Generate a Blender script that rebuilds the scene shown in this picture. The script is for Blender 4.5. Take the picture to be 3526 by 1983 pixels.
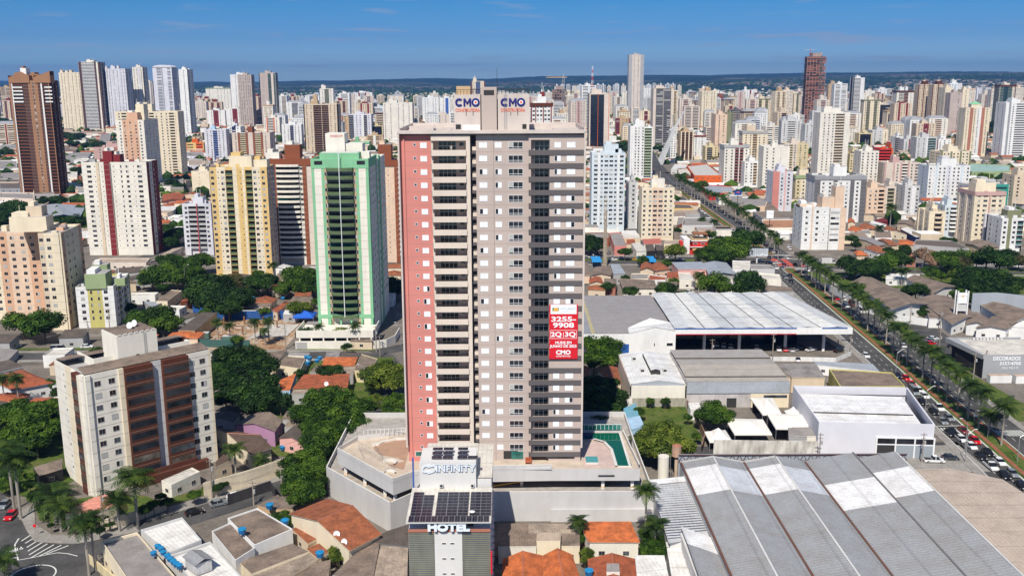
import bpy, bmesh, math, random
from mathutils import Vector, Matrix
R=math.radians
for o in list(bpy.data.objects): bpy.data.objects.remove(o)
SC=bpy.context.scene
# ---------------- camera, sky, sun, exposure ----------------
CAM=bpy.data.cameras.new('camera'); cam=bpy.data.objects.new('camera',CAM); SC.collection.objects.link(cam)
CAM.sensor_width=36; CAM.lens=33.764; CAM.clip_start=1; CAM.clip_end=80000
cam.location=(0,0,97)
cam.rotation_mode='XYZ'
cam.matrix_world=Matrix.Translation((0,0,97))@Matrix.Rotation(R(90-12.2833),4,'X')@Matrix.Rotation(R(-0.2377),4,'Z')
SC.camera=cam
SUN_EL=R(50); SUN_AZ=R(193.5)     # azimuth clockwise from +Y: behind the camera, a little to its left
W=bpy.data.worlds.new('World'); SC.world=W; W.use_nodes=True
nt=W.node_tree; nt.nodes.clear()
sky=nt.nodes.new('ShaderNodeTexSky'); sky.sky_type='NISHITA'; sky.sun_disc=False
sky.sun_elevation=SUN_EL; sky.sun_rotation=SUN_AZ; sky.altitude=800; sky.air_density=1.0; sky.dust_density=.3; sky.ozone_density=2.2
bg=nt.nodes.new('ShaderNodeBackground'); bg.inputs[1].default_value=.14
out=nt.nodes.new('ShaderNodeOutputWorld')
mx=nt.nodes.new('ShaderNodeMix'); mx.data_type='RGBA'; mx.blend_type='MULTIPLY'; mx.inputs[0].default_value=1; mx.inputs[7].default_value=(.60,.86,1.32,1)
# the low sky of this photograph is clean blue: tint by elevation
tc=nt.nodes.new('ShaderNodeTexCoord'); sx=nt.nodes.new('ShaderNodeSeparateXYZ'); nt.links.new(tc.outputs['Generated'],sx.inputs[0])
rp=nt.nodes.new('ShaderNodeValToRGB'); e=rp.color_ramp.elements; e[0].position=.005; e[0].color=(.43,.63,.88,1); e[1].position=.35; e[1].color=(.35,.43,.53,1)
for p_,c_ in ((.022,(.26,.43,.70)),(.04,(.155,.30,.57)),(.074,(.092,.28,.52)),(.12,(.10,.28,.51))): q=e.new(p_); q.color=(*c_,1)
nt.links.new(sx.outputs[2],rp.inputs[0]); nt.links.new(rp.outputs[0],mx.inputs[7])
nt.links.new(sky.outputs[0],mx.inputs[6])
# a few thin low clouds
cm=nt.nodes.new('ShaderNodeMapping'); cm.inputs['Scale'].default_value=(7,7,75); nt.links.new(tc.outputs['Generated'],cm.inputs[0])
cn=nt.nodes.new('ShaderNodeTexNoise'); cn.inputs['Scale'].default_value=1.6; cn.inputs['Detail'].default_value=5; nt.links.new(cm.outputs[0],cn.inputs['Vector'])
cr=nt.nodes.new('ShaderNodeValToRGB'); cr.color_ramp.elements[0].position=.56; cr.color_ramp.elements[0].color=(0,0,0,1); cr.color_ramp.elements[1].position=.74; cr.color_ramp.elements[1].color=(.55,.55,.55,1); nt.links.new(cn.outputs[0],cr.inputs[0])
cx=nt.nodes.new('ShaderNodeMix'); cx.data_type='RGBA'; nt.links.new(cr.outputs[0],cx.inputs[0]); nt.links.new(mx.outputs[2],cx.inputs[6]); cx.inputs[7].default_value=(2.5,2.7,3.4,1); nt.links.new(cx.outputs[2],bg.inputs[0]); nt.links.new(bg.outputs[0],out.inputs[0])
L=bpy.data.lights.new('sun','SUN'); L.energy=4.9; L.angle=R(.5); L.color=(1,.94,.84)
sun=bpy.data.objects.new('sun',L); SC.collection.objects.link(sun)
sd=Vector((math.sin(SUN_AZ)*math.cos(SUN_EL),math.cos(SUN_AZ)*math.cos(SUN_EL),math.sin(SUN_EL)))
sun.rotation_euler=sd.to_track_quat('Z','Y').to_euler()
SC.view_settings.view_transform='Standard'; SC.view_settings.look='None'; SC.view_settings.exposure=0.22; SC.view_settings.gamma=1
SC.render.engine='CYCLES'
SC.cycles.max_bounces=5; SC.cycles.diffuse_bounces=3; SC.cycles.glossy_bounces=2; SC.cycles.transmission_bounces=3; SC.cycles.transparent_max_bounces=6
SC.cycles.caustics_reflective=False; SC.cycles.caustics_refractive=False
RND=random.Random(7)
# ---------------- materials ----------------
WFR=None
COL=dict(white=(.78,.78,.77),offwhite=(.78,.74,.66),cream=(.78,.68,.51),beige=(.66,.54,.40),tan=(.52,.37,.22),peach=(.74,.55,.41),apricot=(.66,.40,.26),
 yellow=(.72,.50,.20),lemon=(.66,.56,.34),orange=(.68,.12,.02),red=(.62,.03,.02),darkred=(.20,.02,.025),terracotta=(.40,.16,.11),brown=(.10,.028,.014),
 tallbrown=(.33,.17,.09),darkbrown=(.09,.04,.03),rust=(.24,.07,.03),pink=(.74,.42,.38),mauve=(.55,.36,.33),salmon=(.62,.235,.20),green=(.22,.50,.29),dkgreen=(.055,.09,.03),moss=(.10,.15,.07),
 olive=(.22,.23,.13),sage=(.30,.38,.20),grey=(.40,.40,.40),lgrey=(.58,.58,.58),dgrey=(.13,.13,.14),blue=(.05,.12,.40),skyblue=(.42,.62,.80),ltblue=(.62,.70,.76),navy=(.02,.03,.14),
 teal=(.03,.28,.24),black=(.02,.02,.022),taupe=(.49,.41,.37),tbeige=(.68,.59,.51),charcoal=(.115,.105,.11),frame=(.60,.53,.49),purple=(.40,.22,.36),lav=(.66,.66,.72),podium=(.56,.55,.55),steel=(.30,.31,.33),yellowg=(.55,.50,.17))
MATS={}
def newmat(n):
 m=bpy.data.materials.new(n); m.use_nodes=True; t=m.node_tree; b=t.nodes['Principled BSDF']; return m,t,b
def nd(t,k,**kw):
 n=t.nodes.new(k)
 for a,v in kw.items(): setattr(n,a,v)
 return n
def ramp(t,src,p0,c0,p1,c1,mid=None):
 r=nd(t,'ShaderNodeValToRGB'); e=r.color_ramp.elements
 e[0].position=p0; e[0].color=(*c0,1); e[1].position=p1; e[1].color=(*c1,1)
 if mid: x=e.new(mid[0]); x.color=(*mid[1],1)
 t.links.new(src,r.inputs[0]); return r
def sc(c,k): return tuple(min(1,x*k) for x in c)
def mixc(a,b,k): return tuple(x*(1-k)+y*k for x,y in zip(a,b))
def noise(t,co,scale,detail=4,rough=.6):
 n=nd(t,'ShaderNodeTexNoise'); n.inputs['Scale'].default_value=scale; n.inputs['Detail'].default_value=detail; n.inputs['Roughness'].default_value=rough
 t.links.new(co,n.inputs['Vector']); return n
def plaster(c,name=None,dirt=.13,rough=.8):
 key=('pl',c,dirt)
 if key in MATS: return MATS[key]
 col=COL[c] if isinstance(c,str) else c
 m,t,b=newmat(name or ('plaster_'+str(c))); b.inputs['Roughness'].default_value=rough; b.inputs['Specular IOR Level'].default_value=.25
 g=nd(t,'ShaderNodeNewGeometry'); mp=nd(t,'ShaderNodeMapping'); mp.inputs['Scale'].default_value=(1,1,.3); t.links.new(g.outputs['Position'],mp.inputs[0])
 n=noise(t,mp.outputs[0],.5,6); n2=noise(t,g.outputs['Position'],.08,3)
 r=ramp(t,n.outputs[0],.30,mixc(col,(.12,.10,.08),dirt),.62,col)
 r2=ramp(t,n2.outputs[0],.3,(.9,.9,.9),.7,(1.06,1.05,1.03))
 mx=nd(t,'ShaderNodeMix',data_type='RGBA',blend_type='MULTIPLY'); mx.inputs[0].default_value=1
 t.links.new(r.outputs[0],mx.inputs[6]); t.links.new(r2.outputs[0],mx.inputs[7]); t.links.new(mx.outputs[2],b.inputs['Base Color'])
 MATS[key]=m; return m
def simple(name,col,rough=.6,metal=0,spec=.5,emit=None):
 key=('s',name)
 if key in MATS: return MATS[key]
 m,t,b=newmat(name); b.inputs['Base Color'].default_value=(*col,1); b.inputs['Roughness'].default_value=rough; b.inputs['Metallic'].default_value=metal; b.inputs['Specular IOR Level'].default_value=spec
 MATS[key]=m; return m
def glassy(name,col,rough=.12):
 key=('g',name)
 if key in MATS: return MATS[key]
 m,t,b=newmat(name); b.inputs['Roughness'].default_value=rough; b.inputs['Specular IOR Level'].default_value=.6
 oi=nd(t,'ShaderNodeObjectInfo'); g=nd(t,'ShaderNodeNewGeometry'); n=noise(t,g.outputs['Position'],.35,2)
 r=ramp(t,n.outputs[0],.35,sc(col,.5),.7,sc(col,1.7)); t.links.new(r.outputs[0],b.inputs['Base Color'])
 MATS[key]=m; return m
def roofmat(kind,c):
 """UV driven (metres): tile, corrugated metal, fibre cement, membrane."""
 key=('r',kind,c)
 if key in MATS: return MATS[key]
 col=COL[c] if isinstance(c,str) else c
 m,t,b=newmat('roof_'+kind+'_'+str(c)); uv=nd(t,'ShaderNodeUVMap'); uv.uv_map='UVMap'
 g=nd(t,'ShaderNodeNewGeometry')
 per={'tile':.32,'metal':.9,'cement':.55,'flat':50}[kind]
 w=nd(t,'ShaderNodeTexWave'); w.wave_type='BANDS'; w.bands_direction='X'; w.inputs['Scale'].default_value=.314/per*1.0; w.inputs['Distortion'].default_value=.3 if kind!='flat' else 0
 t.links.new(uv.outputs[0],w.inputs['Vector'])
 n=noise(t,g.outputs['Position'],.25 if kind!='tile' else .5,6,.65); n2=noise(t,g.outputs['Position'],2.2,4)
 dk={'tile':mixc(col,(.06,.03,.02),.55),'metal':mixc(col,(.22,.17,.13),.32),'cement':mixc(col,(.05,.045,.04),.6),'flat':mixc(col,(.12,.10,.09),.45)}[kind]
 r=ramp(t,n.outputs[0],.33,dk,.60,col); r2=ramp(t,n2.outputs[0],.3,(.72,.72,.72),.7,(1.15,1.13,1.1))
 mx=nd(t,'ShaderNodeMix',data_type='RGBA',blend_type='MULTIPLY'); mx.inputs[0].default_value=1 if kind in('tile','cement') else .6
 t.links.new(r.outputs[0],mx.inputs[6]); t.links.new(r2.outputs[0],mx.inputs[7])
 # sheet joints across the slope
 w2=nd(t,'ShaderNodeTexWave'); w2.bands_direction='Y'; w2.wave_profile='SAW'; w2.inputs['Scale'].default_value=.314/{'tile':.42,'metal':6,'cement':1.6,'flat':5}[kind]; w2.inputs['Distortion'].default_value=.2; t.links.new(uv.outputs[0],w2.inputs['Vector'])
 r3=ramp(t,w2.outputs[0],.0,(.72,.72,.72),.12,(1,1,1)); mx2=nd(t,'ShaderNodeMix',data_type='RGBA',blend_type='MULTIPLY'); mx2.inputs[0].default_value=.8 if kind!='flat' else .25
 t.links.new(mx.outputs[2],mx2.inputs[6]); t.links.new(r3.outputs[0],mx2.inputs[7])
 r4=ramp(t,w.outputs[0],.0,(.80,.80,.80),.5,(1,1,1)); mx3=nd(t,'ShaderNodeMix',data_type='RGBA',blend_type='MULTIPLY'); mx3.inputs[0].default_value={'tile':.5,'metal':.45,'cement':.6,'flat':0}[kind]
 t.links.new(mx2.outputs[2],mx3.inputs[6]); t.links.new(r4.outputs[0],mx3.inputs[7]); t.links.new(mx3.outputs[2],b.inputs['Base Color'])
 if kind!='flat':
  bu=nd(t,'ShaderNodeBump'); bu.inputs['Strength'].default_value=.35; bu.inputs['Distance'].default_value=.06
  t.links.new(w.outputs[0],bu.inputs['Height']); t.links.new(bu.outputs[0],b.inputs['Normal'])
 b.inputs['Roughness'].default_value={'tile':.85,'metal':.42,'cement':.9,'flat':.85}[kind]; b.inputs['Specular IOR Level'].default_value=.3
 MATS[key]=m; return m
def ground_mat(name,cols,scale,rough=.9,fine=2.):
 m,t,b=newmat(name); g=nd(t,'ShaderNodeNewGeometry'); n=noise(t,g.outputs['Position'],scale,6,.62); n2=noise(t,g.outputs['Position'],fine,4,.6)
 r=nd(t,'ShaderNodeValToRGB'); e=r.color_ramp.elements
 e[0].position=.32; e[0].color=(*cols[0],1); e[1].position=.68; e[1].color=(*cols[-1],1)
 for i,c in enumerate(cols[1:-1]): x=e.new(.32+.36*(i+1)/(len(cols)-1)); x.color=(*c,1)
 t.links.new(n.outputs[0],r.inputs[0]); r2=ramp(t,n2.outputs[0],.25,(.75,.75,.75),.75,(1.2,1.2,1.2))
 mx=nd(t,'ShaderNodeMix',data_type='RGBA',blend_type='MULTIPLY'); mx.inputs[0].default_value=1
 t.links.new(r.outputs[0],mx.inputs[6]); t.links.new(r2.outputs[0],mx.inputs[7]); t.links.new(mx.outputs[2],b.inputs['Base Color']); b.inputs['Roughness'].default_value=rough; b.inputs['Specular IOR Level'].default_value=.2
 return m
GLD=glassy('window_glass_dark',(.018,.02,.026)); GLM=glassy('window_glass_mid',(.05,.06,.075)); CUR=simple('window_curtain',(.42,.42,.40),.6); SHUT=simple('window_shutter_white',(.80,.83,.88),.5)
GLT=glassy('glass_teal',(.02,.12,.10)); GLB=glassy('glass_blue',(.010,.013,.022)); DARK=simple('dark_recess',(.03,.028,.027),.8); FRM=simple('window_frame_white',(.75,.75,.76),.5)
JOINT=plaster((.50,.44,.36),'floor_joint',.2); ROOFG=plaster('grey','roof_membrane',.5); PAINT=simple('road_paint',(.62,.62,.58),.7)
def foliage(name,cols,tr=.34):
 m,t,b=newmat(name); g=nd(t,'ShaderNodeNewGeometry'); oi=nd(t,'ShaderNodeObjectInfo')
 n=noise(t,g.outputs['Position'],.55,3); at=nd(t,'ShaderNodeAttribute'); at.attribute_name='shade'
 ad=nd(t,'ShaderNodeMath',operation='ADD'); t.links.new(n.outputs[0],ad.inputs[0]); 
 ml=nd(t,'ShaderNodeMath',operation='MULTIPLY_ADD'); t.links.new(at.outputs['Fac'],ml.inputs[0]); ml.inputs[1].default_value=.5; ml.inputs[2].default_value=-.25
 t.links.new(ml.outputs[0],ad.inputs[1])
 ad2=nd(t,'ShaderNodeMath',operation='MULTIPLY_ADD'); t.links.new(oi.outputs['Random'],ad2.inputs[0]); ad2.inputs[1].default_value=.22; t.links.new(ad.outputs[0],ad2.inputs[2])
 r=ramp(t,ad2.outputs[0],.35,cols[0],.9,cols[2],(.62,cols[1])); t.links.new(r.outputs[0],b.inputs['Base Color'])
 b.inputs['Roughness'].default_value=.6; b.inputs['Specular IOR Level'].default_value=.25
 if tr:
  tl=nd(t,'ShaderNodeBsdfTranslucent'); hs=nd(t,'ShaderNodeMix',data_type='RGBA',blend_type='MULTIPLY'); hs.inputs[0].default_value=1; t.links.new(r.outputs[0],hs.inputs[6]); hs.inputs[7].default_value=(1.3,1.4,.5,1); t.links.new(hs.outputs[2],tl.inputs[0])
  ms=nd(t,'ShaderNodeMixShader'); ms.inputs[0].default_value=tr; o=t.nodes['Material Output']
  t.links.new(b.outputs[0],ms.inputs[1]); t.links.new(tl.outputs[0],ms.inputs[2]); t.links.new(ms.outputs[0],o.inputs[0])
 return m
FOL=[foliage('leaves_mid',((.013,.036,.004),(.040,.094,.008),(.115,.195,.018))),foliage('leaves_dark',((.007,.022,.004),(.020,.055,.008),(.055,.115,.016))),foliage('leaves_yellow',((.035,.06,.008),(.10,.15,.016),(.21,.25,.035))),
     foliage('leaves_dry',((.04,.045,.015),(.09,.09,.03),(.16,.14,.06))),foliage('leaves_pink',((.10,.09,.04),(.28,.17,.11),(.42,.26,.2)))]
PALM=foliage('palm_leaves',((.014,.035,.006),(.038,.078,.012),(.10,.145,.022))); BARK=plaster((.16,.12,.09),'bark',.4); PTR=plaster((.34,.31,.27),'palm_trunk',.4)
# ---------------- mesh helper ----------------
class MB:
 def __init__(s): s.v=[]; s.f=[]; s.m=[]; s.ms=[]; s.mi={}; s.sh=[]
 def mat(s,m):
  if m.name not in s.mi: s.mi[m.name]=len(s.ms); s.ms.append(m)
  return s.mi[m.name]
 def poly(s,pts,m):
  n=len(s.v); s.v.extend(tuple(p) for p in pts); s.f.append(tuple(range(n,n+len(pts)))); s.m.append(s.mat(m))
 def box(s,x0,y0,z0,x1,y1,z1,m,T=None,top=None):
  P=[(x0,y0,z0),(x1,y0,z0),(x1,y1,z0),(x0,y1,z0),(x0,y0,z1),(x1,y0,z1),(x1,y1,z1),(x0,y1,z1)]
  if T: P=[T(*p) for p in P]
  for i,q in enumerate(((3,2,1,0),(4,5,6,7),(0,1,5,4),(1,2,6,5),(2,3,7,6),(3,0,4,7))): s.poly([P[k] for k in q],top if (top and i==1) else m)
 def cyl(s,p0,p1,r0,r1,m,n=8,caps=True):
  p0=Vector(p0); p1=Vector(p1); d=(p1-p0).normalized(); a=d.orthogonal().normalized(); b=d.cross(a)
  A=[p0+(a*math.cos(k*2*math.pi/n)+b*math.sin(k*2*math.pi/n))*r0 for k in range(n)]; B=[p1+(a*math.cos(k*2*math.pi/n)+b*math.sin(k*2*math.pi/n))*r1 for k in range(n)]
  for k in range(n): s.poly([A[k],A[(k+1)%n],B[(k+1)%n],B[k]],m)
  if caps: s.poly(B,m); s.poly(A[::-1],m)
 def bar(s,p0,p1,w,m): s.cyl(p0,p1,w/2,w/2,m,4)
 def prism(s,pts,z0,z1,m,top=None):
  n=len(pts); area=sum(pts[i][0]*pts[(i+1)%n][1]-pts[(i+1)%n][0]*pts[i][1] for i in range(n))
  if area<0: pts=pts[::-1]
  for i in range(n):
   a=pts[i]; b=pts[(i+1)%n]; s.poly([(a[0],a[1],z0),(b[0],b[1],z0),(b[0],b[1],z1),(a[0],a[1],z1)],m)
  s.poly([(p[0],p[1],z1) for p in pts],top or m)
 def build(s,name,parent=None,loc=(0,0,0),uv=False,smooth=False):
  me=bpy.data.meshes.new(name); me.from_pydata(s.v,[],s.f)
  for m in s.ms: me.materials.append(m)
  me.polygons.foreach_set('material_index',s.m)
  if uv:
   ul=me.uv_layers.new(name='UVMap').data; i=0
   for f in s.f:
    a=Vector(s.v[f[0]]); e=Vector(s.v[f[1]])-a; e.normalize(); nn=None
    c=Vector(s.v[f[-1]])-a; n3=e.cross(c)
    if n3.length<1e-6: n3=Vector((0,0,1))
    w=n3.normalized().cross(e)
    for k in f:
     d=Vector(s.v[k])-a; ul[i].uv=(d.dot(e),d.dot(w)); i+=1
  if s.sh:
   at=me.attributes.new('shade','FLOAT','FACE'); at.data.foreach_set('value',s.sh)
  if smooth: me.polygons.foreach_set('use_smooth',[True]*len(s.f))
  me.update()
  o=bpy.data.objects.new(name,me); SC.collection.objects.link(o); o.location=loc
  if parent: o.parent=parent
  return o
def tag(o,label=None,cat=None,group=None,kind=None):
 if label: o['label']=label
 if cat: o['category']=cat
 if group: o['group']=group
 if kind: o['kind']=kind
 return o
def thing(name,label,cat,loc=(0,0,0),rz=0,group=None):
 o=bpy.data.objects.new(name,None); SC.collection.objects.link(o); o.location=loc; o.rotation_euler=(0,0,rz); o.empty_display_size=1
 return tag(o,label,cat,group)
def dup(o,parent=None,name=None):
 c=o.copy(); SC.collection.objects.link(c)
 c.parent=parent
 for ch in list(KIDS.get(o.name,())): dup(ch,c)
 return c
KIDS={}
def cache_kids(o):
 KIDS[o.name]=list(o.children)
 for c in o.children: cache_kids(c)
def struct(name,mb,uv=False): return tag(mb.build(name,uv=uv),kind='structure')
def inst(mesh,name,parent,loc,rz=0,scale=None):
 o=bpy.data.objects.new(name,mesh); SC.collection.objects.link(o); o.parent=parent; o.location=loc; o.rotation_euler=(0,0,rz)
 if scale: o.scale=scale
 return o
# ---------------- generic apartment tower ----------------
STY=dict(
 win='-0:.6 w0:1 w0:1 s0:.6 -0:.4 w0:1 w0:1 -0:.6', win2='-0:.5 w0:1 w0:1 P0:.4 w0:1 s0:.5 w0:1 P0:.4 w0:1 w0:1 -0:.5',
 balc='-0:.4 w0:1 s0:.5 B1:2.2 s0:.5 w0:1 -0:.4', balc2='-0:.3 w0:1 B1:1.6 P0:.6 s0:.5 P0:.6 B1:1.6 w0:1 -0:.3', rib='P1:.4 w0:.9 w0:.9 P1:.4 w0:.9 w0:.9 P1:.4 w0:.9 w0:.9 P1:.4',
 band='-0:.3 R0:3 -1:.5 R0:3 -0:.3', slabs='-0:.5 B0:4 -1:.8 B0:2 -0:.4', stripe='-0:.4 w0:1 P1:.7 w0:1 w0:1 P1:.7 w0:1 -0:.4', mid='-0:.5 w0:1 w0:1 -1:.4 W1:1.2 -1:.4 w0:1 w0:1 -0:.5',
 glass='-0:.4 H1:5 -0:.4', side='-0:.6 w0:1 s0:.7 w0:1 -0:.6', side2='-0:1 w0:1 -0:.8 w0:1 -0:1', plain='-0:1 s0:.6 -0:1')
MESHC={}
def window_mesh(kind,var,wd,hg):
 key=('win',kind,var,round(wd,1),round(hg,1))
 if key in MESHC: return MESHC[key]
 mb=MB(); w=wd/2; h=hg/2; t=.055; WF=simple('window_frame_grey',(.42,.40,.37),.6)
 if kind=='E': WF=simple('window_frame_brown',(.10,.07,.05),.5)
 for x0,z0,x1,z1 in ((-w,-h,w,-h+t),(-w,h-t,w,h),(-w,-h+t,-w+t,h-t),(w-t,-h+t,w,h-t)): mb.box(x0,-.05,z0,x1,.0,z1,WF)
 gl=(GLD,GLM,CUR,GLD)[var%4] if kind!='E' else (GLD,GLM,GLD,glassy('glass_curtained',(.10,.085,.07)))[var%4]
 mb.poly([(-w+t,-.02,-h+t),(w-t,-.02,-h+t),(w-t,-.02,h-t),(-w+t,-.02,h-t)],gl)
 if var==3 and kind!='E': mb.box(.0,-.05,-h+t,w-t,-.03,h-t,CUR)
 elif wd>1.1 and kind!='E': mb.box(-.02,-.04,-h+t,.02,-.025,h-t,WF)
 o=mb.build('window'); me=o.data; bpy.data.objects.remove(o); MESHC[key]=me; return me
def parse(pat,Lm):
 s=[]
 for tk in pat.split():
  try: a,b=tk.split(':')
  except ValueError: print('BADTOKEN',repr(pat)); raise
  s.append([a[0],int(a[1]),float(b)])
 tot=sum(x[2] for x in s)
 for x in s: x[2]*=Lm/tot
 return s
WS=dict(w=(1.5,1.3),W=(2.4,1.3),s=(.6,.6),D=(1.8,2.0),R=(0,1.3),t=(.8,1.3))
def tower(name,label,x,y,w,d,rz,h,fl,pal,front,side='side',z0=4,lod=2,roof='box',group='apartment towers of the city',box=None,cat='apartment tower',crown=None,seed=0):
 rn=random.Random(seed*31+int(abs(x)*7+abs(y)*3))
 P=[plaster(c) for c in pal]
 while len(P)<4: P.append(P[-1])
 fh=(h-z0-.3)/fl
 root=None
 if lod==1: root=thing(name,label,cat,(x,y,0),rz,group)
 mb=MB(); par=.9
 T=[lambda s,o,z:(s,-o,z), lambda s,o,z:(w+o,s,z), lambda s,o,z:(w-s,d+o,z), lambda s,o,z:(-o,d-s,z)]
 RZ=[0,math.pi/2,math.pi,-math.pi/2]
 wins=[]; bals={}
 pats=[STY.get(front,front),STY.get(side,side),STY.get(side if lod==2 else front,side if lod==2 else front),STY.get(side,side)]
 for fi in range(4):
  t=T[fi]; Lm=w if fi%2==0 else d
  segs=parse(pats[fi],Lm); s=0; prev=0.
  for kd,ci,sw in segs:
   off={'P':.45,'Q':1.2,'B':-1.4,'G':-1.4,'C':-.9,'H':-.15,'E':1.1}.get(kd,0.)
   m=P[ci] if kd in '-PQwWsDtRE' else P[0]
   if kd=='w' or kd=='s' or kd=='W' or kd=='t' or kd=='D': m=P[ci]
   if off!=prev:
    a,b=(prev,off); q=[t(s,a,0),t(s,b,0),t(s,b,h+par),t(s,a,h+par)]
    mb.poly(q,P[0] if kd in 'BGCH' else m)
   # skirt wall
   mm=(GLB if kd=='H' else m)
   mb.poly([t(s,off,0),t(s+sw,off,0),t(s+sw,off,h+par),t(s,off,h+par)],mm)
   if off>0: mb.poly([t(s,off,h+par),t(s+sw,off,h+par),t(s+sw,-.25,h+par),t(s,-.25,h+par)],m)
   elif off<0: mb.box(s,-.3,h-.6,s+sw,0,h+par,P[0],lambda a,b,c:t(a,b,c))
   else: mb.poly([t(s,0,h+par),t(s+sw,0,h+par),t(s+sw,-.25,h+par),t(s,-.25,h+par)],m)
   mb.poly([t(s,-.25,h),t(s,-.25,h+par),t(s+sw,-.25,h+par),t(s+sw,-.25,h)],m)
   if lod==1 and off>=0 and kd!='H':
    for k in range(fl+1):
     zj=z0+fh*k-.1; jh=.09 if kd!='E' else .05; mb.poly([t(s,off+.03,zj),t(s+sw,off+.03,zj),t(s+sw,off+.03,zj+jh),t(s,off+.03,zj+jh)],JOINT)
   for k in range(fl):
    zc=z0+fh*k+fh*.56
    if kd in WS:
     ww,hh=WS[kd]; 
     if kd=='R': ww=sw*.86
     if kd=='E': ww=sw*.95; zc-=.1
     ww=min(ww,sw*(.95 if kd=='E' else .86)); c=s+sw/2
     wins.append((fi,c,off,zc,ww,hh,rn.choice((0,0,1,0,2,3,0)),kd))
    elif kd in 'BGC':
     zb=z0+fh*k
     mb.poly([t(s+.2,off+.03,zb+.1),t(s+sw-.2,off+.03,zb+.1),t(s+sw-.2,off+.03,zb+2.15),t(s+.2,off+.03,zb+2.15)],rn.choice((GLD,GLD,GLM,GLT if kd in 'GC' else GLD)))
     bals.setdefault((kd,ci,round(sw,2)),[]).append((fi,s,off,zb))
    elif kd=='H':
     zb=z0+fh*k; mb.box(s,off,zb-.12,s+sw,off+.12,zb+.12,P[ci],lambda a,b,c:t(a,b,c))
   s+=sw; prev=off
  if prev!=0: mb.poly([t(s,prev,0),t(s,0,0),t(s,0,h+par),t(s,prev,h+par)],P[0])
 mb.poly([(.25,.25,h),(w-.25,.25,h),(w-.25,d-.25,h),(.25,d-.25,h)],ROOFG)
 # roof house
 if box is None: box=[(w*.32,d*.25,w*.68,d*.75,4.2)]
 rb=MB() if lod==1 else mb
 if roof=='box':
  for bx in box:
   if lod==1 and rb.f: rb.build('roof_house',root); rb=MB()
   rb.box(bx[0],bx[1],h,bx[2],bx[3],h+bx[4],P[bx[5] if len(bx)>5 else 0],top=ROOFG)
   if len(bx)<=6: rb.box(bx[0]+.8,bx[1]+.8,h+bx[4],bx[0]+(bx[2]-bx[0])*.5,bx[3]-.8,h+bx[4]+1.6,P[0])
  for q_ in range(rn.randint(1,3)):
   bx=rn.choice(box); ax=rn.uniform(bx[0]+.5,bx[2]-.5); ay=rn.uniform(bx[1]+.5,bx[3]-.5); (rk2:=MB() if lod==1 else rb).box(ax,ay,h+bx[4],ax+.18,ay+.18,h+bx[4]+rn.uniform(3,7),P[0]); lod==1 and rk2.build('roof_mast',root)
  for q_ in range(4):
   ax=rn.uniform(1,w-4); ay=rn.uniform(1,d-4); (rk2:=MB() if lod==1 else rb).box(ax,ay,h,ax+rn.uniform(1.2,3.5),ay+rn.uniform(1,3),h+rn.uniform(1.2,2.4),P[rn.choice((0,0,1))] if q_ else ROOFG); lod==1 and rk2.build('roof_box',root)
 elif roof=='barrel':
  n=8; prevp=None
  for i in range(n+1):
   a=math.pi*i/n; px=w/2-math.cos(a)*w*.5; pz=h+1+math.sin(a)*4.2
   if prevp: rb.poly([(prevp[0],0,prevp[1]),(px,0,pz),(px,d,pz),(prevp[0],d,prevp[1])],P[0]); rb.poly([(prevp[0],0,h),(px,0,h),(px,0,pz),(prevp[0],0,prevp[1])],P[0]); rb.poly([(px,d,h),(prevp[0],d,h),(prevp[0],d,prevp[1]),(px,d,pz)],P[0])
   prevp=(px,pz)
 elif roof=='mansard':
  a=1.5; hh=5; q=[(0,0),(w,0),(w,d),(0,d)]; i2=[(w*.2,d*.3),(w*.8,d*.3),(w*.8,d*.7),(w*.2,d*.7)]
  for k in range(4): rb.poly([(*q[k],h+.9),(*q[(k+1)%4],h+.9),(*i2[(k+1)%4],h+hh),(*i2[k],h+hh)],plaster('steel'))
  rb.poly([(*p,h+hh) for p in i2],plaster('steel'))
 elif roof=='pyramid':
  rb.box(w*.3,d*.3,h,w*.7,d*.7,h+5,P[0]); c=(w/2,d/2,h+8.5); q=[(w*.28,d*.28),(w*.72,d*.28),(w*.72,d*.72),(w*.28,d*.72)]
  for k in range(4): rb.poly([(*q[k],h+5),(*q[(k+1)%4],h+5),c],plaster('green'))
 if crown: # coloured top band: (colour, height)
  cm=plaster(crown[0]); ch=crown[1]
  for fi in range(4):
   t=T[fi]; Lm=w if fi%2==0 else d
   mb.box(-.1,.05,h-ch,Lm+.1,.5,h+1,cm,lambda a,b,c:t(a,b,c))
 # balconies
 for (kd,ci,sw),lst in bals.items():
  bb=MB(); pm=P[ci]
  if kd=='C':
   n=7; pts=[]
   for i in range(n+1):
    a=math.pi*i/n; pts.append((sw/2-math.cos(a)*(sw*.5+.25), .02+math.sin(a)**.7*1.9))
   for i in range(n):
    (a0,b0),(a1,b1)=pts[i],pts[i+1]
    bb.poly([(a0,-b0,-.2),(a1,-b1,-.2),(a1,-b1,1.05),(a0,-b0,1.05)],pm)
    bb.poly([(a1,-b1+.12,0),(a0,-b0+.12,0),(a0,-b0+.12,1.05),(a1,-b1+.12,1.05)],pm); bb.poly([(a0,-b0,1.05),(a1,-b1,1.05),(a1,-b1+.12,1.05),(a0,-b0+.12,1.05)],pm)
   bb.poly([(a,-b,-.2) for a,b in pts][::-1]+[],pm); bb.poly([(a,-b,-.02) for a,b in pts],pm)
   bb.box(0,-.1,-.2,sw,.6,0,pm)
  else:
   bb.box(0,-.12,-.18,sw,1.38,.02,P[0])
   if kd=='B': bb.box(0,-.12,.02,sw,0,1.1,pm)
   else: bb.box(.03,-.06,.12,sw-.03,-.02,1.05,GLT); bb.box(0,-.08,1.05,sw,0,1.1,FRM); bb.box(0,-.12,-.3,sw,0,.12,pm)
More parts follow.
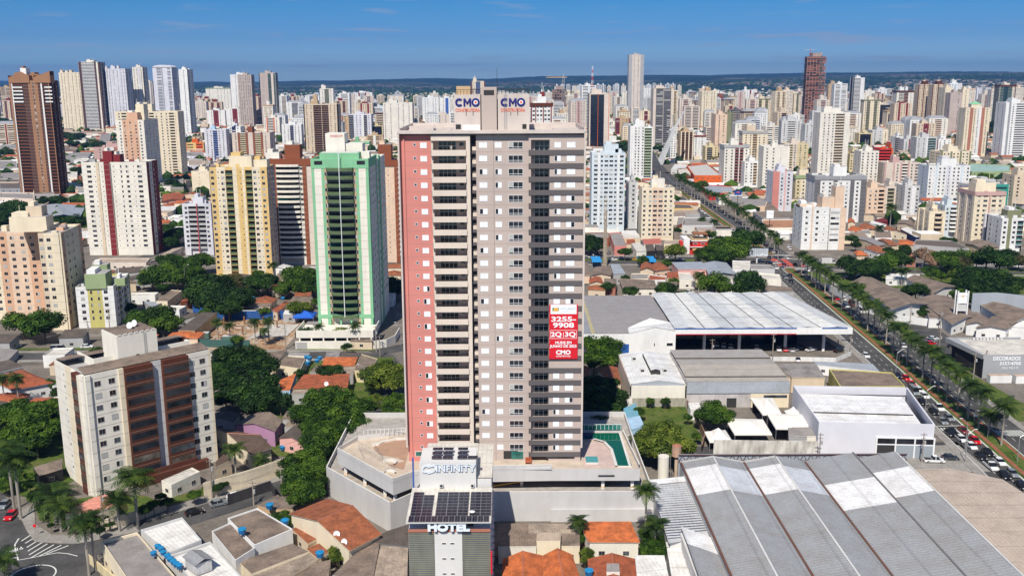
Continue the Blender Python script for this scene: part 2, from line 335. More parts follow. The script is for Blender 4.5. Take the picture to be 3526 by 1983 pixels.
  tmp=bb.build('balcony'); me=tmp.data; bpy.data.objects.remove(tmp)
  if lod==1:
   for (fi,s,off,zb) in lst:
    if fi in(2,): continue
    p=T[fi](s,0,zb); inst(me,'balcony',root,p,RZ[fi])
  else:
   for (fi,s,off,zb) in lst:
    t=T[fi]
    for f,mi in zip(bb.f,bb.m): mb.poly([t(s+bb.v[i][0],-bb.v[i][1],zb+bb.v[i][2]) for i in f],bb.ms[mi])
 if lod==1:
  wins.sort(key=lambda q:({0:0,1:1 if x<0 else 3,3:1 if x>0 else 3,2:4}[q[0]],-q[3]))
  st=MB()
  for i,(fi,c,off,zc,ww,hh,va,kd) in enumerate(wins):
   if fi==2: continue
   if i<100:
    inst(window_mesh('E' if kd=='E' else 'w',va,ww,hh),'window',root,T[fi](c,off+.03,zc),RZ[fi])
   else:
    t=T[fi]; g=(GLD,GLM,CUR,GLD)[va%4]
    st.box(c-ww/2,off+.02,zc-hh/2,c+ww/2,off+.06,zc+hh/2,FRM,lambda a,b,c_:t(a,b,c_))
    st.poly([t(c-ww/2+.07,off+.075,zc-hh/2+.07),t(c+ww/2-.07,off+.075,zc-hh/2+.07),t(c+ww/2-.07,off+.075,zc+hh/2-.07),t(c-ww/2+.07,off+.075,zc+hh/2-.07)],g)
  if st.f: tag(st.build('window_rows',root),kind='stuff')
  mb.build('wall',root)
  if rb.f: rb.build('roof_house',root)
  return root
 for (fi,c,off,zc,ww,hh,va,kd) in wins:
  t=T[fi]; g=(GLD,GLM,CUR,GLD)[va%4]
  mb.poly([t(c-ww/2,off+.07,zc-hh/2),t(c+ww/2,off+.07,zc-hh/2),t(c+ww/2,off+.07,zc+hh/2),t(c-ww/2,off+.07,zc+hh/2)],g)
 o=mb.build(name,loc=(x,y,0)); o.rotation_euler=(0,0,rz); return tag(o,label,cat,group)
COL.update(terraroof=(.36,.12,.055),redtile=(.40,.11,.05),orangetile=(.62,.17,.055),greyroof=(.30,.28,.27),whiteroof=(.80,.79,.76),brownroof=(.26,.20,.16),beigeroof=(.42,.34,.27),darkroof=(.13,.105,.09),darktile=(.12,.085,.065),
 bluegrey=(.36,.40,.45),offroof=(.66,.63,.57),peachroof=(.76,.30,.22),redroofm=(.48,.10,.08),rustroof=(.45,.22,.12),tealroof=(.35,.55,.48),blueshack=(.16,.42,.55),ltblueroof=(.42,.62,.82))
# ---------------- measured plan data (metres) ----------------
TW=[{"l":"tall brown apartment tower with slim white vertical fins","x":-418.1,"y":818.1,"w":34.3,"d":14,"rz":-4,"h":96.2,"fl":34,"pal":["tallbrown","white","darkbrown","brown"],"f":"P0:.5 -1:.25 B3:2.6 -2:1.4 w0:2.4 -2:.7 -1:.4 B3:1.6 -0:.2","s":"-2:.6 B3:1.3 w3:1 B3:1.3 w3:1 -2:.6","lod":1,"box":[[2,4,10,12,6,0],[9,3,14,9,11,1],[16,4,24,12,6,0]]},  # dark brown strip left of the window bay paints in that face's shade
{"l":"grey beige tower at the left edge behind the brown tower","x":-1362.1,"y":2615.4,"w":26.5,"d":20,"h":79.9,"fl":28,"pal":["tan","grey"],"f":"band"},
{"l":"slim cream tower with stepped white roof boxes","x":-879.6,"y":1913.4,"w":44.0,"d":22,"h":111.1,"fl":39,"pal":["cream","beige","offwhite"],"f":"win2","box":[[2,2,7,10,5],[12,2,17,10,4],[20,2,25,10,5]]},
{"l":"tall white and dark brown striped tower topping the left skyline","x":-837.4,"y":1909.5,"w":39.9,"d":26,"h":131.0,"fl":46,"pal":["offwhite","darkbrown","white"],"f":"P1:.7 B2:3.6 P1:.5 -0:.5 P1:.4","s":"P1:1 B2:1.5 P1:.6 B2:1.5 P1:.5"},
{"l":"pale lavender tower with arched top beams","x":-795.3,"y":1925.8,"w":42.2,"d":24,"h":118.2,"fl":42,"pal":["lav","cream","white"],"f":"win2","s":"B2:1 w0:1 B2:1","box":[[1,2,5,10,5],[12,2,20,10,6],[24,2,28,10,6]]},
{"l":"white tower with rounded parapet behind the lavender tower","x":-764.4,"y":1982.6,"w":24.1,"d":22,"h":121.9,"fl":43,"pal":["offwhite","lav"],"f":"-0:.4 w0:1 w0:1 P1:.5 w0:1 -0:.3","s":"B0:1 w0:1 B0:1"},
{"l":"tall pale tower with a white barrel vaulted roof","x":-671.0,"y":1842.5,"w":36.0,"d":30,"h":119.5,"fl":42,"pal":["lav","steel","white"],"f":"-0:1 R0:1.4 -1:.3 -0:1.2 R0:1 -0:.3","s":"R0:2 -1:.3 R0:2 -0:.3","roof":"barrel"},
{"l":"plain white tower right beside the barrel roofed tower","x":-572.4,"y":1689.6,"w":17.8,"d":26,"h":114.0,"fl":40,"pal":["white","lav"],"f":"-0:1 w0:.8 -0:.6","s":"B0:1 w0:1 B0:1"},
{"l":"small beige tower seen between the lavender and barrel roofed towers","x":-1119.2,"y":3000,"w":23.2,"d":18,"h":92.3,"fl":32,"pal":["tbeige","white"],"f":"slabs"},
{"l":"cream tower with orange upper centre panel","x":-343.1,"y":844.5,"w":24.4,"d":34,"h":62.5,"fl":21,"pal":["offwhite","apricot","cream"],"f":"-0:.4 w0:1 w1:1 w1:1.4 w1:1 w0:1 -0:.3","s":"-0:.5 w0:1 w0:1 -0:.5 w0:1 w0:1 -0:.5","lod":1,"box":[[8,6,17,14,7,1],[13,14,20,24,14,2]]},
{"l":"wide cream tower dotted with small dark balconies and arched top bays","x":-393.8,"y":969.1,"w":62.5,"d":18,"h":65.8,"fl":22,"pal":["cream","yellow","beige"],"f":"-0:.3 w0:1 B0:1 w0:1 B0:1 w0:1 -0:1 s0:.5 B0:1 w0:1 w0:1 w0:1 B0:1 s0:.5 -0:.3","s":"w0:1 w0:1","lod":1,"box":[[26,4,36,12,8,0]]},
{"l":"white tower with a dark red central stripe and red corners","x":-239.7,"y":537.6,"w":36.2,"d":17,"h":51.6,"fl":17,"pal":["offwhite","darkred","beige"],"f":"-0:.4 W0:1.2 s0:.4 P2:.4 s0:.8 Q1:.8 s0:.8 -0:.3 t0:.7 w0:1 -0:.2 s0:.4 W0:1.2 -0:.4","s":"-1:.8 w0:1 w1:1 -1:.8","lod":1,"box":[[12,1,17,6,7,1],[17,2,21,8,5,1]]},
{"n":"apartment_block","l":"mauve block with a brown frame motif peeking over the red striped tower","x":-410.6,"y":951.6,"w":32.7,"d":20,"h":31.9,"fl":10,"pal":["mauve","white","terracotta"],"f":"-0:.4 W0:1.2 P2:.4 s1:1 P2:.4 W0:1.2 -0:.3","s":"w0:1 w0:1","lod":1},
{"l":"cream white tower edged with green roof tiles left of the skyline gap","x":-934.8,"y":3000,"w":76.0,"d":20,"h":71.9,"fl":25,"pal":["offwhite","green"],"f":"-0:.4 w0:1 s0:.6 P0:.5 w0:.8 w0:.8 w0:.8 w0:.8 -0:.3","crown":["sage",1.5]},
{"l":"slim white tower with a narrow brown vertical recess","x":-598.5,"y":2094.4,"w":37.6,"d":20,"h":107.1,"fl":38,"pal":["white","brown","lav"],"f":"-0:1 w0:.6 P0:.3 -1:.7 P0:.3 -0:.6 w0:.8","s":"w0:1 w0:1 w0:1"},
{"l":"squat tan tower below the tree hills left of centre","x":-763.2,"y":2355.8,"w":28.1,"d":14,"h":45.8,"fl":15,"pal":["tbeige","tan"],"f":"win"},
{"l":"white block with dark red window bay, the left one of a pair","x":-627.8,"y":2011.6,"w":37.4,"d":16,"h":34.7,"fl":11,"pal":["white","darkred"],"f":"-0:.8 w0:.8 W1:1.3 w0:.8 -0:.8"},
{"l":"white block with dark red window bay, the right one of a pair","x":-586.9,"y":2008.4,"w":36.3,"d":16,"h":38.1,"fl":12,"pal":["white","darkred"],"f":"-0:.8 w0:.8 W1:1.3 w0:.8 -0:.8"},
{"l":"pale block with blue balcony column and blue roof box","x":-372.0,"y":1176.5,"w":26.4,"d":16,"h":37.6,"fl":12,"pal":["lav","blue","skyblue"],"f":"-0:.3 w0:1 w0:1 B1:1.2 w0:1 w0:1 -0:.3","lod":1,"box":[[7,4,12,9,5,2]]},
{"l":"white block with a navy vertical strip","x":-349.7,"y":1197.6,"w":16.2,"d":16,"h":40.1,"fl":13,"pal":["white","navy"],"f":"-0:.5 w0:.6 R1:1 w0:1 -0:.2"},
{"n":"office_block","l":"low orange and yellow office block","x":-446.3,"y":1329.2,"w":24.1,"d":20,"h":12.2,"fl":3,"pal":["yellow","orange","brown"],"f":"-1:.2 R0:2 -0:.6 R1:2 -0:.2","z0":1,"box":[[8,2,16,10,6,1]],"cat":"office block"},
{"l":"beige tower with brown framed balcony columns","x":-342.1,"y":1188.1,"w":46.5,"d":26,"h":33.2,"fl":11,"pal":["tbeige","rust","lemon"],"f":"-0:.3 w0:.8 P1:.4 B2:1.1 P1:.4 -0:.9 P1:.4 B2:1.1 P1:.4 w0:1 -0:.3","s":"w0:1 w0:1 w0:1","lod":1,"box":[[19,2,25,12,8,1]]},
{"l":"yellow and cream tower with moss green balcony columns","x":-147.5,"y":470.5,"w":28.0,"d":15,"h":54.5,"fl":18,"pal":["yellow","cream","moss","taupe"],"f":"w0:1.1 -0:.4 s1:.7 w1:1.2 B2:1.6 -1:.9 -0:.5 s0:.7 -1:.5 -0:.2 B2:1.5 w1:1.2 s1:.6 w0:1.3 -0:.2","s":"-3:.4 w3:1 -0:.4 w3:1 w3:1 -3:.4","lod":1,"box":[[9,3,20,11,6,1],[20,5,27,11,4,1]]},
{"n":"apartment_block","l":"short pale block with a thin red line down grey balconies","x":-184.9,"y":536.2,"w":16.1,"d":12,"h":28.4,"fl":9,"pal":["lav","red","grey"],"f":"-0:.3 w0:1 B2:1.9 Q1:.12 B2:1.6 w0:1 -0:.3","s":"plain","lod":1},
{"n":"apartment_block","l":"low cream block left of the yellow tower","x":-277.9,"y":835.7,"w":15.5,"d":24,"h":19.0,"fl":5,"pal":["cream","beige"],"f":"-0:1 s0:.6 -0:1.4","s":"w0:1 w0:1 w0:1 w0:1"},
{"n":"apartment_block","l":"apricot and cream block at the left edge, apricot bay","x":-213.7,"y":387.5,"w":19.4,"d":26,"rz":6,"h":35.8,"fl":11,"pal":["cream","apricot","peach"],"f":"w0:1 w1:1 w2:1.1 w2:1.1 w1:1 -1:.2","s":"-0:1","z0":3,"lod":1},
{"n":"apartment_block","l":"cream wing of the apricot block with shaded side","x":-184.5,"y":369.8,"w":8.6,"d":24,"rz":6,"h":38.1,"fl":10,"pal":["cream","apricot","beige"],"f":"w2:.8 w0:1.3 P0:.9 -0:.3","s":"w1:1 -0:.4 w0:1 s0:.6 w0:1 -0:1.6 w1:1","z0":5,"lod":1,"box":[[-14,10,0,18,6,0],[-8,12,-2,18,10,2]]},
{"n":"apartment_block","l":"small white and sage green block with tiled penthouse canopies","x":-173.5,"y":372.9,"w":14.4,"d":26,"rz":8,"h":16.0,"fl":5,"pal":["white","sage","yellowg"],"f":"-0:.4 w0:1 -0:.2 t2:1 t2:1 w0:1 -0:.6","s":"-0:.6 w0:1 B1:1 w0:1 B1:1 w0:1 -1:.5","z0":2.5,"lod":1,"box":[[4,-0.6,12,9,6.0,1],[3,14,9,19,7,1],[14,4,18,9,3,1]]},
{"l":"tall taupe tower with teal glass balconies on the left skyline","x":-513.0,"y":2001.5,"w":33.4,"d":20,"h":109.7,"fl":38,"pal":["taupe","teal","tbeige"],"f":"-0:.6 s0:.4 -0:.9 G0:.7 -2:.5 G0:.5","s":"G0:1 G0:1"},
{"l":"taupe tower left of the teal glass one","x":-558.1,"y":2004.7,"w":28.3,"d":24,"h":106.2,"fl":37,"pal":["taupe","dgrey"],"f":"win2"},
{"l":"white tower with beige balconies behind the brown framed tower","x":-535.1,"y":2236.5,"w":21.8,"d":20,"h":59.9,"fl":20,"pal":["white","tbeige"],"f":"-0:.3 w0:1 B1:1.2 -0:.2"},
{"l":"white tower with slate grey mansard roof, nearer one","x":-514.6,"y":2234.8,"w":40.3,"d":16,"h":45.3,"fl":15,"pal":["white","steel"],"f":"balc","roof":"mansard"},
{"l":"white tower with slate mansard roof, farther one","x":-579.1,"y":2749.3,"w":39.9,"d":16,"h":51.9,"fl":17,"pal":["white","steel"],"f":"balc","roof":"mansard"},
{"l":"beige tower with brown ledged dark balconies in the centre","x":-265.1,"y":1245.4,"w":44.0,"d":20,"h":65.6,"fl":22,"pal":["beige","darkbrown","brown","tan"],"f":"-0:.3 w0:1 w0:1.1 B2:2 Q0:.1 B2:1.6 w0:1 w0:1 -0:.3","s":"B2:1 w0:1 w0:1 B2:1","lod":1,"box":[[9,2,18,12,5,3],[12,4,17,10,12,3]]},
{"l":"off white tower with pale roof box behind the beige balcony tower","x":-480.5,"y":2458.8,"w":34.1,"d":20,"h":73.5,"fl":25,"pal":["offwhite","olive"],"f":"-0:.3 w0:1 B1:1.2 w0:1 -0:.2","box":[[4,2,15,12,9]]},
{"l":"white tower banded with dark ribbon windows","x":-431.8,"y":2453.8,"w":26.4,"d":22,"h":62.1,"fl":21,"pal":["white","dgrey"],"f":"-0:.3 R0:1.5 -0:.2"},
{"l":"white tower with dark red framed central balconies","x":-469.5,"y":2900.9,"w":58.0,"d":18,"h":57.7,"fl":20,"pal":["white","darkred"],"f":"-0:.4 w0:1 P1:.4 B0:1.3 P1:.3 w0:1 -0:.5"},
{"l":"grey white tower with dark balconies left of the rounded cream tower","x":-262.1,"y":1570.5,"w":36.4,"d":20,"h":41.0,"fl":13,"pal":["lav","dgrey","white"],"f":"B1:1.4 -0:.4 w0:1 w0:1 -2:.5 B1:1 w0:1 -0:.2"},
{"l":"large off white tower with curved roof parapet behind the main tower","x":-199.2,"y":1516.7,"w":45.6,"d":24,"h":60.1,"fl":20,"pal":["offwhite","dgrey"],"f":"w0:.8 -0:.3 w0:1 -0:.6 w0:1 w0:1 -0:.2 w0:1 -0:.2","s":"w0:1 B1:1 w0:1","lod":1,"box":[[9,2,22,14,5,0]]},
{"l":"white tower with pale blue corner strip left of the roof logo","x":-200.6,"y":2205.5,"w":37.0,"d":20,"h":55.3,"fl":19,"pal":["white","ltblue"],"f":"win"},
{"l":"white tower with blue patch beside the roof logo","x":-161.0,"y":2201.3,"w":30.8,"d":20,"h":54.1,"fl":18,"pal":["white","blue"],"f":"-0:.5 w0:1 -1:.8 w0:1 -0:.3"},
{"n":"apartment_block","l":"pale balcony block just left of the main tower roof","x":-162.4,"y":1972.8,"w":45.2,"d":20,"h":26.0,"fl":8,"pal":["tbeige","white"],"f":"-1:.4 B1:1.4 -0:.6 w0:1 w0:1"},
{"l":"off white tower with two bright orange vertical lines","x":-427.6,"y":1694.5,"w":24.3,"d":18,"h":32.0,"fl":10,"pal":["offwhite","orange"],"f":"-0:.2 P1:.2 B0:1.2 P1:.2 w0:.8 -0:.2"},
{"l":"white block with dark glazed centre below the slate roofed tower","x":-340.0,"y":1440.0,"w":29.0,"d":16,"h":31.3,"fl":10,"pal":["white","navy"],"f":"-0:.3 w0:1 w0:1 B1:1 w0:1 w0:1 -0:.2","lod":1},
{"n":"office_block","l":"dark glazed office block edged in yellow","x":-234.6,"y":1582.7,"w":25.6,"d":22,"h":22.6,"fl":7,"pal":["lemon","black"],"f":"glass","cat":"office block"},
{"n":"apartment_block","l":"narrow tan block right of the beige balcony tower","x":-272.6,"y":1585.2,"w":12.7,"d":18,"h":33.5,"fl":11,"pal":["tan","cream"],"f":"w0:1 w0:1"},
{"n":"apartment_block","l":"white block with mint green top behind the green tower","x":-225.2,"y":1364.5,"w":25.0,"d":16,"h":10.6,"fl":2,"pal":["offwhite","green"],"f":"win","box":[[5,3,10,8,7,1]],"crown":["green",2.5]},
{"n":"apartment_block","l":"brown topped block between the green tower and main tower","x":-211.3,"y":1415.0,"w":23.2,"d":18,"h":16.1,"fl":4,"pal":["tan","white","brown"],"f":"-0:.2 R0:1 -1:.4 R0:1 -0:.2"},
{"l":"tower with white curved balconies and rust brown pillars left of the green tower","x":-126.3,"y":505.8,"w":21.2,"d":16,"h":55.6,"fl":19,"pal":["offwhite","rust","tbeige"],"f":"P1:.9 C0:4.2 w0:.6 P1:.7 -2:.9","s":"-1:.6 w2:1 w2:1","lod":1,"box":[[7,3,15,10,8,1],[-3,3,4,9,4,0]],"crown":["rust",2.6]},
{"l":"peach tower with white balconies half hidden by the main tower","x":-68.9,"y":511.7,"w":25.4,"d":16,"h":54.2,"fl":18,"pal":["peach","rust","white"],"f":"s0:1.8 P1:.5 B2:4 w0:.6","lod":1,"box":[[-2,2,5,9,9,1]],"crown":["rust",2.2]},
{"l":"cream tower with stepped crown rising behind the rooftop sign block","x":-121.7,"y":3000,"w":41.2,"d":18,"h":89.2,"fl":31,"pal":["cream","blue","rust"],"f":"P2:.3 w0:1 B1:1.4 w0:1 P2:.3","box":[[5,3,16,14,8],[8,5,13,12,14]]},
{"l":"white tower with dark vertical stripes just right of the rooftop sign block","x":13.0,"y":640,"w":14.0,"d":14,"h":80.4,"fl":28,"pal":["white","darkred","dgrey"],"f":"-1:.3 w0:.8 P1:.25 w0:.9 w0:.9 P1:.25 w0:.9 w0:.9 P1:.3 -0:.2","lod":1,"box":[[4,3,10,9,5,0],[6,4,9,7,8,1]],"crown":["brown",1.2]},
{"l":"beige tower with white balconies beside the concrete frame tower","x":111.4,"y":2093.9,"w":25.7,"d":16,"h":36.1,"fl":12,"pal":["beige","white"],"f":"-0:.4 w0:.8 B1:1.2 w0:.8 -0:.2"},
{"l":"cream and olive tower left of the dark glass office","x":146.0,"y":2189.1,"w":18.9,"d":16,"h":39.3,"fl":13,"pal":["offwhite","olive"],"f":"w0:1 B1:1.2 w0:.6"},
{"n":"office_tower","l":"dark glass office tower with orange lines","x":105.6,"y":1322.5,"w":28.1,"d":30,"h":76.2,"fl":21,"pal":["tbeige","black","orange"],"f":"-0:.4 H1:2.2 Q2:.12 H1:1.8 -0:1.4 P2:.12 -0:.3","s":"-1:1 R0:1 -1:1","lod":1,"box":[[3,4,17,20,6,0]],"cat":"office tower"},
{"l":"very tall slim grey tower standing above the horizon","x":310.4,"y":2600,"w":40.1,"d":24,"h":156.5,"fl":55,"pal":["grey","tbeige","lgrey"],"f":"-0:1 w1:1.2 w1:1.2 -0:1"},
{"l":"cream white tower below the slim grey tower","x":298.7,"y":2634.7,"w":33.0,"d":18,"h":57.3,"fl":19,"pal":["offwhite","white"],"f":"win"},
{"l":"bright white tower right of the slim grey tower","x":387.0,"y":3000,"w":44.7,"d":22,"h":65.3,"fl":22,"pal":["white","ltblue"],"f":"win2","box":[[6,3,14,10,8]]},
{"n":"office_tower","l":"banded grey brown tower with dark top sign window","x":201.3,"y":1386.4,"w":28.1,"d":24,"h":81.6,"fl":28,"pal":["tbeige","dgrey","white"],"f":"P0:.8 R1:2.2 -0:.1 R1:2.2 P0:.6","s":"R0:1 R0:1","lod":1,"box":[[3,0,15,12,4,0]],"cat":"office tower"},
{"l":"beige tower with curved balconies left of the banded tower","x":256.1,"y":2081.6,"w":18.6,"d":18,"h":33.8,"fl":11,"pal":["tbeige","white"],"f":"-0:.5 C1:1.6 -0:.4"},
{"l":"cream tower with red window bay left of the banded tower","x":275.0,"y":2079.5,"w":23.8,"d":18,"h":27.4,"fl":8,"pal":["cream","darkred"],"f":"-0:.3 w0:.8 R1:1 w0:.8 -0:.2"},
{"l":"tan and dark red tower right of the dark glass office","x":178.4,"y":1660.8,"w":23.9,"d":18,"h":29.6,"fl":9,"pal":["tan","darkred","cream"],"f":"R1:1 -0:.3 w0:1 w0:1 P1:.3"},
{"l":"tall white tower with dark green stepped balconies beside the overpass","x":114.9,"y":938.2,"w":13.8,"d":18,"h":51.2,"fl":17,"pal":["white","dkgreen","sage"],"f":"-0:.4 s0:.4 P0:.5 w0:1 w0:1 -0:.3 w0:1","s":"w0:1 w0:1","lod":1,"box":[[5,3,13,10,6,0]]},
{"l":"green balcony wing of the tall white tower","x":128.7,"y":937.9,"w":8.0,"d":16,"h":50.2,"fl":17,"pal":["white","sage","sage"],"f":"B1:1.5 -0:.2","lod":1,"box":[[1,3,4,8,2,1]]},
{"l":"pale blue white tower just right of the main tower","x":51.3,"y":614.8,"w":21.2,"d":17,"h":49.9,"fl":16,"pal":["ltblue","white","skyblue"],"f":"-0:.4 W0:1.1 -1:.4 w0:1 W0:1.2 W0:1.2 w0:1 -1:.4 W0:1.1 -0:.3","lod":1,"box":[[8,3,17,10,6,0],[15,3,19,9,3,0]]},
{"n":"apartment_block","l":"narrow grey block squeezed between the pale blue and beige towers","x":76.8,"y":627.1,"w":5.8,"d":18,"h":29.7,"fl":9,"pal":["lgrey","white"],"f":"-0:.3 w0:1 -1:.3","lod":1},
{"n":"apartment_block","l":"beige twelve storey block right of the pale blue tower","x":79.2,"y":581.5,"w":19.6,"d":15,"h":31.3,"fl":10,"pal":["cream","peach","offwhite"],"f":"w0:1.1 -0:.2 w0:1 W1:1.2 W1:1.2 w0:1 -0:.2 w0:1 -0:.2","z0":2,"lod":1,"box":[[6,3,14,9,6,2]]},
{"l":"slim peach tower behind the bridge pylon tip","x":346.7,"y":2073.8,"w":12.9,"d":16,"h":42.1,"fl":14,"pal":["peach","cream"],"f":"w0:1 w0:1"},
{"l":"beige tower with paired curved balconies right of the pylon tip","x":318.1,"y":1795.0,"w":28.7,"d":18,"h":45.7,"fl":15,"pal":["tbeige","lemon"],"f":"-0:.3 B0:1.4 -0:.4 B0:1.4 -0:.3"},
{"l":"off white tower with teal glass balconies, brown crown","x":527.0,"y":2725.2,"w":31.6,"d":18,"h":52.3,"fl":18,"pal":["offwhite","teal"],"f":"G0:1 w0:1 G0:1","crown":["brown",2]},
{"l":"plain off white slab left of the brown and green glass tower","x":558.1,"y":2721.6,"w":19.7,"d":18,"h":61.6,"fl":21,"pal":["offwhite","white"],"f":"-0:.6 w0:.6 -0:.6"},
{"l":"tower striped rust brown and green glass","x":569.8,"y":2719.7,"w":33.2,"d":18,"h":53.6,"fl":18,"pal":["white","rust","teal"],"f":"P2:.4 -1:1 w1:1 G0:1.6"},
{"l":"tall peach tower on the right side","x":252.3,"y":1202.6,"w":14.3,"d":26,"h":52.3,"fl":18,"pal":["peach","apricot"],"f":"-0:.3 w0:1 w0:1 -0:.2","s":"-0:3 w0:1 -0:3"},
{"l":"olive grey slab beside the tall peach tower","x":317.9,"y":1433.2,"w":8.9,"d":20,"h":45.5,"fl":15,"pal":["olive","tan"],"f":"-0:1 w0:.8"},
{"n":"apartment_block","l":"beige block with stacked brown balconies left of the peach tower","x":292.0,"y":1457.6,"w":14.6,"d":18,"h":23.8,"fl":7,"pal":["tbeige","tan"],"f":"-0:.2 B0:2 -0:.2"},
{"n":"apartment_block","l":"tan ribbed block with brown balconies behind the red supermarket","x":199.9,"y":1145.4,"w":15.1,"d":20,"h":34.9,"fl":11,"pal":["tan","brown","cream"],"f":"P2:.3 B1:.8 P2:.3 B1:.8 P2:.3 B1:.8 P2:.3","lod":1,"box":[[4,4,10,10,4,0]]},
{"n":"apartment_block","l":"white block with rust roof edge right of the ribbed block","x":221.0,"y":1173.7,"w":14.5,"d":18,"h":28.4,"fl":9,"pal":["white","rust"],"f":"w0:1 s0:.5 w0:1 -0:.4","lod":1,"crown":["rust",1]},
{"l":"cream tower with orange brown window bays","x":263.9,"y":1107.4,"w":28.7,"d":18,"h":36.7,"fl":12,"pal":["cream","tan","beige"],"f":"-0:.3 w0:1 w0:1 B1:1 w0:1 w0:1 -0:.3","box":[[5,3,15,12,7,2]],"crown":["grey",2]},
{"l":"off white tower with dark red chequered central bay","x":194.1,"y":880.9,"w":22.7,"d":22,"h":36.3,"fl":12,"pal":["offwhite","darkred","grey"],"f":"w0:1 -0:.3 w0:1 -0:.2 B1:.9 P0:.2 B1:.9 -0:.2 w0:1 -0:.2","s":"w0:1 w0:1 w0:1","lod":1,"box":[[6,3,13,12,5,0]],"crown":["grey",1.6]},
{"l":"white tower with brown balcony column right of the chequered tower","x":209.9,"y":867.7,"w":15.3,"d":18,"h":22.4,"fl":7,"pal":["white","tan","brown"],"f":"w0:1 -0:.3 w0:1 B1:1 w0:1 -0:.2","lod":1},
{"l":"white tower with dark red fin high in the right cluster","x":710.7,"y":3000,"w":42.5,"d":18,"h":60.0,"fl":20,"pal":["white","darkred"],"f":"-0:.3 w0:1 P1:.3 w0:1 -0:.2","box":[[4,3,10,9,9]]},
{"l":"dark grey tower with pale balconies behind the peach tower","x":375.9,"y":1661.7,"w":18.0,"d":18,"h":42.4,"fl":14,"pal":["dgrey","taupe"],"f":"B1:1 -0:.3 B1:1"},
{"l":"tower with broad dark red window bay in the right cluster","x":441.6,"y":1857.3,"w":21.6,"d":18,"h":39.7,"fl":13,"pal":["tbeige","darkred"],"f":"w0:.6 R1:1.6 P0:.3 w0:.8"},
{"l":"white framed tower with black balconies","x":471.6,"y":1893.3,"w":13.3,"d":20,"h":59.7,"fl":20,"pal":["white","black"],"f":"-0:.2 B1:1.6 -0:.2"},
{"l":"off white tower with a terracotta side panel","x":495.0,"y":1930.9,"w":30.1,"d":20,"h":50.5,"fl":17,"pal":["offwhite","terracotta"],"f":"P1:.9 w1:1 w0:1 -0:.3"},
{"n":"apartment_block","l":"narrow white block right behind the pylon","x":190.6,"y":1160.5,"w":7.0,"d":18,"h":35.3,"fl":11,"pal":["white","grey"],"f":"w0:1 w0:1"},
{"n":"apartment_block","l":"olive balcony block behind the pylon","x":215.2,"y":1396.2,"w":13.4,"d":18,"h":27.2,"fl":8,"pal":["olive","teal"],"f":"B0:1 B0:1"},
{"n":"apartment_block","l":"lemon and charcoal block above the red supermarket","x":229.4,"y":1144.1,"w":14.7,"d":18,"h":17.1,"fl":5,"pal":["lemon","dgrey"],"f":"-0:.3 B1:1 -0:.2 w0:.8"},
{"l":"brown beige tower right of the unfinished tower","x":970.9,"y":3000,"w":42.2,"d":20,"h":76.6,"fl":26,"pal":["tan","tbeige"],"f":"-0:.8 w1:1 w1:1 -0:.3","box":[[8,4,20,14,9,0]]},
{"l":"slim white tower with balcony shadows painted black right of the unfinished tower","x":727.1,"y":2085.7,"w":23.7,"d":22,"h":95.2,"fl":33,"pal":["white","black"],"f":"-1:.2 B0:1.4 -0:.4 s0:.4","s":"w0:1 -1:2 w0:1"},  # black wall strips put the balcony shade into the colour
{"l":"off white tower directly under the slim black and white one","x":747.0,"y":2108.6,"w":20.3,"d":18,"h":63.2,"fl":22,"pal":["offwhite","mauve"],"f":"w0:1 w0:1"},
{"l":"off white tower with a small dark roof box","x":1084.1,"y":3000,"w":29.8,"d":18,"h":55.5,"fl":19,"pal":["offwhite","beige"],"f":"-0:.4 w0:1 -0:.4"},
{"l":"white and grey tower with sign box on its roof","x":1116.0,"y":3000,"w":44.7,"d":20,"h":61.4,"fl":21,"pal":["white","grey"],"f":"-1:.6 w0:1 w0:1 B0:.8"},
{"n":"office_tower","l":"wide dark glass office block in the right cluster","x":716.8,"y":1952.0,"w":57.2,"d":22,"h":41.7,"fl":12,"pal":["steel","black","lgrey"],"f":"R1:2 Q1:.6 R1:2.4","roof":"none","cat":"office tower"},
{"l":"cream tower with brown cube accents and glass balconies","x":744.1,"y":1889.2,"w":49.7,"d":22,"h":70.6,"fl":24,"pal":["offwhite","rust","white"],"f":"-0:.4 B0:1 B1:.8 w0:1 B2:1.4 -0:.3","box":[[6,3,14,12,7,2],[17,3,22,12,8,2]],"crown":["darkbrown",2.5]},
{"l":"mauve slab right of the brown cube tower","x":871.3,"y":2072.9,"w":12.4,"d":24,"h":70.3,"fl":24,"pal":["mauve","taupe"],"f":"w0:1"},
{"l":"taupe tower with dark balconies left of the cream slab","x":894.0,"y":2070.8,"w":23.2,"d":22,"h":69.8,"fl":24,"pal":["taupe","dgrey"],"f":"w0:1 B0:1 B1:1"},
{"l":"plain cream slab tower","x":737.8,"y":1665.7,"w":13.4,"d":26,"h":78.5,"fl":27,"pal":["cream","tbeige"],"f":"-0:1"},
{"l":"grey fronted tower attached to the cream slab","x":709.6,"y":1580.5,"w":19.5,"d":20,"h":71.0,"fl":24,"pal":["taupe","cream"],"f":"-0:1 w0:1 -0:.2"},
{"l":"slim cream tower right of the grey fronted one","x":728.3,"y":1579.5,"w":10.5,"d":20,"h":76.4,"fl":26,"pal":["cream","offwhite"],"f":"w0:1"},
{"l":"cream tower with terracotta columns and green pyramid roof","x":560.0,"y":1202.0,"w":30.6,"d":20,"h":58.8,"fl":20,"pal":["cream","terracotta","white"],"f":"w0:1 P1:.7 w0:.8 w2:.8 -2:.3 P1:.7 w0:1 -0:.3","lod":1,"roof":"pyramid"},
{"l":"teal glass tower near the right edge","x":889.7,"y":1785.3,"w":29.5,"d":20,"h":81.2,"fl":28,"pal":["tbeige","teal"],"f":"G0:1 H1:1 G0:1 w0:.8","s":"G0:1 G0:1","crown":["brown",2]},
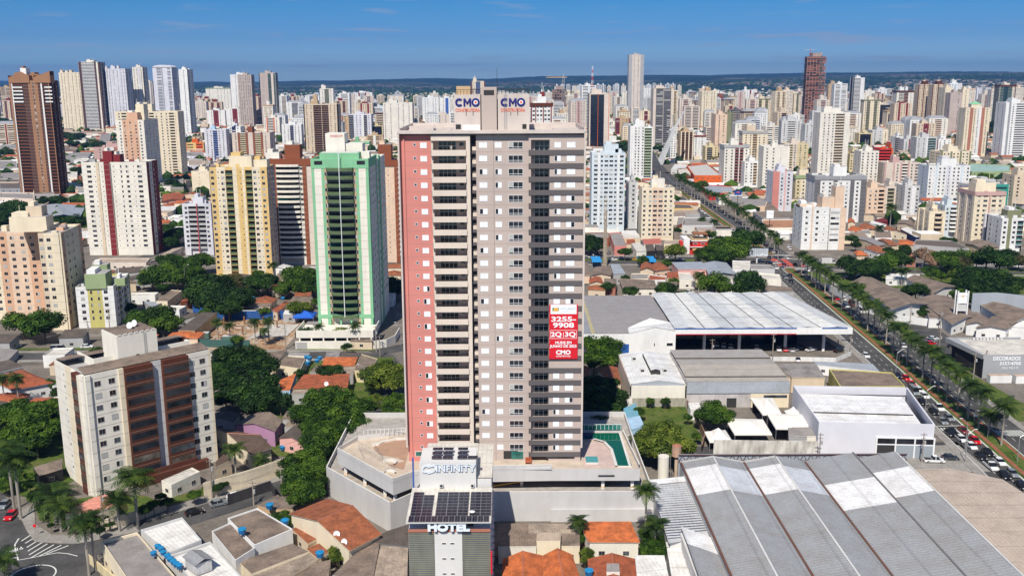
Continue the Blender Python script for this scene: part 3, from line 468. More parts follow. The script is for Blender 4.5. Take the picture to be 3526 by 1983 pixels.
{"l":"bright white tower cut by the right edge","x":581.6,"y":1148.0,"w":28.4,"d":24,"h":66.4,"fl":23,"pal":["white","lav","steel"],"f":"-0:.7 -2:.5 w0:1 -0:.2 B0:2.5 -0:.5"},
{"l":"tall cream tower with olive beige balconies in front of the unfinished tower","x":309.5,"y":975.5,"w":29.8,"d":22,"h":61.8,"fl":21,"pal":["offwhite","beige","olive"],"f":"-0:.5 w0:1 w0:1 w0:1 B1:2 -0:1.2","s":"-0:1 w0:1 -0:1","lod":1,"box":[[4,3,21,12,5,0]]},
{"n":"apartment_block","l":"white block with grey balconies left of the unfinished tower foot","x":519.3,"y":1814.6,"w":27.0,"d":18,"h":27.7,"fl":9,"pal":["white","grey"],"f":"w0:1 w0:1 B0:1"},
{"l":"pale grey tower left of the tall cream tower","x":379.0,"y":1253.6,"w":18.0,"d":18,"h":37.4,"fl":12,"pal":["lgrey","white"],"f":"w0:1 w0:1 -0:.3 w0:1"},
{"n":"apartment_block","l":"cream tower with blank joint lines above the palms","x":221.9,"y":850.9,"w":23.0,"d":18,"h":37.1,"fl":12,"pal":["offwhite","cream"],"f":"w0:1.3 w0:1 -0:.4 s0:.8 -0:.4 -0:.8","lod":1,"box":[[8,3,13,10,4,0]]},
{"n":"apartment_block","l":"beige and lemon block behind the blank cream tower","x":291.0,"y":1031.3,"w":25.6,"d":18,"h":27.5,"fl":9,"pal":["tbeige","lemon","tan"],"f":"w0:1 B1:.8 w0:1 P1:.2 w1:1 w1:1 -1:.2","lod":1},
{"n":"apartment_block","l":"lemon block with a black glass front","x":487.0,"y":1359.3,"w":18.2,"d":18,"h":19.7,"fl":6,"pal":["lemon","black"],"f":"-0:.2 H1:2 -0:.2"},
{"n":"apartment_block","l":"grey and cream block beside the black glass front","x":512.6,"y":1378.3,"w":22.5,"d":18,"h":22.6,"fl":7,"pal":["lgrey","cream"],"f":"w0:1 w0:1 w1:1"},
{"n":"apartment_block","l":"off white block joined to the red balcony building","x":317.0,"y":876.2,"w":16.2,"d":18,"h":30.8,"fl":10,"pal":["offwhite","cream"],"f":"w0:1 -0:.2 w0:1 w0:1 w0:1","lod":1},
{"n":"apartment_block","l":"bright red balcony building with a tall orange fin","x":341.1,"y":897.0,"w":12.7,"d":16,"h":31.5,"fl":10,"pal":["red","orange","rust"],"f":"B0:4 P1:.5","lod":1,"box":[[10,0,11.2,12,5,1]]},
{"n":"apartment_block","l":"lemon block left of the off white block","x":345.0,"y":984.6,"w":11.0,"d":18,"h":20.4,"fl":6,"pal":["lemon","dgrey"],"f":"w0:1 B1:1 w0:1"},
{"n":"apartment_block","l":"grey white block with green tinted balconies at right","x":476.1,"y":1138.8,"w":24.1,"d":18,"h":27.1,"fl":8,"pal":["lgrey","white"],"f":"w0:1 w0:1 -1:.3 G1:1.6 -0:.2","lod":1},
{"n":"apartment_block","l":"white block with thin dark red edge at right","x":532.8,"y":1212.1,"w":17.3,"d":18,"h":20.2,"fl":6,"pal":["white","darkred"],"f":"P1:.2 w0:1 w0:1 w0:1"},
{"n":"apartment_block","l":"white block with dark balconies behind the red building","x":488.1,"y":1230.9,"w":10.3,"d":18,"h":22.4,"fl":7,"pal":["white","dgrey"],"f":"B1:1 w0:1"},
{"n":"apartment_block","l":"grey block with dark red pier behind the red building","x":492.0,"y":1214.2,"w":13.2,"d":18,"h":20.2,"fl":6,"pal":["lgrey","darkred"],"f":"w0:1 P1:.2 B0:1"},
{"n":"apartment_block","l":"tan block with stacked rounded balconies near the park trees","x":680.6,"y":1569.3,"w":19.3,"d":16,"h":23.5,"fl":7,"pal":["tan","lemon"],"f":"B0:3 -0:.4"},
{"n":"apartment_block","l":"blank off white slab beside the rounded tan balconies","x":705.5,"y":1581.2,"w":13.2,"d":16,"h":29.0,"fl":9,"pal":["offwhite","tbeige"],"f":"-0:1 s0:.5 -0:.4"},
{"n":"apartment_block","l":"tan and red block below the cream slab","x":557.1,"y":1227.1,"w":17.7,"d":16,"h":19.8,"fl":6,"pal":["tan","darkred"],"f":"w0:1 R1:1 w0:.6"},
{"n":"apartment_block","l":"rose beige block with white balconies right of the red building","x":337.2,"y":870.9,"w":32.5,"d":20,"h":20.7,"fl":6,"pal":["tbeige","mauve","offwhite"],"f":"P1:.3 -0:1.2 P1:.3 w0:1 P1:.25 B2:1 P1:.25 w0:1 R0:.8 -0:.2","lod":1,"box":[[8,3,14,10,6,1]]},
{"l":"broad white tower with pale blue piers on the right","x":332.4,"y":767.4,"w":33.1,"d":20,"h":27.2,"fl":8,"pal":["lav","ltblue","white"],"f":"w2:1 s2:.6 P1:.5 w2:1 w2:1 -0:.2 t0:.8 -2:.2 w2:1 w2:1 P1:.5 s2:.6 w2:1","s":"-1:.8 w1:1 -1:.8","lod":1,"box":[[11,3,23,12,6,2]]},  # pale blue side walls carry the side's shade in their colour
{"n":"apartment_block","l":"white block with black striped top panels","x":206.1,"y":652.1,"w":34.7,"d":20,"h":30.7,"fl":10,"pal":["white","dgrey","steel"],"f":"P1:.8 w0:1 w0:1 P1:.6 w0:1 w0:1 P1:.6 w0:1 P1:.8","s":"w0:1 w0:1","lod":1,"box":[[13,3,22,11,7,0]],"crown":["steel",1.6]},
{"n":"apartment_block","l":"lemon block with yellow balconies and sage top","x":221.6,"y":749.2,"w":15.0,"d":16,"h":21.8,"fl":6,"pal":["lemon","sage","cream"],"f":"w0:1 w2:1 B0:1.6","lod":1,"box":[[3,2,10,9,5,2]],"crown":["sage",1.8]},
{"n":"apartment_block","l":"pale grey block with a salmon pink side wall","x":192.8,"y":709.1,"w":14.6,"d":18,"h":28.5,"fl":9,"pal":["lav","salmon","pink"],"f":"P1:1.2 w0:1 -2:.25 w0:1 -0:.2","lod":1},
{"n":"apartment_block","l":"white eight storey block at the crossing, left half","x":166.2,"y":545.1,"w":15.3,"d":18,"h":23.8,"fl":6,"pal":["white","peach","offwhite"],"f":"w0:1.1 -1:.2 w0:1 s0:.7 -0:.2","s":"w0:1 w0:1","lod":1,"box":[[0,6,8,14,2,1]]},
{"n":"apartment_block","l":"white and beige eight storey block at the crossing, right half","x":181.9,"y":544.8,"w":9.1,"d":18,"h":23.2,"fl":6,"pal":["offwhite","peach","white"],"f":"R2:1.8 P1:1","lod":1,"box":[[-4,3,3,12,7,1],[3,2,8,10,13,1]]},
{"n":"apartment_block","l":"peach block behind the red roofed houses","x":253.3,"y":683.5,"w":13.4,"d":18,"h":19.1,"fl":5,"pal":["peach","tan"],"f":"-0:.2 w0:1 w0:1 B0:1 -0:.2","lod":1},
{"n":"apartment_block","l":"beige olive block behind the tall single palm","x":266.6,"y":683.1,"w":12.0,"d":18,"h":20.1,"fl":6,"pal":["tbeige","olive"],"f":"-0:.3 B1:1 w0:1 -0:.2","lod":1},
{"n":"apartment_block","l":"pale grey block right of the tall single palm","x":273.9,"y":667.7,"w":10.3,"d":18,"h":22.2,"fl":7,"pal":["lgrey","white"],"f":"-0:.3 w0:.8 -1:.6 w0:.6","lod":1},
{"n":"apartment_block","l":"cream block with round beige balconies","x":255.3,"y":581.9,"w":9.0,"d":18,"h":16.1,"fl":4,"pal":["cream","beige"],"f":"-0:.8 C1:1.2 -0:.4","s":"P0:.4 w0:1 P0:.4 w0:1 P0:.4","lod":1},
{"n":"apartment_block","l":"pale aqua block with white balconies and roof garden","x":265.7,"y":585.5,"w":8.6,"d":16,"h":19.3,"fl":6,"pal":["ltblue","white"],"f":"w0:1 C1:1.2 -0:.3","lod":1},
{"n":"apartment_block","l":"cream block with mauve geometric top pattern","x":273.0,"y":563.4,"w":17.5,"d":22,"h":30.0,"fl":9,"pal":["cream","mauve","tbeige"],"f":"-0:.2 w0:1 W0:1.2 P1:.3 W0:1.2 w0:1 -0:.3","s":"P0:.4 w2:1 P0:.4 w2:1 P0:.4","lod":1,"box":[[1,3,13,12,6,0]],"crown":["mauve",1.3]},
{"n":"apartment_block","l":"pale white block in front of the mauve patterned one","x":278.8,"y":561.3,"w":9.3,"d":18,"h":17.6,"fl":5,"pal":["lav","grey"],"f":"w0:1 -0:.6 B1:.8","lod":1},
{"n":"apartment_block","l":"white block with olive centre strip at the right edge","x":276.2,"y":536.0,"w":12.1,"d":18,"h":18.3,"fl":5,"pal":["white","olive","ltblue"],"f":"w0:1 -1:.6 w0:1 G0:1","lod":1,"box":[[4,3,12,10,5,1]]},
{"n":"apartment_block","l":"beige block rising at the right edge","x":382.9,"y":731.9,"w":13.3,"d":18,"h":23.0,"fl":7,"pal":["beige","peach"],"f":"w0:1 w0:1"},
{"n":"office_block","l":"low grey and blue office block at the right edge","x":351.4,"y":738.0,"w":33.5,"d":18,"h":15.2,"fl":3,"pal":["lgrey","teal","blue"],"f":"-0:1 R1:1.6 -0:.2","cat":"office block"}]
HS=[["flat_roof_building","flat grey roofed shop with cream side wall in the near corner",[-83.7,180.1,-78.0,184.0,-58.7,159.1,-70.2,161.8],5,"f",0.5,"cream","flat","greyroof",0,"commercial building"],
["flat_roof_building","white corrugated roof behind the row of blue tanks",[-77.2,184.0,-70.6,189.8,-63.2,179.5,-67.7,174.2],5.6,"f",0.45,"lgrey","metal","whiteroof",0,"commercial building"],
["flat_roof_building","white roof carrying the grey metal hut",[-67.6,174.3,-61.6,179.9,-45.5,157.8,-51.8,152.5],5,"f",0.45,"lgrey","metal","whiteroof",0,"commercial building"],
["shop_building","brown ribbed roof with white wall and two air conditioners",[-61.2,190.8,-56.1,195.7,-46.1,185.6,-52.2,178.5],5,"f",0.3,"white","cement","brownroof",0,"commercial building"],
["shop_building","left half of the brown ribbed roof block",[-62.9,185.2,-60.1,189.1,-52.0,177.7,-54.4,172.7],4.8,"f",0.3,"white","cement","brownroof",0,"commercial building"],
["shed","long brown ribbed shed beside the white walled shop",[-54.3,174.6,-45.5,182.1,-41.4,178.0,-50.4,169.4],3.6,"f",0,"cream","cement","brownroof",0],
["shed","beige brown patched shed roof below the blue tank",[-50.3,169.6,-41.3,178.2,-39.0,174.8,-45.8,164.5],3.4,"f",0,"beige","cement","beigeroof",0],
["shed","ribbed shed with two pale skylight strips",[-42.5,165.2,-39.4,174.0,-36.3,175.0,-35.1,165.2],3.4,"f",0,"beige","cement","brownroof",0],
["shed","brown patched factory roof left of the gutter",[-34.6,168.6,-30.0,181.6,-27.4,183.1,-26.6,164.8],4,"f",0,"grey","cement","brownroof",0],
["shed","brown factory roof against the hotel wall",[-26.5,164.8,-27.1,183.3,-21.3,178.9,-20.0,164.0],4,"f",0,"grey","cement","beigeroof",0],
["shed","dark ribbed lean to between the podium and the hotel",[-29.7,181.5,-26.2,186.3,-22.1,188.6,-21.1,178.7],4.3,"f",0,"dgrey","cement","darkroof",0],
["house","big house with a terracotta tile gable roof beside the podium",[-48.4,192.1,-32.5,175.3,-27.0,182.4,-41.5,199.8],5.6,"g",2.4,"cream","tile","terraroof",0],
["lean_to","narrow tiled lean to under the big gable house wall",[-47.2,189.8,-46.3,191.0,-40.8,185.0,-42.4,182.6],3,"f",0,"beige","tile","terraroof",0,"lean-to"],
["lean_to","small tiled porch roof beside the near blue tank",[-42.3,181.1,-40.2,183.3,-37.3,178.9,-39.3,176.6],3,"f",0,"beige","tile","terraroof",0,"lean-to"],
["shed","ribbed brown roof under the round blue tank",[-57.5,200.9,-54.2,206.5,-49.0,198.0,-54.0,198.1],3.4,"f",0,"tan","cement","brownroof",0],
["carport","long dark tiled carport roof beside the brown balcony building",[-84.7,251.2,-66.3,228.6,-62.0,233.6,-70.8,243.8],4.3,"g",1.6,"cream","tile","darktile",0],
["gate_roof","dark tiled gate roof by the apartment yard",[-73.4,222.6,-74.4,226.1,-73.6,230.0,-70.7,226.7],3.5,"f",0,"beige","tile","darktile",0],
["house","purple house with grey brown roof",[-76.6,249.7,-63.8,244.3,-63.8,253.3,-72.6,259.6],4.6,"g",1.3,"purple","cement","brownroof",0],
["house","small pink house beside the big tree",[-62.5,242.1,-54.7,237.3,-57.3,249.7,-60.5,251.1],3.6,"g",1.2,"pink","cement","darkroof",0],
["shed","grey sheet roof behind the small pink house",[-64.9,256.0,-61.2,255.4,-60.3,262.1,-64.8,262.2],3.6,"f",0,"grey","cement","brownroof",0],
["shed","light ribbed shed roof beside the big tree",[-62.8,250.3,-58.1,250.2,-58.8,255.9,-62.8,256.7],3.4,"f",0,"grey","cement","beigeroof",0],
["house","flat brown roof left of the cluster of blue tanks",[-78.2,306.7,-69.5,302.6,-70.6,316.2,-77.3,318.1],4,"f",0.3,"cream","cement","brownroof",0],
["house","brown roof across the lane from the building site",[-83.0,310.5,-79.2,308.3,-79.1,324.4,-85.0,321.6],4,"f",0,"beige","cement","brownroof",0],
["house","bright orange tile roof right of the blue tanks",[-63.4,306.0,-52.5,306.4,-52.6,314.3,-63.9,314.4],4,"m",0.8,"beige","tile","orangetile",0],
["shed","pale ribbed lean to in front of the bright orange roof",[-58.9,305.9,-51.7,298.3,-52.3,307.8,-58.6,307.9],3.4,"f",0,"grey","cement","beigeroof",0],
["shed","brown lean to below the tanks",[-66.3,301.3,-59.4,302.2,-59.4,307.2,-65.6,307.8],3.3,"f",0,"grey","cement","brownroof",0],
["house","grey roof bay behind the orange roof",[-64.0,315.5,-59.2,314.9,-59.8,321.9,-64.6,322.4],4,"f",0,"grey","cement","greyroof",0],
["house","dark brown roof with orange edge behind the orange roof",[-58.9,314.8,-52.9,313.6,-52.4,319.6,-59.0,320.8],4.2,"f",0,"grey","cement","darkroof",0],
["house","white walled flat building behind the tanks",[-77.6,320.4,-70.3,319.1,-70.7,322.5,-78.0,323.2],3.6,"f",0,"white","flat","greyroof",0],
["house","corner house with yellow wall and brown roof",[-51.7,301.5,-46.8,299.9,-45.9,314.8,-52.5,321.0],3.8,"f",0.2,"lemon","cement","brownroof",0],
["house","long red tiled roof with a white dish",[-67.9,282.5,-51.0,283.7,-52.0,294.8,-66.6,294.2],4,"m",1.0,"tan","tile","redtile",0],
["house","orange tiled wing left of the long red roof",[-70.9,280.6,-68.1,280.6,-69.8,297.0,-73.6,289.6],4,"f",0,"skyblue","tile","orangetile",0],
["shed","patched sheet roof in front of the long red roof",[-67.3,279.2,-62.0,280.0,-61.7,284.4,-67.6,284.5],3.3,"f",0,"grey","cement","beigeroof",0],
["house","hipped terracotta roof house behind the blue hoarding",[-111.4,399.8,-102.8,399.7,-102.5,409.3,-111.4,410.4],3.6,"h",1.8,"beige","tile","terraroof",0],
["shed","brown sheet roof in front of the hipped house",[-112.3,394.1,-102.1,393.9,-102.6,399.5,-112.2,400.2],3.3,"f",0,"beige","cement","brownroof",0],
["house","small white walled house with brown roof by the hoarding",[-114.5,387.7,-106.3,387.5,-105.6,393.2,-113.7,393.4],3.4,"f",0.2,"white","cement","darkroof",0],
["house","narrow red tiled roof behind the blue tent",[-99.8,387.4,-96.5,383.8,-95.6,401.9,-97.7,402.3],3.4,"f",0,"beige","tile","redtile",0],
["house","red brown tiled roof beside the green tower",[-95.7,411.3,-88.6,412.2,-90.3,423.9,-97.5,424.1],4,"m",0.7,"beige","tile","terraroof",0],
["house","brown mixed roof below the tiled roof by the green tower",[-95.2,399.0,-85.9,398.5,-87.2,409.4,-96.1,411.1],3.6,"f",0,"beige","cement","brownroof",0],
["shed","white striped sheet roof left of the blue tent",[-93.6,381.2,-87.7,380.6,-87.9,387.0,-94.1,387.6],3.2,"f",0,"grey","metal","whiteroof",0],
["canopy","grey sheet canopy at the green tower podium",[-80.4,359.5,-75.1,359.8,-75.6,364.9,-80.0,364.9],4,"f",0,"offwhite","metal","greyroof",0],
["house","brown roofed cream house behind the tall street lamp",[-153.0,402.5,-148.2,402.4,-149.1,423.5,-154.4,425.3],4,"f",0.2,"cream","cement","brownroof",0],
["lean_to","red lean to roof by the trees",[-143.2,403.8,-139.8,407.2,-141.6,418.3,-143.2,413.6],3.4,"f",0,"rust","tile","redtile",0,"lean-to"],
["shed","blue grey lean to roof next to the green white block",[-160.8,407.3,-154.7,405.7,-150.8,403.3,-151.7,394.0],3,"f",0,"grey","metal","bluegrey",0],
["formwork_deck","dark formwork deck on timber props at the building site",[-125.6,350.0,-119.2,349.2,-119.0,375.9,-125.2,376.7],5,"f",0,"tan","cement","darkroof",0],
["podium_building","beige podium of the tall brown tower",[-392.3,734.5,-361.5,724.0,-380.6,764.1,-410.0,768.6],9,"f",0.8,"tbeige","flat","greyroof",0,"podium"],
["podium_building","shaded podium wing of the tall brown tower",[-360.2,721.5,-350.0,733.5,-375.8,788.1,-385.4,774.3],7,"f",0.8,"taupe","flat","greyroof",0,"podium"],  # taupe wall is the beige podium with its shade painted in
["warehouse","large blue grey metal warehouse roof left of the red striped tower",[-313.2,643.1,-290.7,642.4,-312.8,702.3,-354.1,699.0],7,"g",2,"blue","metal","bluegrey",0],
["annex","long low beige annex roof beside the red striped tower",[-190.2,496.7,-187.7,503.9,-186.6,538.5,-190.7,532.0],4,"f",0,"tbeige","flat","beigeroof",0],
["podium_building","beige podium wall under the red striped tower",[-219.7,494.3,-191.3,493.6,-194.0,506.7,-221.4,507.3],3.5,"f",0.4,"tbeige","flat","beigeroof",0,"podium"],
["house","orange roofed villa between the two cream towers",[-261.0,712.0,-249.2,717.4,-258.3,771.0,-278.1,771.6],4,"h",1.6,"peach","tile","redtile",0],
["house","white roofed workshop behind the narrow street",[-248.1,665.8,-241.8,664.1,-250.5,723.4,-265.4,718.0],4,"f",0,"lgrey","metal","whiteroof",0],
["house","small pink walled shop near the pale block",[-220.4,622.4,-215.1,622.3,-225.3,652.8,-230.9,652.9],4,"f",0,"salmon","flat","whiteroof",0],
["house","red tiled villa at the left edge behind the brown balcony building",[-153.4,281.0,-168.1,293.4,-161.2,302.8,-143.9,288.4],4.4,"h",1.6,"white","tile","redtile",0],
["house","dark grey sheet roof above the red tiled villa",[-168.4,299.5,-174.9,311.8,-170.6,313.6,-162.2,305.9],4,"f",0,"grey","cement","darkroof",0],
["yard_wall","grey yard wall enclosure at the left edge",[-177.4,319.8,-174.6,319.8,-177.0,331.7,-184.9,334.1],2.4,"f",0,"grey","flat","greyroof",0,"wall"],
["carport","brown corrugated carport by the left trees",[-115.1,218.6,-111.5,222.8,-114.2,228.8,-118.8,223.2],3,"f",0,"black","cement","brownroof",0],
["guard_house","guard house with salmon ribbed roof at the street corner",[-98.9,196.7,-92.5,196.7,-89.4,201.3,-93.7,206.5,-96.5,204.5],3.6,"f",0,"cream","metal","peachroof",0],
["entrance_canopy","off white entrance canopy of the brown balcony building",[-84.1,214.9,-80.8,212.2,-76.6,220.2,-79.3,222.7],3.2,"f",0.3,"offwhite","flat","offroof",0,"canopy"],
["house","brown ribbed roof directly below the podium wall",[-3.1,185.1,3.3,185.3,3.4,189.2,-3.1,189.3],4,"f",0,"grey","cement","brownroof",0],
["house","lighter ribbed roof directly below the podium wall",[3.3,185.1,13.3,184.8,13.6,188.9,3.4,189.0],4.1,"f",0,"grey","cement","beigeroof",0],
["house","brown roof beside the hotel with cream wall",[-3.0,180.2,4.7,180.2,4.9,185.1,-3.1,185.3],3.8,"f",0,"offwhite","cement","brownroof",0],
["house","small ribbed roof right of the blue white courtyard",[9.9,180.3,13.6,180.3,13.9,184.9,10.0,185.0],3.8,"f",0,"cream","cement","brownroof",0],
["rooftop_room","cream upper room with a barred window above the courtyard",[4.8,179.8,9.6,179.8,9.8,182.6,5.0,182.7],5.2,"f",0,"cream","flat","beigeroof",0],
["house","orange tiled roof left half near the hotel",[-2.1,162.4,5.9,162.0,5.9,176.2,-2.1,174.8],4,"g",1.4,"cream","tile","orangetile",0],
["house","orange tiled roof right half near the hotel",[5.7,162.0,13.3,161.9,11.8,176.2,5.9,175.8],4.2,"g",1.5,"cream","tile","orangetile",0],
["house","orange tiled veranda roof above the small pool",[15.5,181.6,26.1,181.4,25.0,188.8,13.8,188.9],4,"m",1.1,"offwhite","tile","orangetile",0],
["house","brown red tiled roof with black solar mats at the lower edge",[14.0,162.3,23.4,162.2,24.3,174.6,14.8,174.7],4,"g",1.3,"cream","tile","redtile",0],
["shed","white sheet roof beside the tiled roofs at the lower edge",[23.2,161.9,29.3,163.2,29.9,174.6,24.2,174.7],4.2,"f",0,"lgrey","metal","whiteroof",0],
["rooftop_room","small white roof box among the red tiles",[17.7,166.4,20.2,166.4,20.3,168.9,18.0,168.9],5.6,"f",0,"offwhite","flat","greyroof",0],
["shed","white ribbed roof with skylight squares beside the long sheds",[29.9,163.8,34.0,163.7,34.8,180.0,31.1,179.7],4.4,"f",0,"lgrey","metal","whiteroof",0],
["warehouse","low grey roof behind the grey twin roofed warehouse",[83.3,290.4,90.2,289.8,93.4,303.8,85.9,304.0],4.6,"f",0,"beige","cement","greyroof",0],
["workshop","low grey brown workshop roof beside the car lot",[87.8,288.8,97.9,288.1,99.4,302.1,86.3,302.3],5,"f",0,"beige","cement","greyroof",0],
["annex","curved white boundary building of the car lot",[101.3,307.8,119.6,300.2,120.0,307.5,101.9,310.7],3.2,"f",0,"white","metal","bluegrey",0],
["workshop","old yellow walled building with patched brown roof",[98.5,275.8,118.0,275.6,119.5,289.6,101.0,293.6],6,"f",0.3,"yellowg","cement","brownroof",0],
["annex","small stained box building beside the white showroom",[74.5,239.4,81.2,239.3,82.8,244.8,75.3,244.9],4.5,"f",0,"offwhite","flat","greyroof",0],
["shack","turquoise blue shack roof by the weedy lot",[31.3,255.9,35.7,257.1,36.2,268.6,32.1,263.6],3.4,"f",0,"skyblue","metal","blueshack",0],
["shack","pale blue shack roof by the weedy lot",[32.5,248.1,36.3,250.9,36.0,258.0,32.3,256.4],3.2,"f",0,"skyblue","metal","ltblueroof",0],
["shack","small white yard roof left of the white roofed workshop",[33.9,270.2,35.5,270.2,36.3,279.0,35.0,279.0],3,"f",0,"offwhite","flat","offroof",0],
["house","red tiled roof behind the dark trees right of the main tower",[30.3,286.8,34.0,286.2,34.7,303.8,27.8,300.6],4,"g",1.2,"beige","tile","terraroof",0],
["house","red tile roof touching the main tower edge",[20.4,293.1,24.5,293.1,25.6,301.7,23.2,305.1],4,"f",0,"beige","tile","terraroof",0],
["shed","white shed roof beside the grey warehouse",[51.6,264.3,54.5,264.2,55.2,269.5,51.8,269.5],3,"f",0,"white","metal","whiteroof",0],
["hut","grey hut beside the long white tent",[72.6,238.2,77.3,238.1,79.4,245.1,74.3,244.8],4.4,"f",0,"grey","flat","greyroof",0],
["warehouse","long brown corrugated warehouse right of the palm avenue",[153.9,378.4,172.6,386.9,169.5,442.8,156.2,432.4],5,"g",1.6,"white","cement","brownroof",0],
["warehouse","brown warehouse with beige skylight strips behind the round tree",[182.8,407.8,200.8,423.9,194.5,446.1,185.3,441.7],4.6,"g",1.4,"white","cement","brownroof",0],
["warehouse","brown warehouse left of the white sign tower",[168.0,355.3,184.6,367.7,188.3,404.3,173.0,399.7],4.6,"g",1.4,"white","cement","brownroof",0],
["warehouse","brown warehouse with pale skylight strip right of the sign tower",[190.4,354.9,210.7,370.5,202.1,402.1,195.0,396.5],4.6,"g",1.4,"white","cement","brownroof",0],
["shed","small brown roof beside the conical tree",[164.7,368.0,172.1,367.8,174.1,377.8,169.8,383.1],3.8,"f",0,"white","cement","brownroof",0],
["warehouse","brown roofed hall in front of the sign tower",[174.1,356.9,180.7,353.0,187.1,366.2,183.1,376.2],4.4,"g",1.2,"white","cement","brownroof",0],
["warehouse","brown hall with white gable and small window",[175.1,351.6,185.8,349.2,200.7,365.1,190.7,370.2],4.2,"g",1.0,"white","cement","brownroof",0],
["canopy","white market canopy at the right edge",[191.0,355.1,200.4,351.2,203.0,361.9,192.2,362.9],3.8,"f",0,"white","flat","whiteroof",0],
["annex","low white guard building behind the warehouses",[177.9,447.2,187.4,447.0,198.4,456.3,182.7,459.0],3,"f",0,"white","flat","whiteroof",0],
["house","orange roofed house right of the white crossing block",[205.3,578.4,220.6,593.1,219.1,609.5,210.9,596.3],4.2,"h",1.6,"beige","tile","orangetile",0],
["house","terracotta roof house in the middle of the red roofs",[218.2,596.1,231.1,593.7,231.5,622.3,222.9,610.7],4.2,"h",1.6,"beige","tile","terraroof",0],
["house","red gable house left of the white sheet roofs",[230.9,589.6,239.4,573.7,240.4,603.8,233.6,597.7],4.2,"g",1.4,"cream","tile","terraroof",0],
["house","red roof house below the small palm",[213.3,554.0,213.3,534.3,218.7,536.5,218.5,559.3],4.2,"g",1.3,"beige","tile","terraroof",0],
["house","bright red roof house behind the avenue trees",[218.8,538.2,227.8,534.6,232.0,544.7,227.3,555.4],4.2,"h",1.3,"beige","tile","orangetile",0],
["house","white walled villa with red hipped roof at the park road",[196.0,527.2,197.9,511.4,206.9,512.7,204.3,537.6],4.2,"h",1.6,"white","tile","terraroof",0],
["house","low orange roofed house at the park road",[186.0,514.7,183.8,503.6,190.4,503.4,190.2,520.3],4.2,"h",1.3,"beige","tile","orangetile",0],
["house","light grey warehouse among the red roofs",[202.4,559.7,206.2,533.5,212.3,537.7,209.9,569.1],4.2,"g",0.9,"beige","metal","greyroof",0],
["house","long white sheet roof over dark glass",[242.9,594.1,239.6,562.4,247.4,564.0,249.1,599.4],4.2,"f",0,"navy","metal","whiteroof",0],
["house","wide dark flat roof in front of the cream blocks",[226.7,535.3,251.8,521.0,254.1,548.4,235.4,552.4],4.2,"f",0.4,"grey","flat","darkroof",0],
["house","olive walled hall with brown roof",[258.3,540.6,259.6,522.4,272.6,529.6,272.8,556.1],4.2,"g",0.9,"lemon","cement","brownroof",0],
["house","plain beige house with flat roof among the red roofs",[208.5,574.5,217.5,574.2,222.4,591.9,214.8,590.0],4.2,"f",0.3,"offwhite","flat","greyroof",0],
["house","open white house frame among red roofs",[214.1,559.4,224.0,559.1,234.1,587.5,223.9,585.8],4.2,"f",0.3,"white","flat","brownroof",0],
["house","small orange roof next to the striped white block",[219.5,621.7,224.4,621.6,228.9,637.5,224.9,637.6],4.2,"g",1,"beige","tile","orangetile",0],
["house","dark red roof behind the houses",[238.1,619.0,248.0,627.7,251.3,641.6,241.1,632.5],4.2,"f",0,"darkred","tile","darkred",0],
["house","narrow white sheet roof behind the red houses",[232.9,619.1,237.5,603.9,240.3,610.2,237.5,628.0],4.2,"f",0,"white","metal","whiteroof",0],
["house","brown roof right of the tall single palm",[250.4,618.7,255.7,605.5,262.2,620.5,257.8,634.3],4.2,"g",1,"beige","cement","brownroof",0],
["house","terracotta walled kiosk under the pink trees",[206.2,493.4,210.5,491.9,214.1,500.5,209.3,500.6],4.2,"f",0,"terracotta","tile","redtile",0],
["house","small red roof beside the pink blossoming tree",[212.7,505.0,215.3,503.4,219.2,512.4,216.8,512.5],4.2,"g",1,"beige","tile","redtile",0],
["house","low shop left of the crossing block",[174.1,591.1,180.0,591.0,182.6,603.3,177.6,603.4],4.2,"f",0,"olive","flat","brownroof",0],
["house","brown roofed shop row beyond the avenue",[166.0,630.1,179.8,625.1,183.0,643.6,170.2,643.9],4.2,"f",0,"grey","cement","brownroof",0],
["house","worn brown roof house right of the main tower",[38.1,454.7,48.0,454.5,50.8,472.0,41.9,476.1],4,"g",1,"beige","cement","brownroof",0],
["shed","grey metal roof below the blue tents",[48.9,453.2,54.8,453.8,54.0,476.0,49.7,476.1],5,"f",0,"grey","metal","bluegrey",1],
["house","brown roof strip at the main tower edge",[34.7,454.8,37.6,454.7,39.1,485.6,37.3,485.7],4,"f",0,"peach","cement","brownroof",0],
["house","red gable roof right of the blue tents",[63.6,467.9,70.4,466.4,71.6,483.5,66.2,483.7],4,"g",1.3,"beige","tile","terraroof",0],
["house","red roof with solar heater near the grey metal roofs",[70.4,465.2,79.1,470.1,76.9,490.3,71.4,482.2],4,"h",1.5,"peach","tile","terraroof",0],
["house","cream flat roof house with blue tarp behind",[56.0,444.4,64.4,445.1,66.0,457.3,58.1,457.5],4,"f",0.4,"cream","flat","greyroof",0],
["house","white walled house with red brown rear roof",[64.2,441.9,72.2,441.8,73.8,449.2,66.6,455.3],4,"f",0.4,"white","tile","redtile",0],
["house","patched red brown roof beside the white house",[73.5,446.8,79.6,446.7,80.9,459.9,76.0,460.0],4,"f",0,"beige","tile","redtile",0],
["workshop","grey sheet roof workshop with brick wall",[81.7,463.2,96.7,463.4,96.8,481.3,81.5,480.0],5,"f",0,"pink","metal","bluegrey",1],
["warehouse","large grey gable warehouse near the avenue",[94.3,451.0,107.9,449.6,109.5,481.0,96.9,480.5],5,"g",1,"grey","metal","bluegrey",1],
["commercial_building","white cube building with three small windows",[107.8,460.1,116.1,459.9,122.0,482.7,113.3,484.8],5,"f",0.4,"white","flat","offroof",1],
["commercial_building","low building with a long parapet near the crossing",[117.2,462.4,129.0,462.2,129.9,473.0,119.9,474.6],5,"f",0.3,"lgrey","flat","greyroof",1],
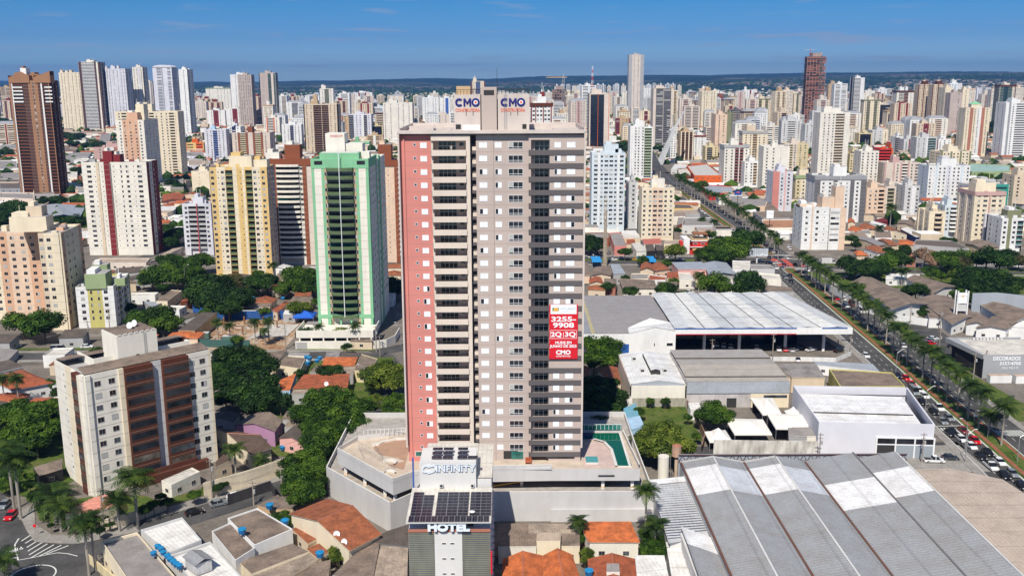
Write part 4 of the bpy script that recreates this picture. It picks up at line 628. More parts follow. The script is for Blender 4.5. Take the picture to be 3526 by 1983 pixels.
["house","cream house behind the palms and white yard",[78.8,442.1,86.1,441.9,86.8,458.6,81.0,459.2],4,"f",0.3,"offwhite","flat","offroof",0],
["house","red brown roof right of the cream house",[87.0,445.4,91.7,445.3,93.8,458.4,89.9,458.5],4,"f",0,"beige","tile","terraroof",0],
["house","orange red roof left of the long brown house",[35.9,436.1,42.6,437.1,42.6,451.0,36.5,445.7],4,"g",1,"beige","tile","redtile",0],
["house","low hipped red roof at the tower edge",[34.2,423.1,42.1,420.9,42.0,431.6,34.8,430.6],4,"h",1,"beige","tile","terraroof",0],
["shed","brown shed roof next to the red roofs",[41.6,427.0,46.8,424.7,48.8,439.1,43.3,440.8],5,"f",0,"terracotta","cement","brownroof",1],
["house","long brown roof with a row of solar panels",[50.2,424.5,65.7,425.1,66.5,438.2,50.3,443.1],4,"m",1,"offwhite","cement","brownroof",0],
["shed","brown wing right of the long solar roof",[66.2,428.6,75.1,427.4,75.9,431.8,67.1,433.0],5,"f",0,"grey","cement","brownroof",1],
["shed","brown flat roofs behind the dealership",[110.0,413.0,123.9,412.7,124.7,418.9,113.6,425.1],5,"f",0,"grey","cement","brownroof",1],
["commercial_building","pale building with painted sign wall by the avenue",[115.2,438.9,125.1,436.4,127.5,448.0,117.8,453.0],5,"f",0.5,"offwhite","flat","offroof",1],
["house","narrow pale building between the two dark trees",[97.5,421.9,100.6,419.8,105.6,441.5,102.8,443.9],4,"f",0,"offwhite","flat","offroof",0],
["commercial_building","low building with a dull red metal roof",[74.8,536.4,84.8,537.5,86.6,554.2,76.0,552.6],5,"f",0,"offwhite","metal","redroofm",1],
["commercial_building","white corrugated roof at the roadside",[67.8,514.6,74.8,516.9,72.5,540.5,67.8,537.2],5,"f",0,"offwhite","metal","offroof",1],
["shed","dark awning shed at the roadside",[73.2,514.5,78.3,515.9,79.7,534.9,75.3,533.7],5,"f",0,"black","cement","darkroof",1],
["shed","black awning beside the dark shed",[78.9,515.9,83.1,515.8,85.0,530.2,80.6,534.2],5,"f",0,"black","cement","darkroof",1],
["commercial_building","reddish commercial building near the lattice mast",[57.3,529.2,64.2,530.7,66.8,579.0,59.3,577.2],5,"f",0.4,"salmon","flat","greyroof",1],
["commercial_building","rust red mall front behind the lattice mast",[42.7,558.9,57.5,558.5,58.7,577.2,44.1,577.6],5,"f",0.4,"rust","flat","greyroof",1],
["commercial_building","beige wall building at the foot of the beige block",[65.1,558.3,75.7,558.0,76.7,572.9,65.9,573.2],5,"f",0.3,"beige","flat","offroof",1],
["canopy","white sheet canopy beside the beige block",[66.1,569.4,76.0,569.9,76.2,585.4,67.4,584.1],5,"f",0,"lgrey","metal","whiteroof",1],
["house","small red roof by the roadside",[65.7,543.2,70.9,543.0,72.3,558.8,67.8,558.9],4,"f",0,"beige","tile","redtile",0],
["commercial_building","grey commercial building with dark green trim",[108.2,604.3,128.1,603.7,133.5,639.4,115.7,639.9],5,"f",0.6,"lgrey","flat","greyroof",1],
["commercial_building","terracotta walled annex left of the green trimmed building",[104.7,604.4,112.1,617.2,116.2,644.7,113.3,647.2],5,"f",0.5,"terracotta","flat","greyroof",1],
["commercial_building","flat grey roof building with yellow awning along the avenue",[112.3,659.6,130.2,659.0,131.6,679.7,115.9,677.5],5,"f",0.3,"grey","flat","beigeroof",1],
["canopy","yellow and black petrol station canopy by the avenue",[117.0,688.2,131.0,687.8,131.7,707.4,122.0,713.5],5,"f",0.3,"yellow","flat","darkroof",1],
["house","cream low house left of the red restaurant",[87.2,542.6,98.9,542.3,99.6,556.3,89.9,556.5],4,"f",0.2,"cream","flat","beigeroof",0],
["house","brown roof at the foot of the beige block",[95.2,556.4,99.6,556.3,102.9,582.4,100.2,586.4],4,"f",0,"beige","cement","brownroof",0],
["commercial_building","tan sided supermarket with glazed roof",[163.0,695.1,184.7,694.4,198.8,741.5,173.8,789.4],5,"f",0.8,"peach","flat","greyroof",1],
["commercial_building","red fronted shop with grey roof beside the palms",[160.3,775.9,183.7,782.0,189.5,830.2,166.8,844.7],5,"f",0.5,"red","metal","bluegrey",1],
["warehouse","white roofed hall next to the red fronted shop",[183.7,782.0,195.1,785.1,202.5,833.7,188.7,830.2],5,"f",0.2,"offwhite","metal","whiteroof",1],
["commercial_building","dark brown roofed hall under the white sign",[168.2,638.4,186.2,637.9,188.9,672.6,169.4,670.6],5,"f",0.2,"grey","cement","brownroof",1],
["commercial_building","flat rust roofed hall with white front wall",[158.0,592.5,179.2,594.0,190.0,630.8,165.1,629.2],5,"f",0.5,"offwhite","flat","rustroof",1],
["commercial_building","brown sheet roof behind the supermarket",[179.8,678.2,189.0,675.3,192.7,705.4,187.2,705.6],5,"f",0,"tan","cement","brownroof",1],
["supermarket","orange red supermarket with a white roof",[169.3,890.4,194.9,889.4,206.5,1018.3,180.6,993.1],8,"f",0.8,"orange","metal","offroof",0],
["supermarket","dark red wing of the orange supermarket",[161.2,930.7,169.7,910.6,184.0,994.3,170.1,983.6],6,"f",0.5,"rust","flat","offroof",0],
["warehouse","white roof hall left of the orange supermarket",[164.7,994.7,178.8,994.1,190.4,1041.1,178.3,1054.3],5,"f",0.3,"lgrey","metal","whiteroof",0],
["sports_hall","sports hall with a pale green roof",[433.9,907.8,472.0,911.2,504.3,974.8,463.8,1006.6],9,"f",0.6,"sage","metal","tealroof",0],
["commercial_building","pale grey box building right of the sports hall garden",[382.1,772.7,402.1,772.0,442.3,850.9,408.0,826.4],9,"f",0.4,"lgrey","flat","greyroof",0],
["commercial_building","olive low block left of the sports hall",[449.7,1019.0,482.7,1017.4,525.4,1110.4,490.1,1112.2],8,"f",0.4,"olive","flat","greyroof",0],
["house","",[-683.2,1293.5,-659.5,1292.1,-706.2,1385.0,-731.6,1386.6],7,"f",0.3,"white","flat","greyroof",0],
["house","",[-531.0,1000.7,-512.6,999.9,-568.3,1109.5,-588.1,1110.5],7,"f",0.4,"white","flat","greyroof",0],
["house","",[-427.5,912.7,-411.8,912.1,-470.2,1045.5,-486.5,1046.3],7,"f",0.3,"offwhite","flat","offroof",0],
["house","",[-603.8,1295.6,-579.4,1285.1,-616.1,1374.2,-658.3,1419.3],4.5,"g",1,"beige","cement","brownroof",0],
["house","",[-626.5,1374.8,-610.0,1363.6,-635.4,1417.9,-646.6,1423.0],4.5,"g",1,"beige","tile","redtile",0],
["house","",[-536.8,1151.3,-510.1,1165.1,-534.7,1231.4,-569.1,1224.7],7,"f",0.3,"grey","flat","greyroof",0],
["house","",[-681.6,1524.9,-661.9,1510.7,-705.9,1608.6,-724.6,1624.4],7,"f",0.3,"offwhite","flat","greyroof",0],
["house","",[-625.4,1439.6,-621.3,1462.3,-706.1,1666.8,-714.8,1652.5],4.5,"f",0.5,"beige","tile","redtile",0],
["house","",[-594.2,1399.8,-598.9,1445.5,-694.2,1683.0,-692.5,1636.9],7,"f",0.5,"lav","flat","greyroof",0],
["house","",[-776.1,1689.1,-710.5,1684.2,-731.2,1751.3,-795.6,1756.3],7,"f",0.2,"tbeige","flat","beigeroof",0],
["house","",[-414.1,903.9,-404.4,903.5,-425.4,952.5,-434.1,952.8],4.5,"g",1,"beige","tile","terraroof",0],
["house","",[-608.3,1314.5,-593.6,1323.2,-629.0,1406.7,-643.6,1396.8],4.5,"g",1,"beige","cement","beigeroof",0],
["house","",[-392.6,1166.7,-367.1,1157.7,-392.9,1232.1,-414.6,1233.3],7,"f",0.3,"lav","flat","greyroof",0],
["house","",[-652.5,1997.1,-641.6,2018.5,-689.9,2168.6,-717.3,2197.5],7,"f",0.4,"white","flat","greyroof",0],
["house","",[-303.4,829.3,-294.5,829.0,-315.5,889.5,-325.0,889.9],7,"f",0.4,"offwhite","flat","greyroof",0],
["house","",[-286.3,805.4,-275.1,805.0,-306.2,898.3,-318.7,898.8],7,"f",0.4,"olive","flat","greyroof",0],
["house","",[-266.2,729.5,-253.5,735.3,-264.5,775.6,-281.5,772.7],7,"g",1.2,"peach","tile","redtile",0],
["house","",[-347.9,1039.8,-325.7,1038.7,-350.6,1119.8,-374.5,1121.0],7,"f",0.4,"lav","flat","beigeroof",0],
["house","",[-324.5,1067.1,-308.6,1066.4,-321.9,1113.4,-338.5,1114.2],4.5,"g",1,"beige","cement","brownroof",0],
["house","",[-1051.7,2010.0,-1031.9,2008.3,-1135.1,2211.1,-1154.5,2213.0],7,"f",0.2,"offwhite","flat","greyroof",0],
["house","",[-808.0,1533.4,-786.4,1532.0,-869.5,1696.0,-902.2,1714.5],7,"f",0.2,"teal","flat","greyroof",0],
["house","",[-479.0,900.7,-462.9,904.7,-493.6,966.0,-507.7,956.1],7,"f",0.4,"taupe","flat","greyroof",0],
["house","",[-436.3,818.6,-418.6,817.9,-457.2,895.2,-476.5,896.0],7,"f",0.4,"steel","flat","darkroof",0],
["house","",[-387.2,832.5,-376.4,832.1,-391.4,865.9,-402.5,866.3],7,"f",0.2,"offwhite","flat","tealroof",0],
["house","",[-427.8,1434.5,-412.5,1433.5,-433.7,1508.2,-449.8,1509.2],7,"f",0.3,"white","flat","greyroof",0],
["house","",[-582.4,1674.7,-554.7,1657.1,-588.8,1757.4,-609.5,1759.0],7,"f",0.3,"white","flat","greyroof",0]]
TR=[[-187.5,356.7,5.1,7.3,0],
[-176.2,350.3,5.7,8.1,0],
[-145.6,363.9,4.4,6.5,0],
[-136.8,360.4,5.1,7.4,0],
[-132.4,361.0,3.5,5.6,0],
[-164.5,463.1,6.5,9.0,0],
[-166.0,442.1,6.2,8.6,0],
[-155.2,451.3,5.8,8.2,0],
[-158.6,481.8,5.2,7.5,0],
[-176.9,485.2,4.7,6.9,0],
[-167.7,438.5,4.7,6.9,0],
[-156.1,438.0,5.2,7.5,0],
[-133.1,409.7,6.7,9.2,1],
[-125.1,398.9,5.2,7.5,1],
[-115.2,391.2,5.5,7.9,1],
[-115.9,381.7,3.7,5.8,1],
[-126.4,390.3,4.2,6.4,1],
[-128.3,426.7,5.1,7.3,3],
[-120.7,417.1,3.6,5.7,3],
[-116.8,431.6,3.7,5.8,0],
[-355.8,672.5,6.4,8.9,1],
[-343.6,665.7,7.8,10.5,1],
[-326.3,615.4,7.2,9.8,1],
[-329.8,637.9,6.8,9.3,1],
[-347.9,648.8,5.5,7.9,1],
[-353.1,722.1,5.4,7.7,1],
[-348.9,734.5,4.7,6.9,1],
[-329.4,728.8,3.9,5.9,1],
[-291.9,611.5,5.9,8.3,1],
[-283.5,620.3,5.3,7.6,1],
[-294.9,635.0,4.1,6.2,1],
[-217.4,599.0,3.8,5.9,1],
[-201.0,563.0,5.4,7.7,1],
[-206.3,586.9,3.8,5.8,1],
[-209.3,568.8,3.0,5.0,1],
[-197.5,550.4,3.5,5.6,1],
[-131.5,411.4,6.6,9.1,1],
[-133.7,402.7,5.2,7.5,1],
[-123.9,400.4,5.6,7.9,1],
[-116.3,395.7,3.8,5.9,1],
[-116.9,408.7,3.9,6.0,1],
[-118.8,427.2,3.2,5.2,1],
[-114.7,426.1,5.0,7.3,1],
[-114.5,439.7,3.8,5.8,1],
[-130.4,432.9,4.6,6.8,3],
[-127.1,432.1,2.3,4.2,3],
[-101.6,440.8,5.2,7.4,0],
[-94.7,430.1,4.6,6.8,0],
[-100.7,424.3,4.1,6.2,0],
[-98.2,457.9,3.4,5.4,0],
[-103.7,423.0,2.7,4.6,0],
[-94.1,420.6,3.1,5.1,0],
[-90.5,424.8,2.7,4.6,0],
[-86.9,383.0,3.7,5.8,2],
[-84.8,403.6,1.7,3.5,0],
[-102.4,386.8,1.9,3.6,0],
[-116.2,385.8,2.5,4.4,0],
[-54.4,432.3,3.2,5.2,1],
[-58.2,446.1,2.4,4.2,1],
[-51.2,422.1,2.7,4.6,1],
[-94.0,307.9,4.5,6.7,1],
[-87.3,307.8,4.5,6.7,1],
[-81.2,297.9,4.4,6.5,1],
[-91.9,295.4,4.1,6.2,1],
[-85.0,289.6,4.6,6.7,1],
[-77.7,279.8,4.7,6.9,1],
[-86.5,281.8,4.2,6.3,1],
[-78.6,270.9,4.3,6.4,1],
[-72.4,269.4,4.0,6.1,1],
[-85.0,271.3,3.2,5.2,1],
[-68.3,268.8,2.9,4.9,1],
[-75.2,265.8,3.2,5.1,1],
[-56.1,267.6,4.0,6.1,0],
[-51.3,270.0,3.7,5.8,0],
[-57.5,255.1,3.5,5.6,0],
[-52.0,252.7,4.3,6.4,0],
[-46.7,252.6,4.3,6.4,0],
[-43.4,262.2,3.6,5.7,0],
[-46.5,242.7,3.6,5.7,0],
[-50.3,240.1,3.6,5.6,0],
[-42.6,248.7,3.2,5.2,0],
[-54.7,247.6,3.0,4.9,0],
[-40.5,254.4,2.5,4.4,0],
[-41.8,289.0,4.5,6.7,2],
[-39.0,295.7,3.8,5.8,2],
[-37.4,286.8,3.1,5.1,2],
[-43.0,287.0,2.5,4.4,2],
[-58.7,297.1,3.2,5.2,1],
[-69.7,301.7,1.5,3.2,1],
[-34.6,268.4,2.9,4.9,0],
[-33.0,256.4,2.8,4.7,0],
[-35.1,263.3,2.1,3.9,0],
[-40.9,275.3,1.6,3.4,2],
[-40.6,268.9,1.3,3.0,2],
[-59.6,333.3,1.6,3.3,1],
[-54.3,223.7,2.7,4.6,0],
[-51.1,225.5,3.0,5.0,0],
[-54.4,217.8,2.2,4.0,0],
[-49.9,213.9,3.6,5.6,0],
[-47.8,218.8,2.7,4.6,0],
[-50.5,208.5,2.6,4.5,0],
[-46.8,204.7,2.8,4.7,0],
[-46.5,211.9,2.1,4.0,0],
[-49.6,204.4,1.6,3.3,0],
[-50.3,233.9,3.4,5.4,0],
[-48.6,238.7,3.2,5.1,0],
[-49.4,229.4,2.5,4.4,0],
[-50.7,195.5,1.7,3.4,0],
[-53.4,198.9,0.9,2.5,0],
[-49.2,194.4,1.1,2.8,0],
[-35.8,179.4,1.6,3.4,2],
[-35.9,177.8,1.2,2.9,2],
[-141.4,260.3,3.9,5.9,0],
[-140.8,253.9,3.5,5.6,0],
[-133.8,253.6,4.3,6.4,0],
[-135.0,264.9,3.1,5.1,0],
[-130.0,243.5,4.1,6.2,0],
[-126.4,244.9,3.7,5.7,0],
[-133.0,239.8,3.6,5.6,0],
[-130.2,256.9,2.5,4.4,0],
[-124.8,237.3,3.1,5.0,0],
[-128.4,235.0,2.6,4.5,0],
[-139.6,357.8,3.8,5.9,0],
[-133.3,354.9,4.1,6.3,0],
[-130.0,231.7,2.5,4.4,2],
[-128.0,226.0,2.0,3.8,2],
[-128.5,233.7,1.9,3.6,2],
[27.9,326.3,3.9,6.0,0],
[32.4,318.6,4.5,6.7,0],
[32.7,310.8,3.4,5.4,0],
[27.3,307.4,3.7,5.7,0],
[26.8,340.3,1.8,3.6,0],
[24.4,279.6,3.7,5.7,1],
[28.9,282.5,3.4,5.4,1],
[24.4,266.0,4.1,6.2,1],
[29.2,270.4,3.6,5.6,1],
[22.2,257.0,3.4,5.4,1],
[32.5,275.3,2.1,3.9,1],
[26.6,258.7,3.1,5.1,1],
[24.0,251.7,2.5,4.4,1],
[30.6,266.5,2.0,3.9,1],
[27.0,251.0,2.2,4.0,1],
[36.8,238.8,3.4,5.5,2],
[40.4,238.0,3.7,5.7,2],
[33.7,234.8,2.9,4.8,2],
[37.1,228.5,3.8,5.9,2],
[42.1,232.5,3.4,5.4,2],
[44.7,234.1,2.3,4.2,2],
[57.6,260.0,2.9,4.8,0],
[54.5,256.0,2.8,4.7,0],
[57.4,253.6,2.8,4.7,0],
[61.5,259.4,1.7,3.5,0],
[36.3,263.1,1.4,3.2,0],
[50.1,259.7,1.1,2.8,0],
[49.6,244.5,1.2,2.9,0],
[41.4,274.1,1.1,2.7,0],
[45.7,273.1,1.2,2.9,0],
[44.1,532.3,5.4,7.7,1],
[46.3,525.4,3.9,6.0,1],
[41.9,532.7,2.8,4.7,1],
[61.4,513.3,3.3,5.3,0],
[68.5,493.4,2.6,4.5,0],
[80.0,484.8,2.2,4.0,0],
[54.4,451.0,1.9,3.7,0],
[76.3,443.7,1.9,3.7,0],
[87.5,505.7,4.8,7.1,2],
[116.1,522.1,6.1,8.5,0],
[115.6,497.8,6.9,9.4,0],
[109.8,507.7,5.4,7.7,0],
[127.0,535.4,5.1,7.4,0],
[111.7,493.8,4.7,6.9,0],
[133.9,540.8,6.3,8.7,1],
[139.1,545.4,4.6,6.8,1],
[118.7,569.9,3.3,5.3,1],
[102.1,495.6,4.5,6.6,0],
[120.9,504.1,4.0,6.1,4],
[90.2,417.8,5.4,7.7,0],
[110.1,439.3,4.2,6.4,1],
[104.2,413.3,5.8,8.1,1],
[102.5,418.6,3.6,5.6,1],
[43.8,426.4,2.7,4.6,1],
[52.7,417.0,2.7,4.6,1],
[68.6,416.2,3.6,5.6,0],
[76.6,418.2,1.6,3.3,0],
[102.6,591.9,2.5,4.4,1],
[167.4,466.0,5.0,7.2,1],
[167.6,459.3,3.9,6.0,1],
[178.9,466.1,4.5,6.6,1],
[178.4,456.7,3.9,6.0,1],
[171.6,456.8,3.9,6.0,1],
[188.0,473.2,5.0,7.3,0],
[197.8,478.8,4.1,6.2,0],
[202.4,504.6,2.7,4.6,0],
[204.8,501.3,3.2,5.2,0],
[199.1,555.6,2.9,4.9,1],
[195.8,539.2,2.3,4.1,1],
[214.8,491.5,4.7,6.9,4],
[214.0,478.5,4.1,6.2,4],
[219.1,477.7,5.1,7.3,0],
[218.1,470.7,4.0,6.1,0],
[232.9,488.8,4.2,6.3,0],
[227.1,475.9,3.5,5.6,3],
[239.7,476.5,6.1,8.5,1],
[242.5,468.8,6.0,8.4,1],
[259.3,493.7,4.2,6.3,1],
[236.8,480.6,4.1,6.2,1],
[258.3,480.5,3.6,5.6,3],
[202.1,454.1,3.4,5.4,0],
[205.7,450.0,2.4,4.3,0],
[210.7,434.6,5.1,7.4,1],
[214.9,430.0,5.5,7.8,1],
[223.1,434.4,5.1,7.4,1],
[202.9,410.1,4.8,7.1,1],
[208.0,408.0,4.8,7.0,1],
[210.5,400.6,4.3,6.4,1],
[224.9,417.8,4.5,6.6,1],
[206.0,431.8,2.8,4.7,1],
[212.7,397.8,2.6,4.4,1],
[177.1,411.0,4.0,6.1,1],
[175.2,413.8,2.7,4.6,1],
[193.6,401.2,3.9,5.9,0],
[194.7,411.7,2.2,4.0,0],
[166.4,377.8,2.0,3.8,1],
[170.5,387.4,1.5,3.2,1],
[154.3,419.9,3.1,5.1,0],
[216.9,522.3,2.8,4.7,1],
[215.1,513.6,2.2,4.0,1],
[205.3,516.4,2.7,4.6,1],
[255.9,551.2,2.3,4.2,1],
[253.7,556.8,2.1,3.9,1],
[156.5,395.6,1.7,3.5,0],
[175.8,384.4,2.1,3.9,0],
[145.6,1264.8,8.0,10.7,1],
[187.4,1242.2,5.2,7.5,1],
[134.4,1188.2,5.0,7.2,1],
[762.9,1794.2,8.4,11.2,1],
[708.0,1647.3,8.6,11.4,1],
[684.7,1624.1,6.8,9.3,1],
[875.6,1764.7,9.2,12.1,1],
[801.0,1615.7,6.8,9.3,1],
[434.1,880.2,5.6,7.9,0],
[413.9,856.8,4.5,6.7,0],
[411.3,823.9,5.2,7.5,0],
[-632.5,1211.2,7.0,9.5,1],
[-721.4,1569.6,8.2,10.9,1],
[-683.3,1517.0,7.9,10.6,1],
[-693.0,1557.0,7.3,9.9,1],
[-624.2,1380.7,7.2,9.8,1],
[-580.1,1358.3,7.1,9.7,1],
[-569.4,1349.5,6.4,8.8,1],
[-604.4,1374.4,5.0,7.3,1],
[-1081.7,2069.5,10.8,13.9,1],
[-442.0,980.7,5.2,7.4,1],
[-441.5,952.0,4.0,6.1,1],
[-299.0,847.4,5.4,7.7,1],
[-288.8,832.7,4.4,6.6,1],
[-332.5,1122.1,3.5,5.6,1],
[-259.7,796.4,3.4,5.4,1],
[-248.4,1477.3,3.1,5.1,0],
[14.5,186.1,1.6,3.3,0],
[28.5,187.1,1.5,3.2,0],
[27.4,176.4,1.8,3.6,0],
[30.9,181.8,1.2,2.9,0],
[28.2,178.0,2.2,4.1,0],
[28.1,182.7,1.5,3.2,0],
[30.1,183.6,1.5,3.2,0],
[15.0,179.0,1.2,2.9,2],
[14.5,177.4,0.8,2.4,2],
[-89.1,191.1,1.0,2.6,1],
[-121.2,217.1,2.2,4.0,0],
[-120.8,213.6,1.7,3.5,0],
[-115.5,214.6,1.3,3.0,0],
[-110.3,207.0,1.5,3.2,0],
[-118.2,220.0,1.1,2.8,0],
[-106.2,201.4,1.0,2.7,0],
[-97.6,193.5,0.5,2.1,1],
[-95.9,193.2,0.5,2.1,1],
[-94.3,193.1,0.5,2.1,1],
[-92.8,193.2,0.5,2.1,1],
[-88.8,194.2,0.6,2.2,1],
[-88.0,195.0,0.6,2.2,1],
[-101.1,194.3,0.6,2.2,1],
[-74.2,208.2,1.3,2.9,0],
[-70.1,214.0,1.0,2.6,0],
[-79.2,204.4,1.2,2.9,0],
[-81.8,207.8,1.0,2.7,0],
[-81.9,203.5,1.2,2.9,0],
[-82.9,200.7,1.2,2.9,0],
[-73.3,213.8,0.6,2.2,0],
[-69.3,215.2,1.0,2.6,1],
[-69.0,218.1,1.0,2.6,1],
[-70.1,212.9,1.0,2.6,1],
[-61.5,224.2,0.7,2.4,1]]
PL=[[131.4,256.2,11,1.22],
[132.5,271.7,12,1.22],
[132.0,264.0,10.5,1.22],
[132.9,279.9,11.5,1.22],
[134.3,289.1,11,1.22],
[134.7,295.7,12,1.22],
[134.7,302.0,10.5,1.22],
[135.0,309.7,11.5,1.22],
[135.7,317.2,11,1.22],
[135.7,323.9,12,1.22],
[136.6,332.0,10.5,1.22],
[138.5,343.3,11.5,1.22],
[139.5,352.4,11,1.22],
[139.7,359.0,12,1.22],
[139.3,364.4,10.5,1.22],
[140.2,373.0,11.5,1.22],
[140.9,381.2,11,1.22],
[141.0,388.0,12,1.22],
[140.3,397.7,10.5,1.22],
[131.6,243.7,11.5,1.22],
[132.2,251.9,6,1.22],
[141.3,412.5,11,1.22],
[143.7,430.7,11,1.22],
[143.0,437.1,11,1.22],
[142.9,441.5,11,1.22],
[144.3,452.8,11,1.22],
[144.2,459.8,11,1.22],
[145.1,472.1,11,1.22],
[144.5,512.9,11,1.22],
[147.2,531.1,11,1.22],
[147.4,540.8,11,1.22],
[147.7,557.6,11,1.22],
[148.6,568.1,11,1.22],
[148.7,582.8,11,1.22],
[150.6,598.2,11,1.22],
[152.3,618.7,11,1.22],
[154.4,636.0,11,1.22],
[153.8,645.1,11,1.22],
[155.0,659.1,11,1.22],
[154.4,668.8,11,1.22],
[153.8,678.8,11,1.22],
[155.0,694.3,11,1.22],
[155.1,705.1,11,1.22],
[154.9,721.8,11,1.22],
[153.1,727.6,11,1.22],
[152.4,739.4,11,1.22],
[151.7,751.6,11,1.22],
[151.0,764.1,11,1.22],
[151.0,777.1,11,1.22],
[151.1,790.5,11,1.22],
[151.1,804.3,11,1.22],
[149.1,811.5,11,1.22],
[149.1,826.1,11,1.22],
[149.6,848.9,11,1.22],
[150.1,873.0,11,1.22],
[251.8,633.3,13,1.586],
[226.2,584.6,7,1.22],
[184.5,445.1,8,1.22],
[86.8,436.0,8,1.22],
[125.4,628.0,6,1.22],
[131.5,619.2,6,1.22],
[-111.5,201.7,15,1.4850000000000003],
[-115.3,206.2,15,1.35],
[-83.5,197.7,12,1.62],
[-86.5,195.1,8,1.215],
[-85.1,176.2,12,1.215],
[-84.6,178.0,11,1.08],
[-102.6,199.6,7,1.7550000000000001],
[-99.4,195.2,7,1.215],
[-99.8,172.1,6,1.08],
[-69.0,224.2,8,1.08],
[-71.5,343.9,8,0.8],
[-57.6,341.8,9,0.9],
[-97.4,351.8,8,1],
[-91.4,348.5,9,1],
[-106.4,350.0,7,0.9],
[-111.3,351.4,8,0.9],
[-92.2,346.0,6,0.8],
[28.0,187.5,13,1.0],
[13.6,185.4,7,0.8],
[29.6,184.0,7,1.0],
[-116.6,460.4,9,1],
[-303.0,844.2,9,1.0],
[-298.5,844.0,9,1.0],
[-263.2,806.0,8,1.0],
[-268.1,792.3,8,1.0],
[-148.8,275.7,10,1],
[-153.1,275.7,10,1],
[-63.0,226.6,4,0.945],
[-560.9,1281.7,8,1.0],
[-373.0,1147.9,7,1.0]]
